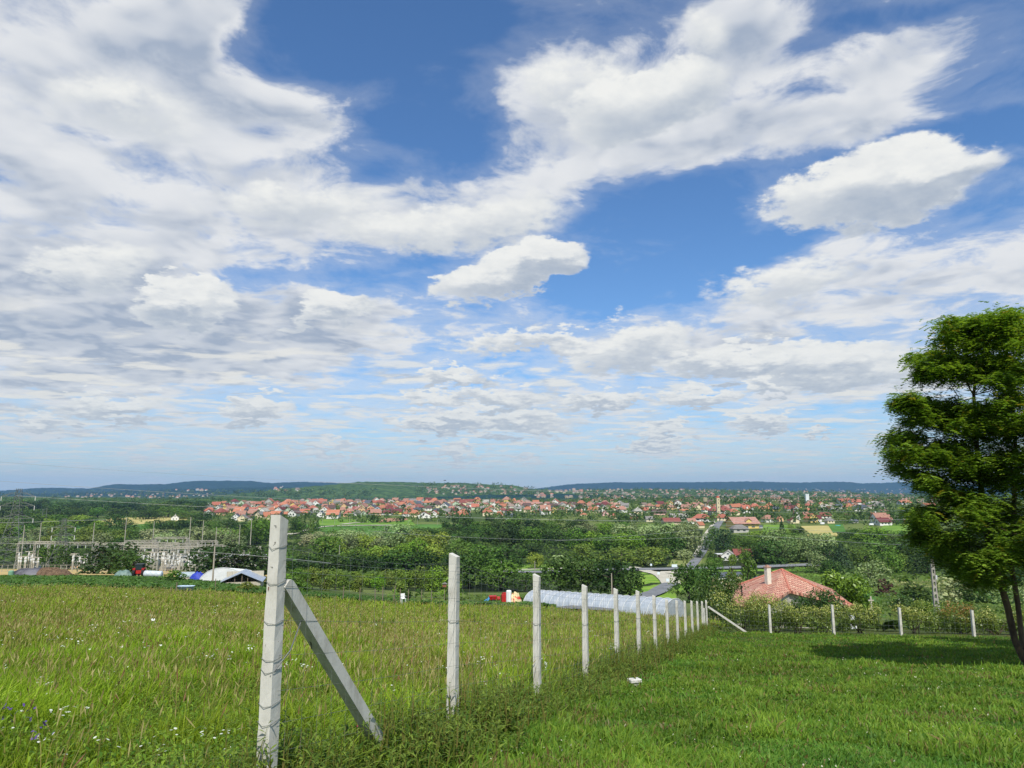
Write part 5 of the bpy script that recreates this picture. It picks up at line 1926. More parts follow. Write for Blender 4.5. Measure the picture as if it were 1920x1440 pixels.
band('the middle row of willows behind the strut', 610, 1040, 860, 1036, 9, 50, 38, ['dome', 'broad'], ['yellow', 'olive', 'grey'], 4, 12)
band('the nearer row of rounded willows behind the strut', 600, 1056, 880, 1052, 8, 56, 40, ['dome'], ['yellow', 'mid', 'bright', 'olive'], 4, 13)
band('the dark row above the orchard shrubs', 545, 1082, 850, 1082, 9, 66, 46, ['dome', 'broad'], ['dark', 'deep'], 4, 14)
band('the orchard shrubs below the dark row', 530, 1106, 860, 1108, 19, 34, 34, ['column', 'broad'], ['olive', 'mid', 'bright'], 4, 15, nm='orchard_tree')
band('the garden plants near the bird box', 735, 1126, 880, 1128, 9, 22, 18, ['bush'], ['mid', 'bright', 'dark'], 3, 16)
band('the dark wood under the village houses', 830, 997, 1090, 996, 18, 30, 24, ['column', 'dome'], ['dark', 'deep', 'mid'], 3, 17)
band('the belt of trees before the valley fields', 745, 1002, 900, 1004, 8, 32, 15, ['dome'], ['dark', 'mid'], 2, 18)
band('the hedge trees below the green field', 765, 1020, 900, 1022, 8, 34, 22, ['dome'], ['deep', 'dark'], 2, 19)
band('the dense wood behind the third post', 905, 1022, 1100, 1020, 11, 40, 32, ['broad', 'dome'], ['dark', 'mid', 'deep'], 4, 20)
band('the lush trees behind the fourth post', 1080, 1034, 1240, 1034, 9, 44, 34, ['broad'], ['bright', 'mid', 'dark'], 4, 21)
band('the street trees', 1312, 1052, 1338, 1000, 4, 22, 18, ['broad'], ['dark', 'mid'], 2, 33)
band('the trees at the lower edge of the village', 1080, 1002, 1300, 1004, 13, 32, 22, ['broad', 'dome'], ['mid', 'dark', 'bright', 'grey'], 4, 22)
band('the grey willows along the village street', 1170, 1018, 1300, 1016, 6, 46, 34, ['dome', 'broad'], ['grey', 'silver'], 4, 23)
for a in [('tall grey willow overhanging the village street', 1290, 1046, 58, 56, 'broad', 'grey'), ('dark willow beside the bend of the street', 1262, 1048, 50, 46, 'broad', 'dark'), ('silvery shrub willow by the reed meadow', 1283, 1050, 32, 22, 'bush', 'silver'),
          ('rounded bright tree group behind the second post', 860, 1062, 66, 46, 'dome', 'mid'), ('rounded green tree between second and third posts', 905, 1064, 70, 48, 'dome', 'mid'), ('large dark rounded tree between second and third posts', 950, 1062, 64, 44, 'dome', 'dark'),
          ('lone yellow green willow standing on the roadside meadow', 1004, 1066, 34, 28, 'broad', 'yellow'), ('dark globe shaped tree behind the lone willow', 999, 1046, 44, 30, 'dome', 'deep'),
          ('olive globe shaped tree above the fourth post', 1096, 1052, 50, 34, 'dome', 'olive'), ('wide olive domed tree above the white junction', 1165, 1058, 78, 34, 'dome', 'olive'), ('rounded olive tree above the grassy triangle', 1222, 1060, 62, 36, 'dome', 'olive'),
          ('pointed grey bush between the two olive trees', 1216, 1062, 20, 18, 'bush', 'grey'), ('pale grey bushes by the lone willow', 1052, 1056, 52, 14, 'bush', 'silver'),
          ('dense dark thicket left of the third post', 880, 1104, 82, 62, 'broad', 'dark'), ('bright shrub mass at the orchard end', 842, 1112, 50, 30, 'bush', 'bright'), ('dense green thicket beside the third post', 940, 1108, 84, 54, 'broad', 'mid'),
          ('low green thicket in front of the road', 985, 1110, 56, 36, 'broad', 'dark'), ('big dark tree between third and fourth posts', 1050, 1118, 82, 72, 'broad', 'dark'), ('big dark tree behind the fourth post', 1100, 1120, 86, 74, 'broad', 'dark'),
          ('broad dark tree behind the slim timber pole', 1150, 1124, 96, 74, 'broad', 'deep'), ('edge of the dark trees beside the grassy triangle', 1180, 1126, 54, 54, 'broad', 'dark'),
          ('round dark walnut at the bend of the side road', 1292, 1130, 74, 70, 'broad', 'dark'), ('dark tree next to the round walnut', 1328, 1118, 58, 58, 'broad', 'dark'),
          ('thin birch tree beyond the pink roof', 1374, 1092, 26, 46, 'column', 'olive'), ('bushy birch tree just beyond the pink roof corner', 1402, 1098, 42, 56, 'column', 'mid'), ('light green tree by the roadside yard', 1340, 1074, 34, 28, 'broad', 'mid'),
          ('grey poplar beside the red roofed workshop', 1357, 1030, 40, 40, 'dome', 'blue'), ('dark cypress in front of the workshop', 1334, 1050, 18, 26, 'column', 'dark'), ('small tree beside the workshop wall', 1395, 1052, 26, 24, 'broad', 'mid')]:
    tree(a[1], a[2], a[3], a[4], a[5], a[6], a[0])
band('the bright hedge above the workshop', 1365, 1024, 1500, 1022, 8, 38, 22, ['dome'], ['bright', 'mid'], 3, 24)
band('the willow row lining the main road', 1412, 1056, 1530, 1054, 6, 42, 42, ['broad', 'dome'], ['grey', 'mid', 'silver', 'dark'], 3, 25)
band('the willows behind the roadside row', 1450, 1038, 1560, 1034, 6, 42, 38, ['broad'], ['silver', 'grey'], 3, 26)
band('the bright belt below the hay field', 1490, 1024, 1600, 1022, 7, 34, 20, ['dome'], ['bright', 'mid'], 2, 27)
band('the leafy belt below the red brown houses', 1575, 1012, 1700, 1014, 8, 36, 24, ['dome', 'broad'], ['mid', 'dark', 'bright'], 4, 28)
for a in [('dark spruce standing in the village meadow', 1467, 1006, 20, 30, 'conifer', 'deep'), ('olive hedge tree beside the dark spruce', 1483, 1002, 18, 20, 'dome', 'olive'), ('dark hedge behind the hay field', 1500, 1004, 26, 16, 'bush', 'dark'),
          ('silver willow at the end of the road', 1530, 1076, 44, 40, 'broad', 'grey'), ('tall blue green conifer beside the road end', 1580, 1074, 54, 52, 'conifer', 'blue'), ('very dark tree behind the silver willow', 1556, 1062, 44, 46, 'dome', 'deep'),
          ('dark low tree above the walnut', 1562, 1078, 44, 30, 'dome', 'dark'), ('grey green pine with a bare pale trunk', 1636, 1100, 60, 52, 'dome', 'grey'), ('dark round shrub below the pine', 1661, 1118, 34, 30, 'bush', 'purple'),
          ('rounded tree behind the pine', 1622, 1062, 52, 38, 'dome', 'mid'), ('mid green tree between pine and pierced pole', 1668, 1084, 50, 50, 'broad', 'mid'), ('yellow green tree behind the pine', 1690, 1080, 44, 40, 'broad', 'olive'),
          ('tall dark tree behind the pierced pole', 1738, 1082, 60, 46, 'broad', 'deep'), ('round bush at the foot of the pierced pole', 1722, 1130, 52, 34, 'bush', 'dark')]:
    tree(a[1], a[2], a[3], a[4], a[5], a[6], a[0])
band('the valley trees behind the locust tree', 1640, 1046, 1990, 1052, 12, 50, 36, ['broad', 'dome'], ['dark', 'mid', 'olive', 'grey'], 5, 29)
band('the upper trees behind the locust tree', 1700, 1020, 1990, 1022, 9, 44, 28, ['broad', 'dome'], ['mid', 'bright', 'dark'], 4, 30)
band('the lower trees behind the locust trunks', 1770, 1090, 2010, 1100, 6, 64, 46, ['broad'], ['mid', 'dark', 'deep'], 5, 31)
band('the silvery shrubs beyond the cross field', 1785, 1132, 2010, 1140, 6, 60, 46, ['bush'], ['silver', 'grey'], 4, 32)
N_VALLEY = len(TREES)

# ---------------------------------------------------------------- the village
M_roof = material('clay_roof', rgb(216, 216, 216), rgb(255, 255, 255), 1.4, .85, objcol=True, detail=6, spec=.15, stretch=(6, 6, 12))
M_wall = material('rendered_wall', rgb(236, 236, 236), rgb(255, 255, 255), .8, .9, objcol=True, spec=.1)
M_win = material('window_glass', rgb(62, 70, 78), rough=.2, spec=.5)
ROOF = {'orange': rgb(184, 122, 94), 'orange red': rgb(174, 108, 88), 'terracotta': rgb(168, 126, 108), 'red': rgb(142, 86, 76), 'dark red': rgb(116, 66, 64), 'brown': rgb(104, 84, 78), 'grey': rgb(136, 132, 126), 'slate': rgb(88, 94, 102), 'pinkish': rgb(178, 136, 120), 'pale grey': rgb(170, 166, 154), 'green': rgb(62, 110, 92)}
WALL = {'white': rgb(232, 230, 222), 'cream': rgb(226, 212, 176), 'yellow': rgb(224, 196, 120), 'grey': rgb(180, 178, 170), 'pale green': rgb(190, 206, 176), 'pink': rgb(222, 180, 170), 'peach': rgb(222, 184, 140), 'blue': rgb(176, 200, 210)}


def house_meshes(kind):
    W, Rf = MB(), MB()
    hw = .52 if kind != 'bungalow' else .48
    if kind in ('side', 'front', 'dormer'):
        a = kind == 'front'
        f = (lambda x, y, z: (y, x, z)) if a else (lambda x, y, z: (x, y, z))
        # ridge along local x (or y when the gable faces the view)
        V = [f(-.5, -.5, -.15), f(.5, -.5, -.15), f(.5, .5, -.15), f(-.5, .5, -.15), f(-.5, -.5, hw), f(.5, -.5, hw), f(.5, .5, hw), f(-.5, .5, hw), f(-.5, 0, .97), f(.5, 0, .97)]
        fs = [(0, 1, 5, 4), (2, 3, 7, 6), (1, 2, 6, 9, 5), (3, 0, 4, 8, 7)]
        W.add(V, fs if not a else [q[::-1] for q in fs])
        for s in (-1, 1):
            p = [f(-.55, s * .58, hw - .07), f(.55, s * .58, hw - .07), f(.55, 0, 1.0), f(-.55, 0, 1.0)]
            q = [(x, y, z - .035) for x, y, z in p]
            Rf.add(p + q, [(0, 1, 2, 3), (7, 6, 5, 4), (0, 4, 5, 1), (1, 5, 6, 2), (3, 2, 6, 7), (0, 3, 7, 4)])
    else:
        rl = .22 if kind == 'hip' else .08
        V = [(-.5, -.5, -.15), (.5, -.5, -.15), (.5, .5, -.15), (-.5, .5, -.15), (-.5, -.5, hw), (.5, -.5, hw), (.5, .5, hw), (-.5, .5, hw)]
        W.add(V, [(0, 1, 5, 4), (1, 2, 6, 5), (2, 3, 7, 6), (3, 0, 4, 7), (4, 5, 6, 7)])
        e, z0 = .57, hw - .05
        Rf.add([(-e, -e, z0), (e, -e, z0), (e, e, z0), (-e, e, z0), (-rl, 0, 1), (rl, 0, 1)], [(0, 1, 5, 4), (1, 2, 5), (2, 3, 4, 5), (3, 0, 4), (3, 2, 1, 0)])
    return W.mesh('wall', M_wall), Rf.mesh('roof', M_roof)


HM = {k: house_meshes(k) for k in ('side', 'front', 'hip', 'pyramid')}
WINM = MB().box((0, 0, 0), (.13, .03, .16)).mesh('window', M_win)
CHM = MB().box((0, 0, 0), (.07, .07, .30)).mesh('chimney', M_wall)
DORM_W, DORM_R = MB().box((0, 0, 0), (.2, .3, .2)).mesh('dormer_wall', M_wall), None
HOUSES = []
BUCK = [(470, 'at the village end by the substation'), (560, 'behind the tall wire wrapped post'), (630, 'above the young plantation'), (705, 'above the pale country road'), (775, 'above the ploughed strip'), (835, 'above the second post'),
        (900, 'over the mown strip'), (960, 'over the long dark wood'), (1020, 'between third post and dark wood'), (1090, 'over the fourth post'), (1170, 'uphill of the lush trees'), (1290, 'uphill of the grey willows'),
        (1370, 'around the clock tower'), (1440, 'near the yellow apartments'), (1510, 'beyond the dark spruce'), (1580, 'above the hay field'), (9999, 'towards the locust tree')]


def house(px, py, wpx, hpx, kind='side', roof='orange', wall='white', rz=0.0, label=None, wins=None, chim=True, Y=None, depth=.85, dormer=False, name='house'):
    if Y is None:
        g = G(px, py)
    else:
        u, v = uv_of(px, py)
        g = Vector((u * Y, Y, float(H(u * Y, Y))))
    k = g.y / F
    w, h = wpx * k, hpx * k
    i = len(HOUSES)
    rr_ = random.Random(i * 13 + 5)
    dim = (w / 1.1, max(w * depth, 5), h)
    t = ob(name, None, None, g, rz)
    rc, wc = ROOF[roof], WALL[wall]
    j = 1 + rr_.uniform(-.12, .12)
    wm_, rm = HM[kind]
    ob('wall', wm_, t, sc_=dim, color=wc)
    rf = ob('roof', rm, t, sc_=dim, color=(rc[0] * j, rc[1] * j, rc[2] * j, 1))
    if chim:
        cx_ = rr_.uniform(-.3, .3)
        ob('chimney', CHM, t, (cx_ * dim[0], .06 * dim[1], .95 * dim[2]), sc_=(min(dim[0], 12), min(dim[0], 12), dim[2]), color=rr_.choice([WALL['white'], ROOF['red'], WALL['grey']]))
    if wins is None:
        wins = 2 if wpx > 15 else 0
    if wins:
        zz = [.28] if wins <= 3 else [.16, .40]
        m = wins if wins <= 3 else (wins + 1) // 2
        for z in zz:
            for q in range(m):
                x = (q + .5) / m - .5
                x *= .8
                ob('window', WINM, t, (x * dim[0], -.5 * dim[1] - .02, z * dim[2]), sc_=(dim[0] * (1.3 if m < 3 else 1), 3, dim[2] * (1 if len(zz) == 1 else .75)))
        if kind == 'front':
            ob('window', WINM, t, (0, -.5 * dim[1] - .02, .66 * dim[2]), sc_=(dim[0] * 1.2, 3, dim[2] * .8))
    if dormer:
        ob('dormer', HM['front'][0], t, (.1 * dim[0], -.28 * dim[1], .48 * dim[2]), sc_=(dim[0] * .22, dim[1] * .4, dim[2] * .42), color=wc)
        ob('dormer_roof', HM['front'][1], t, (.1 * dim[0], -.28 * dim[1], .48 * dim[2]), sc_=(dim[0] * .24, dim[1] * .42, dim[2] * .43), color=rc)
    if label is None:
        shape = {'side': '', 'front': 'gable fronted ', 'hip': 'hipped ', 'pyramid': 'square '}[kind]
        row = 'front' if py > 972 else 'middle' if py > 958 else 'back'
        where = next(b_ for x_, b_ in BUCK if px < x_)
        label = f'{roof} roofed {wall} {shape}house, {row} rows, {where}'
    tag(t, label, 'house', 'red roofed houses of the village')
    HOUSES.append((px, py, wpx))
    return t


# houses one can pick out
for a in [
    (1392, 990, 50, 20, 'side', 'pinkish', 'yellow', .05, 'long yellow apartment house with pink roof and three gables', 6, True),
    (1386, 998, 30, 14, 'hip', 'grey', 'grey', 0, 'grey roofed twin house in front of the yellow apartment house', 2, False),
    (1353, 976, 25, 12, 'hip', 'orange red', 'cream', 0, 'low cream house with orange roof closing the end of the street', 3, False),
    (1316, 978, 34, 14, 'hip', 'orange red', 'white', -.3, 'orange roofed house on the corner above the street', 2, False),
    (1312, 990, 14, 12, 'side', 'orange', 'cream', .5, 'small orange roofed wing beside the street trees', 0, False),
    (1296, 982, 16, 10, 'side', 'terracotta', 'white', 0, 'terracotta roofed annex beside the orange roofed corner house', 0, False),
    (1258, 983, 32, 12, 'side', 'red', 'cream', 0, 'long red sheet roofed building with cream end wall', 0, False),
    (1272, 972, 32, 9, 'side', 'pale grey', 'grey', 0, 'long pale grey roofed barn behind the red sheet roof', 0, False),
    (1235, 965, 26, 10, 'side', 'brown', 'pink', 0, 'brown roofed house beside the pale grey barn', 2, False),
    (1218, 978, 16, 10, 'side', 'grey', 'cream', 0, 'small grey roofed shed in trees below the brown house', 0, False),
    (1188, 977, 16, 8, 'side', 'red', 'grey', 0, 'low red roofed cabin among the willows', 0, False),
    (1184, 971, 20, 8, 'side', 'pale grey', 'grey', .3, 'pale grey roofed cabin above the low red cabin', 0, False),
    (1196, 964, 18, 12, 'pyramid', 'pale grey', 'cream', 0, 'square cream house under a grey pyramid roof', 2, False),
    (1166, 961, 19, 12, 'hip', 'terracotta', 'white', 0, 'white house with terracotta roof next to the pyramid roofed one', 2, False),
    (1150, 957, 14, 9, 'hip', 'orange red', 'cream', 0, None, 0, False), (1131, 957, 14, 11, 'front', 'grey', 'white', .2, 'bright white gabled house in dark conifers', 1, False),
    (1135, 967, 12, 10, 'front', 'red', 'pink', 0, 'narrow pink house with two square windows', 2, False), (1152, 972, 14, 9, 'side', 'orange red', 'cream', .5, None, 0, False),
    (1095, 957, 12, 9, 'pyramid', 'brown', 'white', 0, None, 0, False), (1085, 962, 12, 7, 'side', 'orange', 'cream', .3, None, 0, False), (1094, 967, 14, 5, 'hip', 'orange', 'cream', 0, None, 0, False),
    (1022, 965, 20, 18, 'side', 'terracotta', 'white', .15, 'tall white house with brown tiled roof on a slope', 2, True), (1022, 953, 14, 10, 'front', 'orange', 'white', 0, None, 0, False),
    (990, 960, 18, 10, 'hip', 'orange', 'cream', 0, None, 1, False), (1000, 965, 12, 7, 'hip', 'red', 'grey', 0, None, 0, False), (971, 958, 14, 9, 'side', 'grey', 'white', 0, None, 1, False),
    (936, 971, 14, 12, 'hip', 'orange', 'white', 0, 'white house with orange hip roof at the wood edge', 2, False), (956, 975, 18, 12, 'side', 'slate', 'pale green', .2, 'pale unplastered house with slate roof above the dark wood', 1, False),
    (928, 962, 12, 9, 'front', 'red', 'white', 0, None, 0, False), (868, 970, 20, 10, 'side', 'orange', 'grey', .1, None, 0, False), (846, 970, 18, 9, 'side', 'terracotta', 'white', 0, None, 0, False), (840, 963, 20, 9, 'side', 'grey', 'white', .1, None, 1, False),
    (1425, 990, 8, 5, 'side', 'slate', 'white', 0, 'tiny white garage below the yellow apartments', 0, False),
    (1440, 979, 20, 13, 'hip', 'terracotta', 'white', .1, 'white house with terracotta roof and carport above the village meadow', 2, False),
    (1463, 978, 10, 11, 'front', 'orange', 'peach', 0, 'small peach cottage with steep orange gable', 1, False),
    (1488, 981, 18, 11, 'front', 'dark red', 'cream', 0, 'low cream gabled house at the village meadow', 1, False), (1493, 975, 15, 16, 'front', 'brown', 'white', -.2, 'tall white gabled house behind the low cream one', 2, False),
    (1521, 979, 20, 16, 'front', 'orange', 'yellow', .1, 'bright yellow gabled house above the hay field', 3, False), (1512, 970, 14, 10, 'side', 'terracotta', 'yellow', 0, 'yellow rear wing of the bright yellow house', 0, False), (1532, 978, 14, 12, 'side', 'dark red', 'white', 0, 'white annex beside the bright yellow house', 0, False),
    (1520, 961, 18, 8, 'side', 'orange', 'cream', 0, None, 0, False), (1546, 972, 20, 11, 'side', 'red', 'white', 0, 'white house with a wide red roof beside the bright yellow one', 2, False), (1555, 981, 15, 10, 'hip', 'grey', 'cream', .1, 'cream bungalow with grey roof above the round pool', 2, False),
    (1549, 956, 28, 10, 'hip', 'pale grey', 'grey', 0, 'large grey roofed barn behind the wide red roof', 0, False), (1568, 960, 20, 8, 'side', 'pale grey', 'white', 0, None, 0, False), (1554, 957, 9, 8, 'side', 'dark red', 'grey', 0, None, 0, False),
    (1592, 957, 19, 13, 'pyramid', 'orange', 'yellow', 0, 'square yellow house with orange pyramid roof', 2, False), (1608, 958, 18, 9, 'side', 'slate', 'white', -.3, 'white house with a slate roof in the spruces', 1, False), (1617, 955, 16, 9, 'side', 'slate', 'grey', 0, None, 0, False),
    (1589, 968, 10, 5, 'hip', 'orange', 'cream', 0, None, 0, False), (1600, 980, 14, 6, 'side', 'slate', 'grey', 0, 'small dark flat roofed cabin in the leafy belt', 0, False),
    (1652, 984, 30, 22, 'side', 'terracotta', 'white', .05, 'large house with an orange upper and purple red lower roof', 3, False), (1655, 985, 24, 14, 'side', 'dark red', 'white', .05, 'purple red lower wing of the large house', 3, False),
    (1637, 967, 18, 7, 'side', 'red', 'grey', 0, None, 0, False), (1686, 979, 17, 13, 'hip', 'grey', 'peach', 0, 'peach house with grey mansard roof near the locust tree', 2, True), (1655, 959, 16, 4, 'side', 'terracotta', 'grey', 0, None, 0, False),
    (1582, 944, 24, 9, 'side', 'orange red', 'white', 0, None, 0, False), (1603, 946, 20, 10, 'side', 'orange red', 'white', 0, None, 0, False), (1650, 953, 20, 12, 'front', 'pale grey', 'grey', -.3, 'grey terraced building with white balconies', 2, False), (1636, 948, 20, 8, 'side', 'pale grey', 'white', 0, None, 0, False),
    (1476, 958, 11, 9, 'side', 'red', 'grey', 0, None, 0, False), (1497, 952, 10, 8, 'front', 'orange', 'peach', 0, None, 0, False), (1515, 952, 16, 8, 'hip', 'orange red', 'cream', .3, None, 0, False), (1540, 949, 10, 8, 'front', 'orange', 'cream', 0, None, 0, False),
    (1430, 958, 22, 9, 'side', 'orange', 'cream', 0, None, 0, False), (1398, 962, 15, 15, 'side', 'orange red', 'white', 0, 'white house with red roof and a central dormer gable', 2, True), (1375, 966, 20, 12, 'hip', 'orange red', 'cream', .2, None, 0, False), (1324, 960, 15, 9, 'hip', 'orange red', 'white', 0, None, 0, False),
    (1398, 950, 14, 8, 'hip', 'terracotta', 'white', 0, None, 0, False), (1385, 951, 12, 7, 'hip', 'orange red', 'white', 0, None, 0, False), (1366, 954, 16, 8, 'hip', 'terracotta', 'cream', 0, None, 0, False),
    (1258, 955, 20, 8, 'hip', 'pinkish', 'peach', 0, None, 0, False), (1219, 953, 16, 9, 'hip', 'terracotta', 'cream', .3, None, 0, False), (1236, 954, 14, 8, 'side', 'orange', 'cream', 0, None, 0, False), (1282, 960, 18, 6, 'side', 'orange', 'grey', 0, None, 0, False),
    (1695, 946, 20, 8, 'side', 'orange', 'white', 0, None, 0, False), (1741, 951, 22, 8, 'side', 'orange', 'cream', 0, None, 0, False), (1733, 972, 20, 12, 'hip', 'orange', 'cream', 0, None, 0, False), (1705, 975, 14, 8, 'hip', 'grey', 'white', 0, None, 0, False),
    (328, 976, 14, 11, 'front', 'grey', 'white', .4, 'lone white villa on the edge of the dry golden field', 2, False),
    (625, 972, 24, 16, 'side', 'orange', 'white', .05, None, 2, False), (602, 970, 14, 12, 'front', 'slate', 'white', 0, 'small bright white gabled house above the plantation', 1, False), (618, 958, 22, 11, 'side', 'brown', 'white', .1, 'long white house with dark brown roof', 1, False),
    (443, 976, 16, 13, 'front', 'slate', 'white', .1, None, 1, False), (455, 977, 18, 12, 'front', 'grey', 'cream', .1, None, 1, False), (499, 976, 12, 16, 'side', 'orange', 'cream', .5, None, 0, False), (470, 975, 12, 9, 'side', 'brown', 'white', 0, None, 0, False),
    (708, 963, 22, 14, 'front', 'orange', 'blue', .1, None, 2, False), (724, 965, 26, 8, 'hip', 'dark red', 'white', 0, None, 1, False), (744, 964, 20, 10, 'side', 'dark red', 'yellow', .1, None, 2, False), (795, 971, 26, 12, 'front', 'red', 'white', .1, None, 2, False), (814, 970, 18, 13, 'front', 'orange red', 'white', 0, None, 1, False)]:
    house(a[0], a[1], a[2], a[3], a[4], a[5], a[6], a[7], a[8], a[9] if a[9] else 0, dormer=a[10])

# the packed rows of the rest of the village
rv = random.Random(77)
cand = []
rows = [(985, .9), (980, 1), (974, 1), (968, 1), (962, 1), (957, 1), (952.5, 1), (948.5, 1), (945.5, 1), (943, 1)]
for ry, dn in rows:
    x = 392.0
    while x < 1640:
        sz = np.interp(ry, [943, 960, 985], [11.5, 15.5, 22]) * rv.uniform(.8, 1.25)
        lim = {True: 0}.get(False, 0)
        top = np.interp(x, [392, 420, 470, 600, 820, 870, 1000, 1100, 1300, 1640], [955, 946, 944, 942, 942, 942, 943, 946, 946, 948])
        bot = np.interp(x, [392, 420, 500, 560, 640, 700, 800, 830, 900, 1000, 1100, 1300, 1640], [968, 976, 978, 970, 974, 968, 974, 974, 970, 966, 966, 960, 958])
        p = .88 if x < 880 else .62
        if top <= ry <= bot and rv.random() < p:
            cand.append((x + rv.uniform(-2, 2), ry + rv.uniform(-1.8, 1.8), sz))
        x += sz * (1.05 if x < 880 else 1.15)
cand.sort(key=lambda c: -c[2])
n_free = 297 - len(HOUSES)
REST = []
for (x, y, s) in cand:
    if any(abs(x - hx) < (s + hw_) * .36 and abs(y - hy) < 3.2 for hx, hy, hw_ in HOUSES[:95]):
        continue
    if n_free <= 0:
        REST.append((x, y, s))
        continue
    kind = rv.choice(['side', 'front', 'front', 'hip', 'hip', 'side', 'pyramid'])
    roof = rv.choice(['orange', 'orange', 'orange red', 'terracotta', 'terracotta', 'red', 'dark red', 'brown', 'grey', 'pinkish', 'slate', 'pale grey', 'orange red', 'orange'])
    wall = rv.choice(['white', 'white', 'cream', 'cream', 'white', 'yellow', 'grey', 'pale green', 'peach'])
    house(x, y, s, s * rv.uniform(.55, .78), kind, roof, wall, rv.uniform(-.5, .5), None, None, chim=s > 13)
    n_free -= 1


# clock tower of the street, church, water towers, tall block
def hexpt(px, py, Y):
    u, v = uv_of(px, py)
    return Vector((u * Y, Y, float(H(u * Y, Y))))


g = G(1350, 972)
k = g.y / F
t = thing('clock_tower', 'slender cream tower with a red cap rising over the long street', 'tower', g)
Mcr = material('cream_stone', rgb(216, 202, 166), rgb(196, 182, 148), .6, .9)
Mrd = material('red_cap', rgb(176, 76, 60), rough=.8)
MB().box((-.6, 3, 19 * k), (5.6 * k, 5.6 * k, 38 * k)).build('tower_shaft', Mcr, t)
m = MB()
e = 3.4 * k
m.add([(-.6 - e, 3 - e, 38 * k), (-.6 + e, 3 - e, 38 * k), (-.6 + e, 3 + e, 38 * k), (-.6 - e, 3 + e, 38 * k), (-.6, 3, 41 * k)], [(0, 1, 4), (1, 2, 4), (2, 3, 4), (3, 0, 4), (3, 2, 1, 0)])
m.build('roof', Mrd, t)
for z in (12, 20, 28, 34):
    MB().box((-.6, 3 - 2.85 * k, z * k), (1.2 * k, .2, 2.4 * k)).build('window', M_win, t)
house(1343, 965, 26, 15, 'hip', 'red', 'grey', .1, 'grey building with red roof at the foot of the slender tower', 6)
house(1358, 963, 18, 14, 'hip', 'red', 'white', .4, 'white building with red roof beside the slender tower', 4)
g = G(1323, 958)
k = g.y / F
t = thing('water_tower', 'squat dark topped water tower beside the slender cream tower', 'water tower', g)
MB().tube([(0, 0, 0), (0, 0, 14 * k)], 1.6 * k, 10).build('shaft', M_cpole, t)
MB().tube([(0, 0, 14 * k), (0, 0, 17 * k), (0, 0, 24 * k)], [2.2 * k, 4.4 * k, 4.2 * k], 12).build('tank', material('tank_stone', rgb(170, 160, 126), rgb(150, 142, 116), .5), t)
g = G(1514, 947)
k = g.y / F
t = thing('silo_tower', 'tall white block tower standing over the village trees', 'tower', g)
MB().box((0, 0, 9 * k), (6 * k, 5 * k, 20 * k)).build('tower_shaft', material('white_render', rgb(226, 230, 228), rgb(206, 212, 212), .3), t)
MB().box((-1.7 * k, 0, 19.6 * k), (2 * k, 4 * k, 2 * k)).box((1.7 * k, 0, 19.6 * k), (2 * k, 4 * k, 2 * k)).build('roof_turret', MATS['white_render'], t)
for (px, py, w_, h_, rf_, wl_, lab) in [(880, 944, 24, 8, 'red', 'cream', 'long red roofed school building at the back of the village'), (990, 949, 44, 8, 'pinkish', 'pink', 'long pinkish stepped roof building at the back of the village'),
                                        (1052, 950, 80, 6, 'brown', 'grey', 'very long dark brown hall roof behind the village'), (1135, 948, 60, 6, 'grey', 'grey', 'second long dark hall roof behind the village'), (860, 946, 16, 10, 'brown', 'grey', 'dark brown roofed block beside the school building')]:
    house(px, py, w_, h_, 'side', rf_, wl_, 0, lab, 0, chim=False, depth=.35)

# workshop by the street
house(1366, 1050, 26, 18, 'front', 'pale grey', 'white', -.35, 'white gabled workshop wall beside the red roofed building', 2, chim=False, name='workshop')
house(1392, 1049, 34, 19, 'side', 'red', 'white', -.12, 'white building with a bright red roof near the main road', 3, name='workshop')
g = G(1352, 1049)
t = thing('canopy_shelter', 'white canopy shelter with dark goods under it by the workshop', 'shelter', g)
MB().box((0, 0, 2.9), (5.4, 4.5, .3)).build('roof', M_pvc, t)
for sx in (-2.4, 2.4):
    for sy in (-2, 2):
        MB().box((sx, sy, 1.4), (.18, .18, 2.9)).build('post', M_cpole, t)
g = G(1356, 1047)
tag(MB().box((0, 0, .8), (3.6, 2, 1.5)).box((.5, -.6, 1.4), (1.4, 1, .8), .4).build('stacked_goods', material('dark_goods', rgb(60, 44, 44), rgb(130, 60, 56), .8), None, g, bevel=.1), 'dark stacked goods under the white canopy shelter', 'goods')


def car(px, py, colr, lab, rz=0.0, Y=None):
    g = G(px, py) + Vector((0, 0, .25))
    t = thing('parked_car', lab, 'car', g, rz)
    Mc = material('car_' + colr, {'white': rgb(226, 226, 224), 'dark': rgb(40, 42, 48), 'teal': rgb(70, 150, 140), 'silver': rgb(170, 174, 178)}[colr], rough=.3, spec=.5)
    m = MB()
    prof = [(-2.1, .35), (-2.1, .85), (-1.3, .98), (1.2, .95), (2.1, .80), (2.15, .35)]
    V = [(x, s * .88, z) for s in (-1, 1) for x, z in prof]
    m.add(V, [(0, 1, 2, 3, 4, 5), (11, 10, 9, 8, 7, 6)] + [(i, i + 6, (i + 1) % 6 + 6, (i + 1) % 6) for i in range(6)])
    m.build('body', Mc, t, bevel=.04)
    m = MB()
    prof = [(-1.9, .93), (-1.35, 1.42), (.35, 1.45), (1.1, .95)]
    V = [(x, s * .74, z) for s in (-1, 1) for x, z in prof]
    m.add(V, [(0, 1, 2, 3), (7, 6, 5, 4)] + [(i, i + 4, (i + 1) % 4 + 4, (i + 1) % 4) for i in range(4)])
    m.build('cabin_glass', Mgl, t)
    for sx in (-1.3, 1.3):
        for sy in (-.85, .85):
            wheel(MB(), (sx, sy, .32), .32, .2, (0, 1, 0)).build('wheel', Mdark, t)


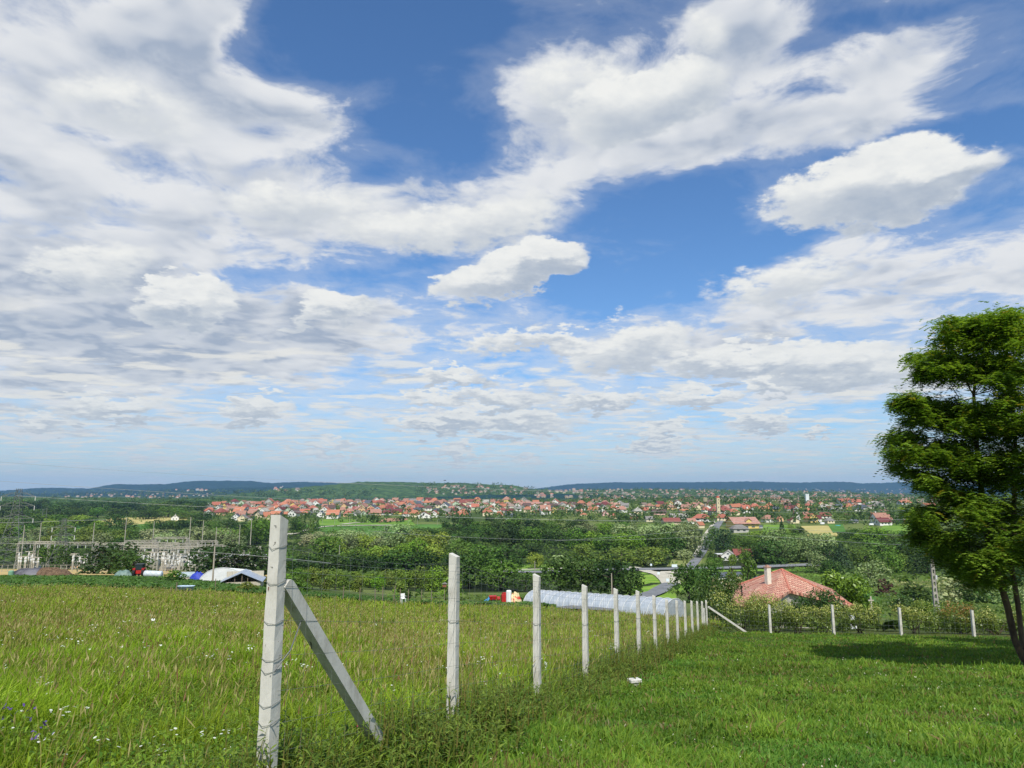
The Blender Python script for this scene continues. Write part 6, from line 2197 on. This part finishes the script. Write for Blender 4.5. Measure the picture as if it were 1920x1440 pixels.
car(1346.5, 994, 'white', 'white van like car driving along the village street', 1.2)
car(1389, 994, 'white', 'white car parked below the grey twin house', .1)
car(587, 993, 'dark', 'dark car driving on the pale country road', .2)
car(593, 991, 'teal', 'teal car following on the pale country road', .2)
car(1345, 1084, 'dark', 'dark car in the yard beyond the round walnut', .2)
car(1358, 1090, 'white', 'white car in the sandy yard before the birch', .3)
car(1412, 1093, 'silver', 'silver car behind the pink roof beside the birch', .5)
quad_field('sandy_yard', [(1330, 1108), (1395, 1106), (1390, 1078), (1325, 1080)], field_mat('sand', rgb(190, 172, 124), rgb(170, 154, 112), .2), 8, .22)
house(1368, 1082, 40, 9, 'side', 'slate', 'white', 0, 'low dark roofed shed in the yard behind the birches', 0, chim=False, name='shed')
house(1418, 1092, 20, 10, 'front', 'slate', 'white', -.4, 'small white gabled shed behind the pink roof chimney', 0, chim=False, name='shed')
# round pool, canvas tents in gardens
g = G(1571, 986.5)
tag(MB().tube([(0, 0, .0), (0, 0, .9)], 2.3, 20).build('garden_pool', material('pool_blue', rgb(90, 176, 190), rough=.3), None, g), 'round turquoise garden pool on the lawn above the hay field', 'pool')
for px, py, lab in ((1542, 984, 'small white garden tent beside the dark hedge over the hay field'), (1634, 986, 'white garden tent below the large two tone house')):
    g = G(px, py)
    heapm = MB()
    heapm.tube([(-1.6, 0, .1), (-1.5, 0, 1.0), (1.5, 0, 1.0), (1.6, 0, .1)], [.6, 1.3, 1.3, .6], 10)
    tag(heapm.build('garden_tent', M_pvc, None, g, smooth=True), lab, 'tent')

# road signs at the junction, lamp posts by the country road
for px, py, lab in ((1221, 1068, 'small blue white road sign on the edge of the junction'), (1265, 1070, 'pale direction board at the end of the white apron'), (1252, 1101, 'small white sign where the side road begins'), (1235, 1086, 'thin white marker post on the junction curve')):
    g = G(px, py)
    t = thing('road_sign', lab, 'road sign', g)
    MB().tube([(0, 0, 0), (0, 0, 2.4)], .05, 6).build('post', M_cpole, t)
    w_ = 2.6 if 'board' in lab else .9
    MB().box((0, -.08, 2.2), (w_, .06, 1.2 if w_ > 1 else .9), .1).build('sign_panel', material('sign_white', rgb(214, 226, 230), rough=.5), t)
for i, (px, py, top) in enumerate([(541, 998, 983), (565, 994, 982), (589, 989, 979), (604, 985, 972), (627, 984, 971), (655, 986, 968), (667, 985, 973), (714, 978, 964), (754, 979, 965), (765, 993, 977), (783, 985, 973), (820, 985, 974)]):
    g = G(px, py)
    pole(f'street lamp, {NTH[i]} along the country road from the tall post', px, top, py, g.y, .16, 0, M_cpole, 'street_lamp', 'street lamps of the country road', lamp=True)

# ---------------------------------------------------------------- small trees between the houses
ts = random.Random(99)
nt = 300 - len(TREES)
spots = [(751, 946, 9, 14, 'smallcon'), (760, 946, 8, 13, 'smallcon'), (736, 946, 12, 10, 'small'), (722, 944, 8, 8, 'smallcon'), (1106, 951, 22, 18, 'small'), (1165, 948, 12, 12, 'smallcon'), (1280, 972, 9, 22, 'smallcon'), (1313, 962, 7, 14, 'smallcon'), (1505, 950, 14, 14, 'small'),
         (1616, 972, 20, 26, 'conifer'), (1480, 962, 22, 22, 'broad'), (1410, 965, 14, 14, 'small'), (1415, 978, 20, 20, 'broad'), (1490, 950, 20, 16, 'small'), (485, 975, 15, 18, 'broad'), (655, 972, 22, 14, 'broad'), (1530, 965, 20, 12, 'small'), (1580, 985, 30, 22, 'broad'), (1548, 963, 12, 10, 'small')]
for (px, py, w_, h_, kd) in spots[:max(nt, 0)]:
    tree(px, py, w_, h_, kd, ts.choice(['dark', 'deep', 'dark', 'mid']), f"{'dark pointed conifer' if 'con' in kd else 'leafy tree'} among the houses {next(b_ for x_, b_ in BUCK if px < x_)}", 'trees between the houses')


def tree_mass(name, pts, mat, seed, per=26, con=.12):
    """far-off greenery past counting: many tiny crowns in one object"""
    r = np.random.default_rng(seed)
    pts = np.array(pts)
    n = len(pts)
    P_ = np.repeat(pts[:, :3], per, 0)
    W_ = np.repeat(pts[:, 3], per)
    Hh = np.repeat(pts[:, 4], per)
    isc = np.repeat(r.random(n) < con, per)
    d = r.normal(0, 1, (n * per, 3))
    d /= np.linalg.norm(d, axis=1)[:, None]
    z = np.clip(.55 + .45 * d[:, 2], .05, 1)
    rad = np.where(isc, (1 - z) * .8, .5)
    C = P_ + np.stack([d[:, 0] * W_ * rad, d[:, 1] * W_ * rad, z * Hh], 1)
    sh = np.repeat(r.uniform(.7, 1.25, n), per)
    me = leaf_mesh(name, C, d + np.array([0, 0, .3]), W_ * .30, r, .5, sh)
    cc = np.repeat(mixc(rgb(58, 84, 40), rgb(118, 142, 70), np.clip(r.normal(.4, .3, n), 0, 1)), per, 0) * r.uniform(.8, 1.15, n * per)[:, None]
    k_ = np.ones((n * per * 4, 4), np.float32)
    k_[:, :3] = np.repeat(cc, 4, 0)
    me.color_attributes['Col'].data.foreach_set('color', k_.ravel())
    me.materials.clear()
    me.materials.append(mat)
    return struct(ob(name, me), 'stuff')


r = np.random.default_rng(600)
pts = []
for _ in range(1500):
    px = r.uniform(385, 1760)
    lo = np.interp(px, [385, 470, 880, 1100, 1400, 1760], [948, 943, 941, 944, 946, 944])
    hi = np.interp(px, [385, 420, 500, 640, 800, 900, 1050, 1200, 1300, 1420, 1600, 1760], [976, 980, 984, 982, 982, 984, 984, 984, 985, 985, 986, 988])
    dens = .72 if px < 860 else .62
    if r.random() > dens:
        continue
    py = r.uniform(lo, hi)
    g = G(px, py)
    s = r.uniform(6.0, 12)
    pts.append((g.x, g.y, g.z, s * .9, s * r.uniform(.8, 1.15) * (.8 if px < 860 else 1)))
tree_mass('village_greenery_undergrowth', pts, M_grass, 601)

# ---------------------------------------------------------------- far slopes: scattered houses and woods
from mathutils.bvhtree import BVHTree
bv = []
for o in col.objects:
    if o.get('kind') == 'structure' and o.name.split('.')[0] in ('ground', 'blue_hills', 'distant_ridge', 'wooded_foothill', 'green_hill', 'dark_wood_slope', 'settled_slope', 'wooded_rise'):
        bv.append(BVHTree.FromPolygons([v.co for v in o.data.vertices], [tuple(p.vertices) for p in o.data.polygons]))


def hit(px, py):
    u, v = uv_of(px, py)
    d = Vector((u, 1, v)).normalized()
    best = None
    for b_ in bv:
        h = b_.ray_cast(Vector((0, 0, 0)) + d * 600, d)
        if h[0] is not None and (best is None or h[0].y < best.y):
            best = h[0]
    return best


r = np.random.default_rng(700)
V, Fq, C = [], [], []
rc = [rgb(172, 122, 102), rgb(156, 112, 96), rgb(150, 130, 116), rgb(128, 112, 100)]
wc = [rgb(226, 224, 212), rgb(220, 208, 180), rgb(206, 200, 186), rgb(214, 190, 160)]
n0 = 0
SP = [(x, y, None, s) for x, y, s in REST]
for (x0, y0, x1, y1, n, s0, s1) in [(800, 909, 1000, 927, 85, 9, 16), (1085, 917, 1700, 942, 470, 8, 15), (1360, 934, 1760, 944, 80, 8, 14), (120, 926, 400, 934, 60, 9, 16), (1000, 919, 1090, 934, 25, 14, 24), (330, 917, 395, 921, 8, 16, 30), (500, 912, 560, 922, 10, 14, 22)]:
    for _ in range(n):
        px, py = r.uniform(x0, x1), r.uniform(y0, y1)
        if 800 <= x0 <= 801 and py < 906 + (px - 800) * .035:
            continue
        h = hit(px, py)
        if h is None or h.y < 1250:
            continue
        SP.append((px, py, h, r.uniform(s0, s1) * (1 if h.y > 3000 else .75)))
if SP:
    for (px, py, h, s) in SP:
        if h is None:
            h = G(px, py)
            s = s * h.y / F * .95
        a = r.uniform(-.8, .8)
        ca, sa = math.cos(a), math.sin(a)
        L, D_, hw_, hr = s / 2, s * .38, s * .30, s * .62
        loc = [(-L, -D_, -3), (L, -D_, -3), (L, D_, -3), (-L, D_, -3), (-L, -D_, hw_), (L, -D_, hw_), (L, D_, hw_), (-L, D_, hw_)]
        rf_ = [(-L * 1.1, -D_ * 1.15, hw_ - .3), (L * 1.1, -D_ * 1.15, hw_ - .3), (L * 1.1, D_ * 1.15, hw_ - .3), (-L * 1.1, D_ * 1.15, hw_ - .3), (-L * .8, 0, hr), (L * .8, 0, hr)]
        cw, cr_ = wc[r.integers(4)][:3], rc[r.integers(4)][:3]
        for (x, y, z) in loc + rf_:
            V.append((h.x + x * ca - y * sa, h.y + x * sa + y * ca, h.z + z))
        C += [cw] * 8 + [cr_] * 6
        for q in ((0, 1, 5, 4), (1, 2, 6, 5), (2, 3, 7, 6), (3, 0, 4, 7), (8, 9, 13, 12), (10, 11, 12, 13), (9, 10, 13, 13), (11, 8, 12, 12)):
            Fq.append([n0 + k_ for k_ in q])
        n0 += 14
Fq = np.array(Fq)
tri = Fq[:, 2] == Fq[:, 3]
me = mesh_np('distant_houses', V, [Fq[~tri], Fq[tri][:, :3]], material('far_house', (1, 1, 1), attr='Col', rough=.9), colors=np.array(C))
struct(ob('distant_houses', me), 'stuff')

pts = []
for (x0, y0, x1, y1, n, s0, s1) in [(-100, 934, 420, 957, 900, 9, 16), (400, 934, 1100, 944, 700, 7, 13), (1080, 918, 1760, 945, 2000, 9, 20), (780, 908, 1040, 930, 420, 12, 22), (-60, 921, 700, 932, 500, 14, 30)]:
    for _ in range(n):
        h = hit(r.uniform(x0, x1), r.uniform(y0, y1))
        if h is None or h.y < 900:
            continue
        s = r.uniform(s0, s1) * (1 if h.y > 2500 else .75)
        pts.append((h.x, h.y, h.z - 1, s, s * .85))
tree_mass('distant_woods', pts, M_grass, 701, per=12, con=.05)

# ---------------------------------------------------------------- substation and power lines
M_gal = material('galvanised_steel', rgb(126, 130, 124), rgb(100, 104, 98), .5, .6, metal=.3)
M_gan = material('pale_gantry', rgb(180, 174, 158), rgb(154, 150, 136), .5, .8)
M_ins = material('porcelain', rgb(206, 206, 200), rough=.4)


def lattice(m, a, b_, w0, w1, n, t=.10):
    a, b_ = np.array(a, float), np.array(b_, float)
    d = b_ - a
    x = np.cross(d, (0, 1, 0)) if abs(d[2]) > abs(d[0]) + abs(d[1]) else np.cross(d, (0, 0, 1))
    x /= np.linalg.norm(x)
    y = np.cross(d, x)
    y /= np.linalg.norm(y)
    cs = [(-1, -1), (1, -1), (1, 1), (-1, 1)]
    R_ = []
    for i in range(n + 1):
        f = i / n
        w = (w0 + (w1 - w0) * f) / 2
        R_.append([a + d * f + x * w * p + y * w * q for p, q in cs])
    for k in range(4):
        m.beam(R_[0][k], R_[-1][k], t * 1.5)
    for i in range(n):
        for k in range(4):
            m.beam(R_[i][k], R_[i + 1][(k + 1) % 4], t)
            if i % 2:
                m.beam(R_[i][k], R_[i][(k + 1) % 4], t)


def pylon(px, top, base, Y, wb, arms, lab, arm_w, t=.13, rz=0.2):
    u, v = uv_of(px, base)
    g = on(u * Y, Y)
    h = uv_of(px, top)[1] * Y - g.z
    T = thing('lattice_pylon', lab, 'pylon', g, rz)
    m = MB()
    lattice(m, (0, 0, 0), (0, 0, h * .62), wb, wb * .30, 8, t)
    lattice(m, (0, 0, h * .62), (0, 0, h), wb * .30, wb * .13, 7, t * .8)
    m.build('tower_frame', M_gal, T)
    for f in arms:
        m = MB()
        m.beam((-wb * .14, 0, h * f), (wb * .14, 0, h * f), t)
        for s in (-1, 1):
            tip = (s * arm_w, 0, h * f)
            w = wb * .14
            for q in (-w, w):
                m.beam((s * w, q, h * f), tip, t)
                m.beam((s * w, q, h * f + h * .05), tip, t)
        m.build('cross_arm', M_gal, T)
        for s in (-1, 1):
            MB().tube([(s * arm_w, 0, h * f), (s * arm_w, 0, h * f - 1.8)], .14, 6).build('insulator', M_ins, T)
    return g, h


pylon(20, 916, 1066, 300, 11, (.62, .78, .90), 'tall lattice pylon at the very edge of the view', 6.5)
pylon(112, 972, 1068, 285, 7.5, (.66, .82), 'shorter lattice pylon in front of the trees by the substation', 4.2, .10)
pylon(723, 986, 998, 640, 3.0, (.7,), 'small red and white lattice mast behind the willows', 1.4, .2)
for i, (px, top, base, Y) in enumerate([(78, 955, 985, 800), (85, 953, 985, 800), (193, 946, 962, 1100), (326, 954, 962, 1000), (333, 953, 962, 1000)]):
    pole(['slim grey mast behind the large pylon', 'second slim grey mast beside its twin', 'forked grey mast on the wooded slope', 'mast rising behind the lone villa', 'second mast rising behind the lone villa'][i], px, top, base, Y, .35, 2.5, M_gal, 'steel_mast')
for i, (px, top, base) in enumerate([(38, 985, 1062), (69, 980, 1062), (170, 980, 1060), (230, 970, 1058), (283, 978, 1058), (352, 970, 1056), (376, 976, 1060), (402, 988, 1056), (447, 984, 1040), (468, 972, 1044)]):
    pole(f'tall lightning mast of the substation, {NTH[i]} counted from the large pylon', px, top, base, 290 + (i * 37) % 30, .20, 0, M_gan, 'lightning_mast', 'lightning masts of the substation')


def portal(px, Y, span, hgt, i, rows=1):
    u, _ = uv_of(px, 1060)
    g = on(u * Y, Y)
    T = thing('switchyard_portal', f'pale lattice portal frame, {NTH[i]} of the switchyard gantries from the large pylon', 'gantry', g, .12, 'portal frames of the switchyard')
    for s in (-1, 1):
        m = MB()
        lattice(m, (s * span / 2, 0, 0), (s * span / 2, 0, hgt), .9, .6, 7, .11)
        m.build('column', M_gan, T)
    m = MB()
    lattice(m, (-span / 2, 0, hgt), (span / 2, 0, hgt), .75, .75, 9, .11)
    m.build('beam', M_gan, T)
    for q in np.linspace(-.36, .36, 4):
        MB().tube([(q * span, 0, hgt - .3), (q * span, 0, hgt - 2.1)], .13, 6).build('insulator', M_ins, T)


spans = [(60, 296, 12, 10.5), (92, 288, 12, 10.5), (150, 300, 13, 10.5), (205, 306, 13, 10.0), (255, 300, 13, 10.4), (262, 278, 12, 9.0), (300, 302, 14, 10.4), (292, 284, 12, 9.0), (340, 306, 14, 10.2), (325, 282, 11, 8.6), (352, 290, 11, 9.0), (385, 312, 14, 9.6), (425, 318, 14, 9.2), (462, 322, 12, 9.0), (262, 322, 14, 11), (318, 326, 14, 12.5), (375, 330, 14, 11)]
for i, (px, Y, sp, hg) in enumerate(spans):
    portal(px, Y, sp, hg, i)
r = np.random.default_rng(800)
xs = np.concatenate([r.uniform(252, 362, 62), r.uniform(130, 168, 10), r.uniform(34, 74, 12)])
shp = [MB().tube([(0, 0, 0), (0, 0, 2.6)], .20, 6).mesh('support', M_gan), MB().tube([(0, 0, 2.6), (0, 0, 3.1), (0, 0, 3.6), (0, 0, 4.1), (0, 0, 4.8)], [.22, .34, .2, .34, .16], 8).mesh('insulator', M_ins), MB().box((0, 0, 4.9), (2.6, .22, .2)).mesh('busbar', M_gan)]
for i, px in enumerate(xs):
    Y = r.uniform(262, 300)
    u, _ = uv_of(px, 1060)
    s = r.uniform(.8, 1.45)
    T = thing('insulator_post', 'pale switchgear post with ribbed insulator inside the crowded switchyard', 'switchgear', on(u * Y, Y), r.uniform(-.3, .3), 'switchgear posts crowding the switchyard', (1, 1, s))
    for nm_, me_ in zip(('support', 'insulator', 'busbar'), shp):
        ob(nm_, me_, T)
for (px, py, w_, h_, wl_, lab) in ((317, 1070, 26, 12, 'peach', 'small pale pink kiosk in front of the switchyard'), (148, 1050, 18, 14, 'peach', 'pale brown transformer building behind the switchyard trees'), (70, 1062, 9, 14, 'white', 'white transformer cabin beside the large pylon')):
    house(px, py, w_, h_, 'hip', 'pale grey', wl_, 0, lab, 0, chim=False, Y=272 if px > 200 else 305, name='switch_house')
g = on(uv_of(415, 1040)[0] * 330, 330)
t = thing('control_building', 'long low pale building along the far side of the switchyard', 'building', g, .05)
MB().box((0, 0, 2.2), (48, 8, 4.8)).build('wall', material('pale_panel', rgb(190, 186, 176), rgb(170, 168, 160), .4, stretch=(3, 1, .2)), t)
MB().box((0, 0, 4.75), (49, 9, .35)).build('roof', material('grey_roof_sheet', rgb(176, 178, 174), rgb(158, 160, 158), .4), t)
for q in range(8):
    MB().box((-21 + q * 6, -4.02, 2.6), (2.2, .08, 1.3)).build('window', M_win, t)
# substation fence along the golden field
m = MB()
for q in range(46):
    u, _ = uv_of(-30 + q * 11, 1072)
    a = on(u * 235, 235)
    m.beam(a, a + Vector((0, 0, 2.3)), .12)
for dz in (.3, 1.2, 2.2):
    m.tube([on(uv_of(-30 + q * 11, 1072)[0] * 235, 235, dz) for q in range(46)], .04, 4)
tag(m.build('substation_fence', M_gan), 'thin pale perimeter fence between golden field and substation', 'fence')


def wire(lab, pts, Y0, Y1, r0=.05):
    m = MB()
    xs = np.array([p[0] for p in pts], float)
    ys = np.array([p[1] for p in pts], float)
    X_ = np.linspace(xs[0], xs[-1], 34)
    # smooth through the points
    c = np.polyfit(xs, ys, min(3, len(xs) - 1))
    Yy = np.polyval(c, X_)
    q = []
    for x, y in zip(X_, Yy):
        f = (x - X_[0]) / (X_[-1] - X_[0])
        q.append(P(x, y, Y0 + (Y1 - Y0) * f))
    m.tube(q, r0, 5, cap=False)
    tag(m.build('power_line', material('bright_cable', rgb(176, 178, 174), rough=.5, metal=.2)), lab, 'power line', 'long power lines crossing the valley')


wire('highest power line, crossing the pale sky above the blue hills', [(-40, 863), (280, 886), (560, 901), (900, 916), (1180, 925)], 150, 330, .022)
wire('power line crossing the blue hills from the top of the large pylon', [(-40, 899), (240, 919), (560, 936), (800, 948), (1080, 957), (1380, 960), (1720, 957)], 165, 330, .032)
wire('power line running over the village roofs from the large pylon', [(30, 929), (240, 943), (520, 957), (800, 968), (1080, 975), (1400, 978), (1720, 973)], 290, 330, .04)
wire('thin power line touching the crest of the green hill', [(600, 904), (840, 914), (1080, 923), (1400, 930), (1720, 931)], 220, 330, .028)
wire('power line low over the woods between second and fourth posts', [(690, 995), (800, 1004), (960, 1010), (1120, 1013), (1330, 1005)], 260, 320, .035)
wire('power line rising towards the grey willows', [(1040, 1014), (1150, 1007), (1260, 998), (1340, 990)], 280, 320, .038)
wire('power line dipping over the hay field', [(1330, 984), (1460, 990), (1560, 997), (1720, 1004)], 280, 300, .042)
wire('lower power line over the bright belt of trees', [(1380, 1003), (1500, 1010), (1620, 1018), (1760, 1022)], 280, 300, .036)
wire('bright power line from the substation to behind the tall post', [(-20, 1018), (100, 1021), (250, 1027), (400, 1036), (620, 1056)], 270, 150, .045)
wire('power line between large pylon and shorter pylon', [(-20, 980), (60, 979), (112, 977), (200, 975)], 290, 290, .05)
# white butterfly over the meadow, and a bird high over the hills
g = P(287, 1163, 9.5)
m = MB()
for s in (-1, 1):
    m.add([(0, 0, 0), (s * .012, .004, .026), (s * .026, 0, .012), (s * .014, -.002, -.008)], [(0, 1, 2, 3)])
tag(m.build('butterfly', Mw, None, g), 'white butterfly above the grass heads of the meadow', 'butterfly')
g = P(834, 901, 160)
m = MB()
m.tube([(-.32, 0, 0), (-.1, 0, .03), (.2, 0, 0), (.34, 0, -.01)], [.02, .07, .06, .01], 6)
for s in (-1, 1):
    m.add([(-.08, 0, .03), (.10, 0, .03), (.16, s * .45, .12), (.02, s * .55, .10)], [(0, 1, 2, 3)])
tag(m.build('bird', Mdark, None, g), 'small dark bird gliding in front of the pale sky over the green hill', 'bird')

# ---------------------------------------------------------------- haze
def haze():
    m = bpy.data.materials.new('haze_air')
    m.use_nodes = True
    m.node_tree.nodes.clear()
    b = NB(m.node_tree)
    p = b.node('ShaderNodeVolumePrincipled', {'Color': (.36, .62, 1.0, 1), 'Density': HAZE_D, 'Anisotropy': 0.1})
    b.node('ShaderNodeOutputMaterial', {'Volume': p.outputs[0]})
    zt = 330.0
    o = MB().box((0, 0, (zt - 60) / 2), (30000, 30000, zt + 60)).build('haze', m)
    struct(o, 'stuff')
HAZE_D = 5.0e-5
haze()
